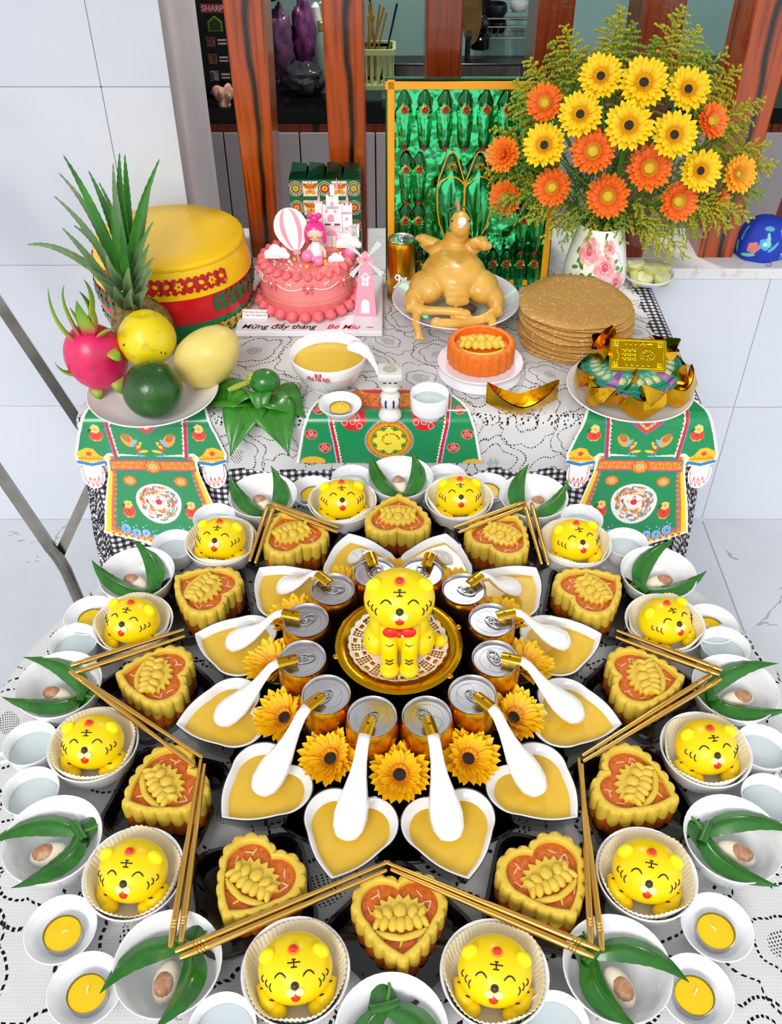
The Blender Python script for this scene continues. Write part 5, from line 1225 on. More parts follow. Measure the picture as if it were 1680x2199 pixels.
for k0, k1 in ((-.62, -.36), (.36, .62)):
    pr_ = prof_b(1.0)[0:21]; card([(x * abs(k0) * (1 if k0 > 0 else -1), z) for x, z in pr_[2:18]] + [(x * abs(k1) * (1 if k1 > 0 else -1), z) for x, z in pr_[2:18]][::-1], pinkc, t, 'stripe', -.0016, -.001)
card([(-7 * s_, 0), (7 * s_, 0), (8 * s_, 11 * s_), (-8 * s_, 11 * s_)], pinkc, t, 'basket', -.0012, .0012)
for x in (-6, 0, 6): MB().tube([(x * s_, 0, 10 * s_), (x * 1.3 * s_, 0, 22 * s_)], .0009, 5).build('rope', pink2, t)
MB().tube([(0, 0, -.02), (0, 0, .004)], .001, 6).build('stick', whitec, t)
t = standing('castle_topper', 'white castle card with pink roofs standing in the cake', 'cake topper', 716, 530, Yb + .035)
s_ = 1 / pxm(t.location)
def crect(x0, x1, z0, z1, m=whitec, nm='tower', y0=-.001, y1=.001): return card([(x0 * s_, z0 * s_), (x1 * s_, z0 * s_), (x1 * s_, z1 * s_), (x0 * s_, z1 * s_)], m, t, nm, y0, y1)
for x0, x1, z0, z1 in ((-35, 52, 0, 42), (-22, 22, 30, 86), (-12, 14, 80, 106), (-3, 6, 104, 128), (-36, -20, 30, 92), (20, 42, 30, 88), (40, 56, 20, 46)):
    crect(x0, x1, z0, z1)
    for k in range(3):
        w = (x1 - x0) / 5; crect(x0 + w * 2 * k, x0 + w * (2 * k + 1), z1 - .5, z1 + 3.5, whitec, 'battlement')
for x, z, w, h in ((-28, 92, 9, 22), (31, 90, 10, 22), (10, 120, 6, 24), (1, 106, 14, 0)):
    if h: card([((x - w * .5) * s_, z * s_), ((x + w * .5) * s_, z * s_), ((x + w * .2) * s_, (z + h) * s_)], pinkc, t, 'spire', .0011, .002)
for x, z, w, h in ((-3, 62, 13, 16), (-12, 76, 5, 7), (6, 76, 5, 7), (-29, 70, 5, 6), (-29, 52, 5, 8), (30, 60, 5, 7), (30, 40, 5, 7), (0, 92, 6, 8), (46, 30, 5, 7)):
    card([((x - w / 2) * s_, (z - h / 2) * s_), ((x + w / 2) * s_, (z - h / 2) * s_), ((x + w / 2) * s_, (z + h * .25) * s_), (x * s_, (z + h / 2) * s_), ((x - w / 2) * s_, (z + h * .25) * s_)], pinkc, t, 'window', -.0016, -.001)
dr_ = card([(12 * s_ * math.cos(a) - 3 * s_, (24 + 12 * math.sin(a)) * s_) for a in [q / 12 * PI for q in range(13)]] + [(-15 * s_, 0), (9 * s_, 0)], pinkc, t, 'gate', -.0016, -.001)
for k in range(2): card([((-13 + 11 * k) * s_, 1 * s_), ((-4 + 11 * k) * s_, 1 * s_), ((-4 + 11 * k) * s_, 24 * s_), ((-13 + 11 * k) * s_, 24 * s_)], whitec, dr_, 'gate_leaf', -.0021, -.0016)
for x0, x1, z in ((-16, -4, 46), (4, 16, 46), (20, 40, 70)):
    crect(x0, x1, z, z + 4, mat('plum', '8a3a52', .5) if z < 60 else pinkc, 'balcony', -.0018, -.001)
# doll
dl = thing('doll_figure', 'small doll with magenta hair sitting on the pink cake', 'figurine', atY(681, 572, Yb - .006) * 1.0, 0); dl.location.z = CKZ + .001
ks = 1 / pxm(dl.location)
hz = 62 * ks; skin = mat('doll_skin', 'f6cdb4', .4); hair = mat('doll_hair', 'e8308c', .25, coat=.2)
MB().ball((0, -.001, hz), (19 * ks, 18 * ks, 18.5 * ks), 24, 16).build('head', skin, dl, 180)
hb_ = MB(); hb_.ball((0, .003, hz + 3 * ks), (22.5 * ks, 20 * ks, 21 * ks), 24, 16)
hb_.V = [(x, y if y > -.004 or z > hz + 6 * ks else y + .010, z) for x, y, z in hb_.V]; hr_ = hb_.build('hair', hair, dl, 180)
for s2 in (-1, 1): MB().ball((s2 * 18.5 * ks, -.002, hz - 6 * ks), (5 * ks, 10 * ks, 19 * ks), 12, 10).build('side_lock', hair, hr_, 180)
MB().ball((0, 0, hz + 29 * ks), (9 * ks, 8 * ks, 10 * ks), 14, 10).build('top_knot', hair, hr_, 180)
for s2 in (-1, 1): MB().ball((s2 * 9 * ks, -.002, hz + 36 * ks), (7 * ks, 5 * ks, 7 * ks), 12, 8).build('hair_bow', hair, hr_, 180)
for s2 in (-1, 1): MB().tube([(s2 * 9 * ks + 5 * ks * c_, -17.6 * ks - .0006, hz - 2 * ks - 2.2 * ks * math.sqrt(max(0, 1 - c_ * c_))) for c_ in (-1, -.6, 0, .6, 1)], .0005, 5).build('closed_eye', black_ink, dl)
MB().tube([(-1.5 * ks, -17.5 * ks, hz - 10 * ks), (1.5 * ks, -17.5 * ks, hz - 10 * ks)], .0004, 5).build('mouth', red_ink, dl)
MB().lathe([(15 * ks, 8 * ks), (17 * ks, 14 * ks), (11 * ks, 34 * ks), (7 * ks, 42 * ks)], 20).build('dress', whitec, dl, 60)
MB().ball((0, -.006, 9 * ks), (17 * ks, 16 * ks, 9 * ks), 18, 10).build('skirt', mat('dress_pink', 'f4a8c8', .5), dl, 180)
for s2 in (-1, 1): MB().tube([(s2 * 10 * ks, -.002, 34 * ks), (s2 * 19 * ks, -.008, 22 * ks), (s2 * 20 * ks, -.014, 12 * ks)], [4 * ks, 3.4 * ks, 3 * ks], 10).build('arm', skin, dl, 180)
ballp = mat('sugar_ball_pink', 'f28ab8', .18, coat=.4)
for px, py, rr_, lab in ((661, 551, 13.5, 'larger pink sugar ball left of the doll\'s feet'), (684, 559, 10.5, 'smaller pink sugar ball in front of the doll'), (753, 542, 12.5, 'pink sugar ball at the right edge of the cake top'), (691, 542, 4.5, 'tiny magenta sugar ball at the doll\'s knee'), (621, 553, 4, 'small white sugar pearl near the left cloud'), (731, 537, 4, 'small white sugar pearl near the right star')):
    p_ = at(px, py, CKZ + .012); r_ = rr_ / pxm(p_); p_.z = CKZ + r_ + .001
    o = MB().ball((0, 0, 0), r_, 20, 14).build('sugar_ball', ballp if rr_ > 4.2 else white_paint, None, 180, p_); tag(o, lab, 'sugar ball', 'sugar balls on the cake')
gs = mat('sugar_star', 'f0b428', .35)
for px, py, lab in ((632, 557, 'gold sugar star left on the cake top'), (698, 562, 'gold sugar star right of the pink balls'), (721, 533, 'gold sugar star beside the castle gate'), (659, 573, 'gold sugar star nearest the cake\'s front edge')):
    p_ = at(px, py, CKZ + .006); st_ = [((.0062 if k % 2 == 0 else .0026) * math.sin(k * PI / 5), (.0062 if k % 2 == 0 else .0026) * math.cos(k * PI / 5)) for k in range(10)]
    o = MB().prism(st_, -.0012, .0012).build('sugar_star', gs, None, 20, Vector((p_.x, p_.y, CKZ + .0062))); o.rotation_euler = (R(50), 0, .2); tag(o, lab, 'sugar star', 'gold sugar stars on the cake')
for px, py, w, lab in ((594, 553, 28, 'white cloud card at the left edge of the cake'), (722, 561, 18, 'small white cloud card in front of the castle'), (748, 530, 28, 'white cloud card at the right behind the cake top')):
    t = standing('cloud_topper', lab, 'cake topper', px, py, Yb - .03 if py > 550 else Yb + .01, -20); t['group'] = 'white cloud cards on the cake'; s_ = w / pxm(t.location)
    for k, (x, z, r_) in enumerate(((-.6, .25, .35), (-.1, .5, .5), (.45, .35, .42), (.8, .15, .26))): MB().ball((x * s_, -.001 * k, z * s_), (r_ * s_, .004, r_ * s_), 14, 10).build('puff', whitec, t, 180)
    MB().bbox((0, 0, .05 * s_), (1.8 * s_, .004, .25 * s_), .001).build('cloud_base', whitec, t)
for k in range(26):
    a = random.uniform(PI * 1.05, PI * 1.95); r_ = RK * random.uniform(.35, .8)
    o = MB().ball((0, 0, 0), .0013 + .0006 * (k % 3), 8, 6).build('sprinkle', white_paint, ck, 180, (r_ * math.cos(a), r_ * math.sin(a), HK + .0015))
t = thing('windmill_topper', 'pink windmill card with white sails leaning on the cake', 'cake topper', at(785, 678, AZ + .013), rot=(R(-10), 0, R(-4))); s_ = 1 / pxm(t.location)
card([(x * s_, z * s_) for x, z in ((-24, 0), (24, 0), (13, 112), (20, 122), (0, 140), (-20, 122), (-13, 112))], pinkc, t, 'tower')
dr_ = card([(9 * s_ * math.cos(a), (26 + 10 * math.sin(a)) * s_) for a in [q / 12 * PI for q in range(13)]] + [(-9 * s_, 6 * s_), (9 * s_, 6 * s_)], whitec, t, 'door', -.0016, -.001)
wd_ = card([(x * s_, z * s_) for x, z in ((-7, 66), (7, 66), (7, 84), (-7, 84))], whitec, t, 'window', -.0016, -.001)
for x0, x1, z0, z1 in ((-7, 7, 74.3, 75.7), (-.7, .7, 66, 84)): card([(x * s_, z * s_) for x, z in ((x0, z0), (x1, z0), (x1, z1), (x0, z1))], pinkc, wd_, 'muntin', -.002, -.0016)
card([(x * s_, z * s_) for x, z in ((-11, 84), (-9, 82), (0, 91), (9, 82), (11, 84), (0, 95))], whitec, t, 'gable', -.0016, -.001)
for k in range(4):
    a = R(50 + 90 * k); d_ = Vector((math.cos(a), 0, math.sin(a))); n_ = Vector((-d_.z, 0, d_.x)); c_ = Vector((0, -.003, 122 * s_))
    q = [c_ + d_ * 10 * s_ - n_ * 2 * s_, c_ + d_ * 46 * s_ - n_ * 5.5 * s_, c_ + d_ * 46 * s_ + n_ * 5.5 * s_, c_ + d_ * 10 * s_ + n_ * 2 * s_]
    sl = MB().loft([[tuple(v) for v in q], [tuple(v + Vector((0, .0015, 0))) for v in q]]).build('sail', whitec, t, 20)
    for j in range(9):
        for e in (-1, 1):
            m_ = c_ + d_ * (14 + 3.6 * j) * s_ + n_ * e * (1.3 + .04 * j) * s_ * 1.3; MB().box(tuple(m_ + Vector((0, -.0003, 0))), (1.5 * s_, .0006, 1.5 * s_)).build('slot', mat('slot_grey', '55585a', .6), sl)
MB().ball((0, -.003, 122 * s_), 3 * s_, 8, 6).build('hub', pink2, t)
t = thing('shop_card', 'small white printed card standing on the board\'s left side', 'card', at(548, 684, AZ + .013), rot=(R(-12), 0, R(-3)))
s_ = 1 / pxm(t.location); MB().box((0, 0, 10 * s_), (55 * s_, .0008, 20 * s_)).build('card', whitec, t)
text('card_line', 'Tiệm Bánh Bé & Mina', 5.4 * s_, red_ink, t, (0, -.0006, 14 * s_), (PI / 2, 0, 0), .0001, .25); text('card_line', '~ Ngọc Trần: 0969 607 360', 4.2 * s_, black_ink, t, (0, -.0006, 7 * s_), (PI / 2, 0, 0), .0001, .2)

# ================================================================ back row of the altar
# ---- green gift box with printed roundels and butterflies
gx = atY(702, 480, 1.86); px0, px1 = atY(628, 500, 1.86).x, atY(776, 500, 1.86).x; gz = atY(702, 386, 1.86).z - AZ
gb = thing('gift_box', 'green foil box printed with roundels and butterflies behind the cake', 'box', ((px0 + px1) / 2, 1.86, AZ))
wB = px1 - px0; foil_g = mat('foil_green', '0c6a34', .2, .85, bmp=(26, .5, .004)); MB().bbox((0, .035, gz / 2), (wB, .07, gz), .003).build('box_body', foil_g, gb)
for k in range(4):
    x_ = -wB / 2 + wB * (k + .5) / 4
    MB().loft([[(x_ - wB / 8, .002, gz), (x_ + wB / 8, .002, gz), (x_ + wB / 8, .068, gz), (x_ - wB / 8, .068, gz)], [(x_ - wB / 10, .02, gz + .008 + .003 * (k % 2)), (x_ + wB / 9, .03, gz + .006), (x_ + wB / 9, .06, gz + .010), (x_ - wB / 10, .064, gz + .012)]]).build('foil_fold', mat('foil_green_dark', '084a26', .18, .8), gb, 0)
c = Canvas(-wB / 2, wB / 2, .02, gz, .0011, '0f7a40'); c.c[:] = lin('0e7038')
nrow = 5; pitch = gz / 5.3
for r_ in range(nrow):
    for k in range(5):
        x_ = (k - 2) * wB / 4.9; z_ = gz - .018 - r_ * pitch
        if k in (0, 2, 4):
            rr_ = .0150; a_, b2_ = (('a8242c', '2f8a44') if (r_ + k // 2) % 2 == 0 else ('1f7a48', 'b0302a'))
            c.disc(x_, z_, rr_, 'efe8dc'); c.disc(x_, z_, rr_ * .92, a_); c.disc(x_, z_, rr_ * .74, 'efe8dc'); c.disc(x_, z_, rr_ * .66, b2_); c.flower(x_, z_, rr_ * .46, 'f0b030', 'd9701c', 8, 0, .34)
        else:
            c.poly([(x_ - .014, z_ - .016), (x_ + .014, z_ - .016), (x_ + .015, z_ + .015), (x_ - .015, z_ + .015)], 'f4efe8')
            for s in (-1, 1):
                c.disc(x_ + s * .007, z_ + .005, .0075, 'e88a1c', .0055, s * .6); c.disc(x_ + s * .0055, z_ - .007, .006, 'f0b428', .0045, -s * .7); c.line([(x_ + s * .004, z_ + .002), (x_ + s * .0135, z_ + .011)], .0018, 'b5281c'); c.line([(x_, z_ + .006), (x_ + s * .004, z_ + .014)], .001, '5a2a10')
            c.line([(x_, z_ - .009), (x_, z_ + .008)], .0022, 'c8641c')
c.mesh('printed_front', lambda x, z: np.stack([x, np.full_like(x, -.0006), z], 1), print_mat('box_print', .2, .2), gb)

# ---- green foil robe board with pleats, gold ribbon and bead flowers
bl, br = at(829, 613, AZ), at(1176, 613, AZ); WBd = br.x - bl.x; HBd = .404
fb = thing('foil_board', 'tall green foil board with gold ribbon edge and bead flowers', 'foil board', ((bl.x + br.x) / 2, bl.y, AZ + .0005), rot=(R(-5), 0, 0))
foil = mat('foil_emerald', '2fd080', .13, 1.0, coat=1.0, bmp=(15, .7, .014)); foil_d = mat('foil_dark_green', '0a5c28', .2, .9, coat=.6, bmp=(60, .4, .004)); ribbon = mat('ribbon_gold', 'f0a010', .45, bmp=(600, .4, .0008))
MB().bbox((0, .012, HBd / 2), (WBd, .02, HBd), .003).build('backing', foil_d, fb)
b = MB(); b.grid(lambda u, v: ((u - .5) * (WBd - .02), -.001 - .006 * (.5 + .5 * noise.noise(Vector((u * 9, v * 7, 1)))) - .003 * noise.noise(Vector((u * 25, v * 20, 4))), .008 + v * (HBd - .016)), 60, 60); b.build('crumpled_foil', foil, fb, 180)
for nm, x0, x1, z0, z1 in (('l', -WBd / 2 + .004, -WBd / 2 + .018, .0, HBd), ('r', WBd / 2 - .018, WBd / 2 - .004, 0, HBd), ('t', -WBd / 2, WBd / 2, HBd - .017, HBd - .003), ('b', -WBd / 2, WBd / 2, .003, .015)):
    MB().bbox(((x0 + x1) / 2, -.008, (z0 + z1) / 2), (x1 - x0, .004, z1 - z0), .0015).build('ribbon_edge', ribbon, fb)
tg_b = MB()
def tongue(u, v):
    w = .0135 * (1.0 - .22 * math.cos(v * PI)) * (math.sqrt(max(0, 1 - ((.12 - v) / .12) ** 2)) if v < .12 else 1) * (1 - max(0, (v - .8) / .2) * .8)
    a = (u * 2 - 1); return (a * w, -.008 - .009 * math.cos(a * PI / 2) - .004 * math.sin(v * PI), -.092 + v * .092)
tg_b.grid(tongue, 9, 14); tg_me = tg_b.mesh('foil_tongue', foil, 180)
tk = MB(); tk.grid(lambda u, v: ((u * 2 - 1) * .0165 * (1 - .75 * max(0, v - .55) / .45) * (.7 + .3 * min(1, v * 2)), -.007 - .012 * math.cos((u * 2 - 1) * PI / 2) * (1 - .5 * v) + .005 * abs(math.sin((u * 2 - 1) * 6)), -.034 + v * .040), 11, 7); tk_me = tk.mesh('foil_hood', foil_d, 180)
gold_bead = mat('bead_gold', 'd9a838', .3, .6); red_bead = mat('bead_red', 'a8101c', .3, .3)
fl_me = MB()
for k in range(7):
    a = k / 7 * TAU; fl_me.tube([(math.cos(a + s_) * r_, -.001 - .001 * math.sin(r_ * 500), math.sin(a + s_) * r_) for r_, s_ in ((.003, 0), (.0082, -.32), (.0098, 0), (.0082, .32), (.003, 0))], .0008, 5)
fl_me = fl_me.mesh('gold_petals', gold_bead, 60); st_me = MB()
for k in range(7):
    a = k / 7 * TAU + .2; st_me.tube([(0, -.003, 0), (math.cos(a) * .0055, -.004, math.sin(a) * .0055)], [.0014, .0016], 6)
st_me = st_me.mesh('red_beads', red_bead, 60)
def pleat_unit(x, ztop, s=1.0, small=True):
    o = link('foil_tongue', tg_me, fb, (x, 0, ztop - .012)); o.scale = (s, 1, s)
    h = link('foil_hood', tk_me, fb, (x, -.003, ztop)); h.scale = (s * .92, 1, s)
    f = link('bead_flower', fl_me, fb, (x, -.020, ztop - .026 * s)); f.rotation_euler = (0, random.uniform(0, 1), 0); link('flower_heart', st_me, f)
    if small:
        f = link('bead_flower', st_me, fb, (x + random.uniform(-.003, .003), -.020, ztop - .096 * s)); f.scale = (.8, .8, .8)
zt = HBd - .024
for k in range(8): pleat_unit(-WBd / 2 + .036 + k * (WBd - .072) / 7, zt, 1.0)
for r_, zz in enumerate((zt - .112, zt - .212, zt - .305)):
    for x in (-WBd / 2 + .040, -WBd / 2 + .066) + ((-WBd / 2 + .092,) if r_ == 2 else ()): pleat_unit(x, zz, .92 if r_ < 2 else .8)
    for x in (WBd / 2 - .036, WBd / 2 - .064) + ((WBd / 2 - .092, WBd / 2 - .12) if r_ == 2 else ()): pleat_unit(x, zz, .92 if r_ < 2 else .8)
for x in (-.042, .012):
    o = link('foil_tongue', tg_me, fb, (x, -.004, zt - .135)); o.scale = (1.7, 1.3, 1.7); h = link('foil_hood', tk_me, fb, (x, -.004, zt - .118)); h.scale = (1.5, 1.2, 1.3)
    link('bead_flower', fl_me, fb, (x, -.026, zt - .128)); MB().tube([(x + .027 * math.cos(q / 18 * TAU) * (.8 if math.sin(q / 18 * TAU) > .6 else 1), -.024, zt - .185 + .085 * math.sin(q / 18 * TAU)) for q in range(19)], .0014, 6).build('gold_cord', ribbon, fb)
MB().tube([(-.07 + q * .0095, -.026, zt - .165 + .018 * abs(math.sin(q * .52))) for q in range(13)], .0014, 6).build('gold_cord', ribbon, fb)

# ---- single can standing by the board
p = atY(862, 600, 1.757); p.z = AZ + .0005; ac = make_can(.134); ac.location = p; ac.rotation_euler = (0, 0, R(20)); ac['label'] = 'gold drink can with white emblem left of the chicken plate'; del ac['category']; ac['category'] = 'can'
cc = Canvas(-.022, .022, .012, .085, .0006); 
for s2, w, col in ((0, .0058, '1a120c'), (0, .0034, WH)):
    cc.line([(-.006, .070), (-.002, .066), (-.003, .060), (-.009, .058), (-.013, .063), (-.010, .069), (-.005, .068), (-.004, .055), (-.010, .046), (-.016, .040)], w, col)
    cc.line([(.002, .064), (.001, .056), (.004, .050), (.009, .056), (.010, .063), (.006, .062), (.004, .054), (-.002, .050)], w, col)
cc.poly([(-.020, .026), (-.008, .046), (.004, .044), (-.002, .026)], '1a120c')
cc.poly([(-.018, .015), (.018, .015), (.018, .0205), (-.018, .0205)], '3a2508')
cc.mesh('printed_emblem', lambda x, z: np.stack([.0288 * np.sin(x / .0288 - .35), -.0288 * np.cos(x / .0288 - .35), z], 1), print_mat('can_print', .3), ac)
MB().ball((.0, 0, .004), (.01, .01, .002), 8, 6).build('base_dome', alu, ac)

# ---- boiled chicken on its footed plate
p = at(980, 641, AZ + .055); rp = 137 / pxm(p); p.z = AZ + .0005
cp = thing('chicken_plate', 'wide white plate on a footed bowl under the chicken', 'plate', p); plm = mat('plate_lilac', 'ebe4f2', .1, coat=.3)
MB().lathe([(r_, z + .030) for r_, z in plate(rp, .028)], 56).build('plate_disc', plm, cp, 60)
ft = MB().lathe([(.042, 0), (.043, .003), (.062, .016), (.074, .030), (.070, .0305), (.05, .0305), (0, .0305)], 44).build('footed_bowl', white_china, cp, 50)
c = Canvas(-.03, .03, .006, .026, .0012); c.disc(-.014, .016, .008, '9a1a4a', .0035, .6); c.disc(-.004, .013, .007, 'b8305a', .003, -.5); c.disc(.006, .014, .006, '2f7a4a', .002, .3)
c.mesh('painted_flower', lambda x, z: np.stack([(.0436 + (z - .003) * 1.48 + .0014) * np.sin(x / .06 - .75), -(.0436 + (z - .003) * 1.48 + .0014) * np.cos(x / .06 - .75), z], 1), print_mat('plate_print', .3), ft)
chick = mat('boiled_skin', 'dcae52', .35, sss=.1, coat=.2, vary=(18, 'cf952c', .4, .68), bmp=(260, .25, .0012))
ch = thing('boiled_chicken', 'whole boiled yellow chicken with raised head on the white plate', 'chicken', p + Vector((-.006, .004, .041)))
b = MB()
b.ball((0, .016, .054), (.064, .070, .044), 24, 16); b.ball((0, -.004, .068), (.056, .060, .032), 24, 16); b.ball((0, .050, .076), (.034, .030, .028), 18, 12)
for s in (-1, 1):
    b.ball((s * .052, -.018, .046), (.036, .048, .030), 20, 14, M=Matrix.Translation((s * .052, -.018, .046)) @ Matrix.Rotation(s * .55, 4, 'Y') @ Matrix.Rotation(s * -.25, 4, 'Z') @ Matrix.Translation((-s * .052, .018, -.046)))
    b.ball((s * .078, -.040, .028), (.018, .030, .026), 16, 12)
    b.tube([(s * .026, .060, .084), (s * .050, .056, .100), (s * .056, .044, .108)], [.019, .015, .012], 12)
b.tube([(-.056, .044, .108), (-.040, .034, .112), (-.060, .044, .115), (-.072, .054, .112)], [.012, .012, .010, .005], 10); b.tube([(.056, .044, .108), (.038, .032, .110), (.056, .028, .108), (.070, .034, .104)], [.012, .012, .011, .007], 10)
b.tube([(0, .062, .080), (.004, .064, .104), (.009, .056, .122), (.010, .050, .136)], [.026, .023, .021, .020], 14); b.ball((.010, .042, .145), (.020, .026, .024), 16, 12)
b.ball((.004, -.058, .050), (.026, .012, .016), 14, 10); b.ball((.004, -.066, .040), (.024, .006, .012), 14, 10); b.ball((0, -.045, .062), (.030, .022, .016), 14, 10)
b.tube([(-.088, -.056, .026), (-.054, -.074, .026), (-.014, -.082, .029), (.012, -.084, .027)], [.013, .0092, .0085, .010], 10); b.tube([(.084, -.060, .020), (.050, -.086, .014), (.010, -.096, .012), (-.030, -.100, .012)], [.014, .0095, .0088, .011], 10)
b.ball((-.036, -.101, .014), (.012, .009, .013), 12, 8); b.ball((-.040, -.098, .006), (.008, .008, .008), 10, 8); b.ball((.018, -.085, .025), (.012, .010, .009), 12, 8)
for s, x0 in ((-1, -.072), (1, .068)):
    b.tube([(x0, -.074, .018), (x0 + s * .002, -.096, .010), (x0 - s * .004, -.112, -.002)], [.0095, .0085, .0075], 8)
    for k in (-1, 0, 1): b.tube([(x0 - s * .004, -.110, .001), (x0 - s * .004 + k * .009, -.122, -.010)], [.0052, .0032], 6)
fuse(b, .0024, chick, 'body', ch, 3)
MB().ball((.010, .020, .150), (.006, .006, .004), 8, 6).build('beak', mat('beak', 'e8dcc0', .4), ch)
MB().ball((.012, .020, .159), (.0085, .007, .009), 10, 8).build('white_patch', white_paint, ch)
cmb = MB()
for k in range(4): cmb.ball((.006 - .001 * k, .048 + .007 * k, .172 + .003 * math.sin(k)), (.004, .005, .008), 8, 6)
cmb.build('comb', mat('comb', 'b98a62', .5), ch, 180)
for s in (-1, 1): MB().ball((.010 + s * .0165, .030, .156), .002, 6, 5).build('eye', black_ink, ch)
tie = mat('green_string', '1f6a38', .4)
MB().tube([(.009 + .0205 * math.cos(a), .056 + .020 * math.sin(a), .128 - .004 * math.sin(a)) for a in [q / 20 * TAU for q in range(21)]], .0022, 6).build('neck_string', tie, ch)
MB().tube([(.010 + .0195 * math.cos(a), .040 + .006 + .010 * math.sin(a), .154 + .020 * math.sin(a)) for a in [q / 20 * TAU for q in range(21)]], .0018, 6).build('head_string', tie, ch)
MB().tube([(.000, .048, .175), (-.012, .05, .170), (-.018, .05, .162)], [.002, .004, .001], 6, flat=.4).build('string_end', tie, ch)
MB().ball((.022, -.066, .026), (.020, .012, .010), 10, 8).build('cavity', mat('cavity_dark', '3a2a1a', .7), ch)

# ---- stack of sesame rice crackers
kx, ky, rk_ = .352, 1.603, .1065
crk = mat('rice_cracker', 'c4944a', .6, vary=(190, 'ecd09a', .58, .66), bmp=(110, .5, .003))
for k in range(12):
    rr = rk_ * random.uniform(.965, 1.02); ph_ = random.uniform(0, 6); b = MB()
    def wv(a, r, z, ph_=ph_): return .0022 * math.sin(a * 3 + ph_) + .0014 * math.sin(a * 7 + ph_ * 2)
    pr_ = [(rr - .004, .0), (rr, .0012), (rr + .0006, .0028), (rr - .001, .0042), (rr * .8, .0050), (rr * .45, .0046), (0, .0050)]
    b.lathe(pr_, 60, wob=lambda a, r, z: wv(a, r, z) if r > .06 else 0)
    b.V = [(x, y, z + .0020 * math.sin(math.atan2(y, x) * 2 + ph_) * (math.hypot(x, y) / rr) ** 2 + (.0024 * noise.noise(Vector((x * 40, y * 40, k))) if k == 11 and z > .003 else 0)) for x, y, z in b.V]
    o = b.build('rice_cracker', crk, None, 60, (kx + random.uniform(-.004, .004), ky + random.uniform(-.004, .004), AZ + .0025 + k * .0066))
    tag(o, ['bottom', 'second lowest', 'third lowest', 'fourth lowest', 'fifth lowest', 'sixth lowest', 'sixth highest', 'fifth highest', 'fourth highest', 'third highest', 'second highest', 'topmost'][k] + ' round sesame rice cracker of the stack', 'cracker', 'stack of rice crackers')

# ---- orange fluted cake on white stand
p = at(1032, 775, AZ + .024); rs = 92 / pxm(p); p.z = AZ + .0005
t = thing('cake_stand', 'low round white stand under the orange fluted cake', 'stand', p)
MB().lathe([(rs * .96, 0), (rs * .97, .002), (rs * .80, .012), (rs * .82, .018), (rs * .99, .022), (rs, .0245), (rs * .985, .026), (rs * .94, .0245), (0, .0235)], 56).build('stand_plate', mat('stand_white', 'f3f1f8', .15), t, 50); MB().lathe([(rs * .95, .0001), (rs * .975, .0008), (rs * .95, .003)], 48).build('base_ring', white_china, t)
ro = 73 / pxm(p + Vector((0, 0, .05))); oc_ = thing('orange_cake', 'round fluted orange cake with yellow lotus on a white stand', 'cake', p + Vector((0, .002, .0245)))
orange_c = mat('orange_cake', 'e9770f', .5, vary=(120, 'dd6208', .4, .7), bmp=(300, .35, .0012))
MB().lathe([(ro * .97, 0), (ro, .003), (ro, .036), (ro * .97, .040), (ro * .85, .041), (ro * .80, .040), (ro * .78, .030), (0, .030)], 132, wob=lambda a, r, z: -.0026 * abs(math.sin(a * 11)) ** .6 if r > ro * .9 else 0).build('cake_body', orange_c, oc_, 60)
lt = MB(); lt.prism([(x * 1.75, y * 1.75) for x, y in crown], .030, .034); lt = lt.build('lotus', crust, oc_, 20)
def petal_o(x, y, a, w, l): MB().ball((0, 0, 0), (w * LK, l * LK, .007), 10, 6, M=Matrix.Translation((x * LK, y * LK, .037)) @ Matrix.Rotation(a, 4, 'Z')).build('petal', crust, lt)
LK = 1.75
for x, w in [(-.0175, .0038), (-.0105, .005), (0, .006), (.0105, .005), (.0175, .0038)]: petal_o(x, .0055 - abs(x) * .15, -x * 28, w, .0076)
for x, w in [(-.019, .0034), (-.0135, .0044), (-.0063, .0046), (0, .0052), (.0063, .0046), (.0135, .0044), (.019, .0034)]: petal_o(x, -.0065 + abs(x) * .12, x * 30, w, .0072)
MB().tube([(.038 * math.cos(q) * 1.1, -.006 + .034 * math.sin(q), .034) for q in [R(200 + 14 * k) for k in range(11)]], [.003 + .0022 * math.sin(k / 10 * PI) for k in range(11)], 8, flat=.7).build('leaf_scroll', crust, lt, 180)

# ---- soup bowl with spoon and lettering
p = at(705, 757, AZ + .068); rb_ = 84 / pxm(p); p.z = AZ + .0005
t = thing('soup_bowl', 'white bowl of yellow sweet soup with red restaurant lettering', 'bowl', p)
MB().lathe([(rb_ * .50, 0), (rb_ * .51, .006), (rb_ * .60, .010), (rb_ * .80, .026), (rb_ * .94, .047), (rb_ * .955, .0485), (rb_ * .985, .062), (rb_, .068), (rb_ * .985, .0695), (rb_ * .955, .067), (rb_ * .84, .036), (rb_ * .5, .012), (0, .010)], 56).build('bowl_wall', white_china, t, 60)
MB().lathe([(rb_ * .90, .0515), (rb_ * .6, .0520), (0, .0520)], 48).build('sweet_soup', soup_mat, t)
def on_bowl(o, ang, z, tilt=8):
    r_ = rb_ * (.955 + .028 * (z - .0485) / .0135) + .0006; o.location = (r_ * math.sin(ang), -r_ * math.cos(ang), z); o.rotation_euler = (PI / 2 - R(tilt), 0, ang)
tx = text('lettering', 'Phú Hà Nội', .0105, mat('brick_red', 'b8202a', .4), t, bold=.0002, sx=.82); on_bowl(tx, R(-12), .0535); tx.location.y -= .0008
em = MB().box((0, 0, 0), (.0115, .0075, .0008)).build('red_emblem', mat('brick_red', 'b8202a', .4), t); on_bowl(em, R(-12), .0622)
for k in range(2): MB().box((.001 * k, .0016 - .003 * k, .0006), (.007, .0012, .0004)).build('emblem_line', mat('emblem_pale', 'f0c4b8', .4), em)
sp = thing('serving_spoon', 'white spoon with gold tip resting face down on the soup bowl rim', 'spoon', p)
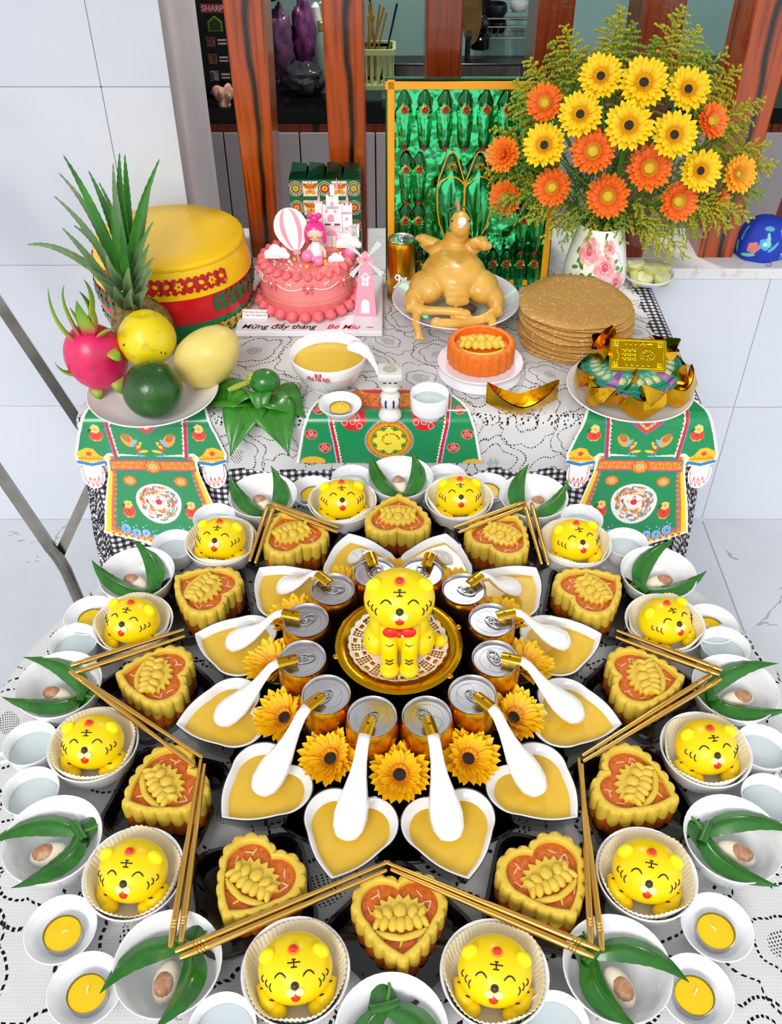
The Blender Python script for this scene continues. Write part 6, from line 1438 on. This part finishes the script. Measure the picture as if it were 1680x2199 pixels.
S2 = [((.035, .010, .071), .010, .004), ((.044, .004, .076), .0185, .011), ((.054, -.002, .0775), .021, .013), ((.064, -.008, .075), .018, .011), ((.074, -.016, .068), .010, .007), ((.084, -.026, .054), .0062, .004), ((.094, -.037, .034), .0056, .003), ((.102, -.045, .018), .006, .0025), ((.108, -.050, .010), .0062, .0022)]
rg_ = []
for k, (c_, w, h) in enumerate(S2):
    d = (Vector(S2[min(k + 1, 8)][0]) - Vector(S2[max(k - 1, 0)][0])).normalized(); s_ = d.cross(Vector((0, 0, 1))).normalized(); n = s_.cross(d); n = n if n.z > 0 else -n
    rg_.append([tuple(Vector(c_) + s_ * w * .75 * math.cos(a) + n * (h if math.sin(a) > 0 else h * .25) * math.sin(a)) for a in [q / 12 * TAU for q in range(12)]])
MB().loft(rg_[:8]).build('spoon_bowl', white_china, sp, 180); MB().loft(rg_[7:]).build('gold_tip', gold_dark, sp, 40)

# ---- betel leaves with areca nut at the front edge
bp = at(560, 868, AZ); bt_ = thing('betel_bunch', 'bunch of large green betel leaves drooping over the altar edge', 'leaves', (bp.x, bp.y, AZ + .010))
big = mat('betel_leaf_big', '35861f', .3, coat=.2, vary=(40, '256d18', .4, .7), bmp=(60, .3, .002))
def big_leaf(ang, L, w, droop, lift, x0=0, y0=0):
    b = MB()
    def fn(u, v):
        a = v * 2 - 1; ww = w * (math.sin(PI * min(1, .16 + .84 * u)) ** .62) * (1 - u ** 4) + .0003
        if u < .12: ww *= .75 + 2 * u
        x = a * ww; y = -u * L + .012 * abs(a) * (1 - u) * 2 * (-1 if u < .1 else 0); z = lift * math.sin(PI * min(1, u * 1.1)) - droop * u ** 2.2 - .10 * ww * (1 - abs(a)) + .0015 * math.sin(a * 9 + u * 4)
        return (x, y, z)
    b.grid(fn, 18, 11); M_ = Matrix.Translation((x0, y0, 0)) @ Matrix.Rotation(ang, 4, 'Z'); b.V = [tuple(M_ @ Vector(v)) for v in b.V]
    lf_ = b.build('leaf', big, bt_, 180); lf_.modifiers.new('s', 'SOLIDIFY').thickness = .0006
    MB().tube([tuple(M_ @ Vector((0, -u * L, lift * math.sin(PI * min(1, u * 1.1)) - droop * u ** 2.2 - .10 * w * (math.sin(PI * min(1, .16 + .84 * u)) ** .62) + .0008))) for u in [k / 12 for k in range(12)]], [.0014 - .0001 * k for k in range(12)], 5).build('midrib', leaf_light, lf_)
big_leaf(R(-78), .105, .047, .006, .016, -.005, .012); big_leaf(R(-22), .105, .040, .050, .018, -.006, .0); big_leaf(R(28), .110, .042, .050, .018, .004, .0); big_leaf(R(60), .090, .045, .012, .020, .004, .008); big_leaf(R(-52), .07, .030, .004, .03, -.004, .006); big_leaf(R(10), .055, .022, .006, .034, .0, .0)
MB().tube([(-.004, .010, .03), (-.016, .0, .036), (-.038, -.006, .030), (-.052, -.010, .026)], [.004, .005, .0055, .004], 8).build('stalk', mat('stalk_pale', '9aa83a', .5), bt_)
an = thing('areca_nut', 'whole green areca nut lying on the betel leaf bunch', 'areca nut', (bp.x + .012, bp.y - .004, AZ + .050)); MB().ball((0, 0, 0), (.027, .024, .022), 20, 14).build('nut', mat('areca_green', '1f6e1c', .25, coat=.3), an, 180)
b = MB()
for k in range(5): b.ball((-.024 + .002 * math.cos(k * 1.26), .004 * math.sin(k * 1.26), .006 + .006 * math.cos(k * 1.26)), (.007, .005, .005), 8, 6)
b.build('calyx', mat('stalk_pale', '9aa83a', .5), an, 180)

# ---- dish with tealight, candlestick, cup
p = at(731, 873, AZ + .025); p.z = AZ + .0062
o = TD.put(p, 0, 'small white dish on the middle paper robe', scale=1.06); o = TL.put(p + Vector((.0, -.002, .0072)), 1.0, 'yellow tealight in the dish beside the candlestick', scale=1.0)
p = at(838, 893, AZ + .006); cs = thing('candlestick', 'small blue and white ceramic candlestick with square top', 'candlestick', p)
cer = mat('ceramic_grey', 'e6e3dd', .15, coat=.3); blue = mat('cobalt', '1c2f86', .2)
MB().lathe([(.019, 0), (.0205, .003), (.018, .010), (.0125, .016), (.0115, .019), (.0165, .026), (.0182, .034), (.0165, .044), (.0125, .050), (.0120, .053), (.0145, .056), (.0150, .060), (.0128, .063)], 32).build('stem', cer, cs, 60)
tpb = MB(); tpb.loft([[(x, y, z) for x, y in rrect(w, w, .003)] for w, z in ((.020, .062), (.036, .082), (.040, .085), (.040, .0925), (.037, .094))], True, True); tpb.build('square_top', cer, cs, 40)
MB().lathe([(.0118, .0941), (.0105, .0946), (.010, .0925), (0, .092)], 24).build('candle_hole', mat('hole_grey', 'b9b2a8', .5), cs)
for k in range(8):
    a = k / 8 * TAU - PI / 2 + .35; MB().ball((0, 0, 0), (.0024, .0012, .0088), 8, 8, M=Matrix.Translation((.0172 * math.cos(a), .0172 * math.sin(a), .034)) @ Matrix.Rotation(a + PI / 2, 4, 'Z')).build('blue_drop', blue, cs)
for k in (-1, 0, 1): MB().ball((0, 0, 0), (.0042 if k else .0028, .0012, .0026 if k else .0034), 8, 6, M=Matrix.Translation((k * .0088, -.0155, .0765)) @ Matrix.Rotation(R(-30) * 0 + R(40), 4, 'X') @ Matrix.Rotation(-k * .5, 4, 'Y')).build('blue_leaf', blue, cs)
p = at(923, 845, AZ + .052); rc_ = 42 / pxm(p); p.z = AZ + .0062
t = thing('straight_cup', 'white handleless cup of water right of the candlestick', 'cup', p)
MB().lathe([(rc_ * .60, 0), (rc_ * .62, .002), (rc_ * .66, .004), (rc_ * .92, .013), (rc_ * .985, .018), (rc_, .046), (rc_ * .985, .0475), (rc_ * .94, .046), (rc_ * .92, .020), (rc_ * .6, .010), (0, .009)], 40).build('cup_wall', white_china, t, 50); MB().lathe([(rc_ * .93, .030), (0, .0302)], 36).build('water', mat('water_surface', 'd3dde0', .03, spec=.6), t)

# ---- gold paper ingots, plate, banknotes and gold card
ing_m = mat('gold_foil', 'd68f0c', .15, 1.0, bmp=(22, .45, .004)); ing_l = mat('gold_foil_light', 'd9a51e', .2, 1.0, bmp=(45, .5, .003))
def make_ingot():
    t = thing('gold_ingot', 'x', 'paper ingot', group='gold paper ingots')
    def sec(s, k, inner):
        W_ = .021 * (1 - abs(s) ** 2.4) ** .8 + .0006; H_ = .026 + .018 * abs(s) ** 1.7; z0 = .0 + .026 * abs(s) ** 1.6; a = k / 8 * 2 - 1
        y = a * W_ * (1 if abs(a) > .5 else 1); dz = (abs(a) ** 1.4) * (H_ - z0 * .4); w2 = .92 if inner else 1.0
        return (s * .058, y * w2, z0 + dz + (.0012 if inner else 0))
    b = MB(); b.grid(lambda u, v: sec(u * 2 - 1, v * 8, False), 21, 9); b.build('outer_foil', ing_l, t, 50)
    b = MB(); b.grid(lambda u, v: sec((u * 2 - 1) * .98, v * 8, True), 21, 9); b.build('inner_foil', ing_m, t, 50)
    return t
ING = Proto(make_ingot())
p = at(1118, 900, AZ + .004); ING.put(Vector((p.x, p.y + .012, AZ + .004)), R(4), 'single gold paper ingot boat standing on the lace', scale=(1.06, 1.05, 1.15))
pc = at(1352, 836, AZ + .025); rI = .1035; pc.z = AZ + .0065
IP = thing('ingot_plate', 'white plate piled with gold paper ingots at the right corner', 'plate', pc); MB().lathe(plate(rI * 1.06), 56).build('plate_disc', white_china, IP, 60); MB().lathe([(.05, .0), (.056, .001), (.056, .004), (.05, .004)], 40).build('foot_ring', white_china, IP)
LABI = [(-150, .085, .016, 120, 18, 'leftmost'), (-120, .086, .012, 150, 26, 'lower left'), (-88, .078, .012, 185, 24, 'front middle'), (-62, .082, .010, 205, 12, 'front right, lowest'), (-35, .086, .016, 215, 22, 'right front'), (-8, .088, .024, 240, 26, 'rightmost'), (20, .082, .036, 255, 30, 'right rear, tip pointing up'), (55, .075, .030, 320, 24, 'rear right'), (100, .075, .030, 10, 22, 'rear, behind the gold card'), (140, .080, .026, 60, 24, 'rear left'), (172, .086, .022, 90, 22, 'left rear')]
for a, r_, z_, yaw, tilt, lab in LABI:
    kk = LABI.index((a, r_, z_, yaw, tilt, lab)); yaw = a + 90 + (-34, 26, -12, 40)[kk % 4]; tilt = (-34, -18, -42, -26)[kk % 4]; z_ += .004 + .010 * (kk % 2); r_ += (.010, -.010)[kk % 2]
    q = pc + Vector((r_ * math.cos(R(a)), r_ * math.sin(R(a)), z_))
    M_ = Matrix.Rotation(R(yaw), 4, 'Z') @ Matrix.Rotation(R(tilt), 4, 'X') @ Matrix.Rotation(R(random.uniform(-12, 12)), 4, 'Y')
    ING.put(q, 0, 'gold paper ingot on the plate, ' + lab + ' one', rot=M_.to_euler(), scale=(.72, 1.05, 1.05))
note_c = Canvas(-.028, .028, 0, .088, .0022, '0f8068')
note_c.disc(.0, .06, .016, '3f9a8a', .014); note_c.flower(-.008, .066, .008, 'c9bf7a', 'e0d9a0', 6); note_c.flower(.006, .052, .007, 'b9b06a', 'e0d9a0', 6); note_c.line([(-.024, .082), (.024, .082)], .003, '0a5a50'); note_c.line([(-.02, .03), (.02, .03)], .002, '2a5a8a')
note_d = Canvas(-.028, .028, 0, .088, .0022, '9a6a9a'); note_d.disc(0, .05, .014, '7a4a86'); note_d.line([(-.022, .08), (.022, .08)], .004, '3a3a7a'); note_d.line([(-.022, .07), (.0, .07)], .003, 'c08ab0')
nm1 = nm2 = None
NC = pc + Vector((-.004, .002, .066))
NTH = 'first second third fourth fifth sixth seventh eighth ninth tenth eleventh twelfth thirteenth fourteenth fifteenth sixteenth seventeenth eighteenth'.split()
for k in range(18):
    ang = R(-205 + 230 * k / 17); cv = note_d if k in (6, 12) else note_c
    def fnote(x, y, ang=ang, k=k):
        r_ = y - .004; c_, s_ = math.cos(ang), math.sin(ang); return np.stack([NC.x + c_ * r_ - s_ * x, NC.y + s_ * r_ + c_ * x, NC.z + .0011 * k + .004 * np.cos(x * 90) - .012 * (r_ / .08) ** 2], 1)
    o = cv.mesh('banknote', fnote, print_mat('note_paper', .6)); tag(o, ('purple' if cv is note_d else 'teal green') + ' banknote in the fan under the gold card, %s clockwise' % NTH[17 - k], 'banknote', 'fan of banknotes')
cw, chh = .094, .066
gcv = Canvas(-cw / 2, cw / 2, -chh / 2, chh / 2, .00055, 'ffffff'); h_ = np.zeros(gcv.x.shape)
def dot(x, y, r_, k=1.0):
    global h_; h_ = np.maximum(h_, k * np.clip(1 - ((gcv.x - x) ** 2 + (gcv.y - y) ** 2) / r_ ** 2, 0, 1))
def seg(x0, y0, x1, y1, w, k=1.0):
    global h_; n_ = max(2, int(math.hypot(x1 - x0, y1 - y0) / (w * .6)))
    for q in range(n_ + 1): dot(x0 + (x1 - x0) * q / n_, y0 + (y1 - y0) * q / n_, w, k)
for k in range(40):
    u = -cw / 2 + .005 + (cw - .010) * k / 39; dot(u, chh / 2 - .005, .0011); dot(u, -chh / 2 + .005, .0011)
for k in range(27):
    u = -chh / 2 + .005 + (chh - .010) * k / 26; dot(-cw / 2 + .005, u, .0011); dot(cw / 2 - .005, u, .0011)
for k in range(5): dot(-.020 + .008 * k, .0215, .0032); dot(-.018 + .009 * k, -.0215, .0026)
for (sx, sy) in ((-1, 1), (-1, -1), (1, 1), (1, -1)):
    x_, y_ = sx * .036, sy * .021; seg(x_ - .003, y_, x_ + .003, y_, .0011); seg(x_, y_ - .004, x_, y_ + .004, .0011); seg(x_ - .003, y_ - .004, x_ + .003, y_ - .004, .0009); seg(x_ - .003, y_ + .004, x_ + .003, y_ + .004, .0009)
rn = random.Random(4)
for k in range(3):
    for q in range(3):
        x_, y_ = -.022 + .008 * k, .009 - .009 * q; seg(x_ - .003, y_, x_ + .003, y_ + .001, .0011); seg(x_, y_ - .003, x_ - .002, y_ + .003, .0011); dot(x_ + .002, y_ - .002, .0018)
for k in range(11): a = R(-30 + 24 * k); dot(.016 + .011 * math.cos(a), -.001 + .011 * math.sin(a), .0026)
for k in range(40): a = rn.uniform(0, TAU); r_ = rn.uniform(0, .012); dot(.014 + r_ * math.cos(a), -.002 + r_ * math.sin(a), rn.uniform(.0010, .0022), rn.uniform(.5, 1))
for k in range(12): t_ = k / 11; dot(-.033 + .002 * math.sin(t_ * 6), -.012 + .026 * t_, .0013)
seg(.006, .022, .024, .022, .0009)
edge = np.clip(np.minimum(cw / 2 - np.abs(gcv.x), chh / 2 - np.abs(gcv.y)) / .002, 0, 1); rx = np.maximum(np.abs(gcv.x) - (cw / 2 - .005), 0); ry_ = np.maximum(np.abs(gcv.y) - (chh / 2 - .005), 0); gcv.a &= np.hypot(rx, ry_) < .005
HF = h_ * .0012 + edge * .0008
gcd = thing('gold_card', 'embossed gold rectangular card leaning on the banknote fan', 'card', NC + Vector((.006, -.004, .024)), rot=(R(24), R(-3), R(-10)))
gcv.mesh('embossed_face', lambda x, y: np.stack([x, y, HF.ravel()], 1), mat('gold_card', 'e0b512', .16, 1.0, bmp=(40, .15, .002)), gcd); MB().bbox((0, 0, -.0008), (cw, chh, .0016), .005).build('card_back', mat('gold_card', 'e0b512', .16, 1.0), gcd)

# ---- vase and bouquet
vp = Vector((atY(1279, 570, 1.768).x, 1.768, AZ + .0005)); vs = thing('flower_vase', 'white ceramic vase painted with pink roses', 'vase', vp)
VPF = [(.044, 0), (.050, .003), (.060, .025), (.0635, .05), (.061, .08), (.054, .115), (.047, .145), (.045, .16), (.043, .162), (.040, .155), (.046, .12), (.05, .05), (0, .02)]
MB().lathe(VPF, 48).build('vase_wall', mat('vase_glaze', 'f3f4ea', .1, coat=.4), vs, 60)
c = Canvas(-.075, .085, .022, .150, .0009)
def vrose(x, y, r):
    for k in range(9): a = k * .7; c.disc(x + r * .55 * math.cos(a), y + r * .55 * math.sin(a), r * .55, ['f0b4b4', 'f2c8c4', 'e89a9e'][k % 3], r * .4, a)
    for k in range(6): a = k * 1.05; c.disc(x + r * .3 * math.cos(a), y + r * .3 * math.sin(a), r * .36, ['de7a82', 'e89aa0'][k % 2], r * .26, a + 1.2)
    c.disc(x, y, r * .3, 'cf4a5a', r * .36); c.line([(x - r * .2, y), (x, y + r * .2), (x + r * .2, y)], .0012, 'f0b4b4')
    c.line([(x - r * .5, y + r * .3), (x - r * .2, y - r * .4), (x + r * .4, y - r * .35)], .0012, 'f6d8d4')
def vleaf(x, y, r, a): c.disc(x, y, r, '5f9a28', r * .5, a); c.line([(x - r * .8 * math.cos(a), y - r * .8 * math.sin(a)), (x + r * .8 * math.cos(a), y + r * .8 * math.sin(a))], .001, '3f6a1a')
for x, y, r, a in ((-.040, .088, .011, .9), (-.034, .076, .009, -.8), (-.048, .070, .009, .3), (.000, .056, .010, -.5), (.004, .044, .011, 1.2), (-.012, .062, .007, 1.0), (.042, .086, .009, .5), (.046, .074, .010, -.3), (.034, .068, .008, 1.3), (-.050, .104, .009, 1.2), (.012, .060, .007, .2), (-.056, .05, .006, .8), (.060, .066, .008, .9), (-.028, .06, .006, 0)): vleaf(x, y, r, a)
c.line([(-.030, .082), (-.032, .070), (-.040, .060), (-.046, .040)], .0016, '1a1c1a'); c.line([(.014, .054), (.022, .046), (.024, .030)], .0016, '1a1c1a'); c.line([(.010, .05), (.012, .03)], .0014, '1a1c1a'); c.line([(.040, .108), (.052, .100), (.056, .080)], .0016, '1a1c1a')
vrose(-.022, .106, .026); vrose(.018, .078, .024); vrose(.046, .044, .022); vrose(.026, .114, .015); vrose(-.040, .036, .012)
def vr(z):
    return np.interp(z, [.003, .025, .05, .08, .115, .145], [.050, .060, .0635, .061, .054, .047])
c.mesh('rose_painting', lambda x, z: np.stack([(vr(z + .016) + .0007) * np.sin(x / .0635 - .18), -(vr(z + .016) + .0007) * np.cos(x / .0635 - .18), z + .016], 1), print_mat('vase_print', .15, .3), vs)

BC = Vector((vp.x + .02, vp.y - .01, AZ + .18))
GV = {'y': gerbera('gerbera_yellow', ('e9a400', 'f6c708', 'fbe010'), ('f2b80c', 'e9a808', '140d06', '2a1c08'), 8, .036, 24, 20, False, .0072), 'o': gerbera('gerbera_orange', ('d8380a', 'ee5a10', 'f58a1c'), ('e0a020', 'c9b02a', 'd9b51e', 'c9a01a'), 10, .036, 24, 22, False, .0105),
      'd': gerbera('gerbera_double', ('e0480c', 'f06a12', 'f8a020'), ('e0661a', 'd94a10', 'd98a1c', 'e0a020'), 8, .036, 22, 18, True, .004), 'm': gerbera('gerbera_amber', ('f0780c', 'f79a10', 'fbc21c'), ('e8b020', 'd9a01c', 'd9b428', 'c99a1c'), 8, .036, 22, 18, False, .005)}
for k_ in GV: GV[k_]['group'] = 'gerberas in the vase'; GV[k_] = Proto(GV[k_])
FL = [('y', 1291, 164, 48, 'yellow gerbera at the top left of the bouquet'), ('y', 1383, 178, 54, 'large yellow gerbera at the bouquet\'s top centre'), ('y', 1478, 192, 48, 'yellow gerbera at the top right of the bouquet'), ('y', 1247, 246, 49, 'yellow gerbera left of centre, right of the upper orange one'), ('y', 1351, 270, 54, 'yellow gerbera in the very centre of the bouquet'), ('y', 1448, 290, 51, 'yellow gerbera right of the bouquet\'s centre'), ('y', 1170, 312, 48, 'yellow gerbera at the bouquet\'s left, above an orange one'), ('y', 1504, 367, 47, 'yellow gerbera low on the right beside the amber one'), ('m', 1586, 374, 42, 'amber gerbera at the far right of the bouquet'),
      ('o', 1171, 222, 42, 'orange gerbera at the upper left of the bouquet'), ('o', 1528, 260, 40, 'orange gerbera at the upper right, seen from the side'), ('d', 1082, 332, 40, 'double orange gerbera at the far left of the bouquet'), ('o', 1274, 325, 50, 'orange gerbera just below the bouquet\'s centre left'), ('o', 1394, 361, 51, 'red orange gerbera just below the bouquet\'s centre'), ('o', 1087, 425, 39, 'orange gerbera at the lower far left, before the foil board'), ('o', 1187, 402, 43, 'orange gerbera low on the left of the bouquet'), ('o', 1306, 421, 49, 'orange gerbera low in the middle, above the vase'), ('o', 1456, 432, 45, 'orange gerbera low on the right of the bouquet'), ('o', 1543, 438, 34, 'small orange gerbera turned right at the lower right')]
FPOS = []; FOBJ = []
for kd, px, py, r_, lab in FL:
    e_ = ((px - 1340) / 270) ** 2 + ((py - 290) / 200) ** 2; Y = 1.755 - .11 * max(0, 1 - e_) + .01 * random.uniform(-1, 1); q = atY(px, py, Y); FPOS.append(q)
    dv = (Vector((0, 0, CAMZ)) - q).normalized() * .75 + (q - (BC + Vector((0, .12, .02)))).normalized() * .55
    if px == 1543: dv += Vector((.8, 0, -.1))
    if px == 1528: dv += Vector((.4, 0, 0))
    rot = dv.to_track_quat('Z', 'Y').to_matrix().to_4x4() @ Matrix.Rotation(random.uniform(0, 6), 4, 'Z')
    o = GV[kd].put(q, 0, lab, rot=rot.to_euler(), scale=r_ / pxm(q) / .036 * 1.02); FOBJ.append(o)
stm = mat('flower_stem', '4f8a2a', .5)
stm_i = 0
for q in FPOS:
    b = MB(); ga = stm_i / 19 * TAU; b.tube([Vector((vp.x + .03 * math.cos(ga), vp.y + .03 * math.sin(ga), AZ + .125)), BC + (q - BC) * .35 + Vector((0, .03, .0)), q + (BC - q).normalized() * .012 + Vector((0, .012, -.004))], [.0026, .0026, .003], 6)
    fo_ = FOBJ[stm_i]; stm_i += 1; o = b.build('stem', stm, fo_, 60)
    o.matrix_parent_inverse = Matrix.LocRotScale(fo_.location, fo_.rotation_euler, fo_.scale).inverted()
# goldenrod sprays
bud_y = mat('goldenrod_bud', 'c3bb2c', .55, vary=(200, 'a9a824', .4, .6)); bud_g = mat('goldenrod_bud_green', '93a832', .55, vary=(200, '7d9a2a', .4, .6)); gr_stem = mat('goldenrod_stem', '5c7a2a', .6); gr_leaf = mat('goldenrod_leaf', '3f6a22', .5)
OCT = [(1, 0, 0), (-1, 0, 0), (0, 1, 0), (0, -1, 0), (0, 0, 1), (0, 0, -1)]; OF = [(0, 2, 4), (2, 1, 4), (1, 3, 4), (3, 0, 4), (2, 0, 5), (1, 2, 5), (3, 1, 5), (0, 3, 5)]
def spray(p1, label, dens=1.0, droop=0.0, yel=True):
    rn = random.Random(int(abs(p1.x * 9000 + p1.z * 7000))); p0 = Vector((vp.x + rn.uniform(-.028, .028), vp.y + rn.uniform(-.028, .028), AZ + .150))
    ctl = p0.lerp(p1, .55) + Vector((rn.uniform(-.015, .015), .02, .03 + droop)); L = (p1 - p0).length
    curve = lambda t: p0 * (1 - t) ** 2 + ctl * 2 * t * (1 - t) + p1 * t * t
    t = thing('goldenrod_spray', label, 'spray', p0, group='goldenrod sprays around the gerberas')
    sm = MB(); bm_ = MB(); lm = MB(); sm.tube([curve(k / 10) - p0 for k in range(11)], [.0017 - .0001 * k for k in range(11)], 5)
    nb = int(15 * dens * min(1.5, L / .2)) + 5
    for k in range(nb):
        u = 1 - .58 * (k / nb) ** .9 * min(1, .13 / L * 1.7); base = curve(u); ax = (curve(min(1, u + .05)) - curve(max(0, u - .05))).normalized(); a = k * 2.4 + rn.uniform(-.4, .4)
        s1 = ax.cross(Vector((0, 1, .2))).normalized(); s2 = s1.cross(ax); side = s1 * math.cos(a) + s2 * math.sin(a) * .7
        bl_ = (.010 + .036 * min(1, (1 - u) * L / .07)) * rn.uniform(.8, 1.15); pts = []
        for j in range(6):
            v = j / 5; pts.append(base + (ax * .6 + side * .85) * bl_ * v + Vector((0, 0, -bl_ * .35 * v * v)) - p0)
        sm.tube(pts, .0006, 4)
        nbud = int(bl_ / .0019) + 3
        for j in range(nbud):
            v = (j + 1) / nbud; q = pts[min(4, int(v * 5))].lerp(pts[min(5, int(v * 5) + 1)], v * 5 - int(v * 5) if v < 1 else 0)
            off = Vector((rn.uniform(-1, 1), rn.uniform(-1, 1), rn.uniform(-.2, 1))) * .0021; r_ = rn.uniform(.0014, .0024); q = q + off
            bm_.add([(q.x + x * r_, q.y + y * r_, q.z + z * r_ * 1.2) for x, y, z in OCT], OF)
    for k in range(int(7 * L / .15)):
        u = .25 + .5 * rn.random(); base = curve(u) - p0; d = Vector((rn.uniform(-1, 1), rn.uniform(-1, .2), rn.uniform(-.4, .7))).normalized(); w = d.cross(Vector((0, 0, 1))).normalized() * .0022; l_ = rn.uniform(.018, .04)
        lm.add([base - w * .4, base + w * .4, base + d * l_ * .5 + w, base + d * l_ * .5 - w, base + d * l_ + Vector((0, 0, -.006))], [(0, 1, 2, 3), (3, 2, 4)])
    sm.build('stems', gr_stem, t, 60); o = bm_.build('buds', bud_y if yel else bud_g, t, 0); o['kind'] = 'stuff'; o = lm.build('leaves', gr_leaf, t, 0); o['kind'] = 'stuff'
SPR = [(1212, 58, 'top left'), (1186, 96, 'upper left'), (1136, 132, 'upper left edge'), (1108, 176, 'left, high'), (1098, 222, 'left, beside the orange bloom'), (1062, 276, 'left, over the foil board'), (1334, 18, 'topmost, left of centre'), (1362, 52, 'top centre'), (1300, 88, 'top, above the yellow blooms'), (1252, 112, 'top left, inner'), (1412, 84, 'top right of centre'), (1468, 18, 'top right, tallest'), (1502, 62, 'top right'), (1520, 108, 'upper right'), (1588, 146, 'right, high'), (1640, 214, 'right, reaching out'), (1604, 268, 'right, middle'), (1566, 200, 'right, inner'), (1665, 352, 'far right tip'), (1640, 412, 'lower far right'), (1652, 310, 'far right, upper'),
       (1046, 368, 'left, below the double bloom'), (1056, 452, 'lower far left'), (1136, 470, 'lower left'), (1168, 516, 'lower left, drooping'), (1206, 528, 'below, left of vase'), (1262, 520, 'before the vase, left'), (1300, 548, 'before the vase, middle'), (1344, 520, 'before the vase, right'), (1440, 560, 'longest drooping right of vase'), (1474, 552, 'drooping right of vase'), (1500, 508, 'lower right'), (1566, 488, 'lower right, outer'), (1404, 520, 'below right'), (1230, 478, 'lower left, inner'), (1380, 478, 'lower middle'), (1520, 476, 'lower right, inner'), (1330, 490, 'lower middle, left'), (1610, 470, 'lower right tip'), (1128, 250, 'left, inner'), (1120, 390, 'left, low inner'), (1430, 130, 'top, behind the top blooms'), (1330, 120, 'top, behind the central blooms'), (1220, 160, 'upper left, inner'), (1560, 110, 'upper right, inner'), (1550, 320, 'right, behind the amber bloom'), (1230, 370, 'middle left, between blooms'), (1350, 320, 'middle, between blooms'), (1430, 390, 'middle right, between blooms'), (1140, 355, 'left, between blooms'), (1260, 200, 'upper middle, between blooms')]
for k, (px, py, lab) in enumerate(SPR):
    inner = 'between' in lab or 'behind' in lab or 'inner' in lab; low = py > 440
    q = atY(px, py, (1.80 if inner else 1.79) - (.075 if low else 0)); spray(q, 'yellow green goldenrod spray of the bouquet, ' + lab, 1.25 if not inner else 1.0, .05 if low else 0, k % 3 != 1)

# ---- plate of banana slices behind the crackers
p = at(1392, 600, LZ + .024); p.y = 1.835; p.x = atY(1388, 606, 1.835).x; p.z = AZ + .0005
t = thing('banana_plate', 'small white plate of banana slices beside the vase', 'plate', p); MB().lathe(plate(.054, .022), 40).build('plate_disc', plm, t, 60); MB().lathe([(.026, 0), (.029, .001), (.029, .004), (.026, .004)], 30).build('foot_ring', plm, t)
bn = thing('banana_slice', 'x', 'banana slice', group='banana slices on the plate'); bs = mat('banana_peel_off', 'b9bd6a', .5); bf = mat('banana_flesh', 'cfcf9e', .5, vary=(140, 'b8a878', .55, .7))
MB().lathe([(.0175, 0), (.0190, .002), (.0190, .013), (.0175, .015)], 24).build('rim', bs, bn, 40); MB().lathe([(.0178, .0146), (.016, .0156), (0, .0154)], 24).build('cut_face', bf, bn)
b = MB()
for k in range(3): b.ball((.004 * math.cos(k * 2.1), .004 * math.sin(k * 2.1), .0153), (.002, .0012, .0006), 6, 5)
b.build('seed_marks', mat('banana_seed', '9a7a3a', .6), bn); BN = Proto(bn)
for dx, dy, dz, rx, ry_, lab in ((-.012, -.022, .011, 14, 6, 'front left'), (.024, -.018, .012, 18, -14, 'front right'), (-.034, -.014, .011, 62, 20, 'leftmost, on edge'), (.006, -.004, .025, 10, 10, 'top middle'), (.028, .006, .022, 8, -8, 'top right'), (-.020, .012, .021, 12, 12, 'top left'), (.004, .026, .016, 10, 0, 'rear'), (-.030, .022, .014, 20, 10, 'rear left'), (.030, .030, .014, 12, -10, 'rear right')):
    BN.put(p + Vector((dx, dy, dz)), 0, 'pale banana slice on the small plate, ' + lab + ' one', rot=(R(rx), R(ry_), random.uniform(0, 6)))

# ---- blue flowered cloth cap on the ledge
p = at(1622, 552, LZ); cap = thing('blue_cap', 'blue floral cloth cap lying on the ledge at right', 'cap', (p.x + .014, 1.985, LZ + .0005))
c = Canvas(0, 4, 0, 1, .013, '1233b0'); rn = random.Random(9)
for x, y, r_, col, mid in ((.72, .48, .035, '3fb4d8', 'dff2f6'), (.66, .36, .035, 'd97a7a', None), (.86, .68, .03, '3fb4d8', 'dff2f6'), (.88, .42, .03, 'd97a7a', None), (.20, .4, .04, '3fb4d8', 'dff2f6'), (.45, .6, .04, 'd97a7a', None)): c.flower(x * 4, y, r_ * 4, col, mid, 5)
for k in range(26): x, y, a = rn.uniform(0, 4), rn.uniform(.08, .95), rn.uniform(0, 3); c.disc(x, y, .045, rn.choice(['4fb0b8', '6fc49a', '3f9ac0', '8ad0c0']), .17, a)
capm = print_mat('cap_cloth', .7)
def fcap(u, v):
    u = u / 4; a = u * TAU; r_ = .062 * np.sqrt(np.clip(1 - ((v - .25) / .75) ** 2, 0.0, 1)) + .0004; wv_ = 1 + .05 * np.sin(a * 3 + 1) * (1 - v) + .03 * np.sin(a * 7)
    return np.stack([r_ * np.cos(a) * wv_, r_ * np.sin(a) * wv_ * .8, .088 * v + .004 * np.sin(a * 2) * v * (1 - v)], 1)
c.mesh('cloth', fcap, capm, cap)
MB().tube([(.052 * math.cos(a), .042 * math.sin(a), .004 + .002 * math.sin(a * 5)) for a in [k / 30 * TAU for k in range(31)]], .0045, 6).build('frayed_hem', mat('hem_blue', '1f3f9a', .8), cap)
MB().tube([(.0, -.045, .003), (.012, -.056, .0015), (.006, -.066, .0012), (-.004, -.062, .0012)], .0006, 5).build('loose_thread', mat('hem_blue', '1f3f9a', .8), cap)
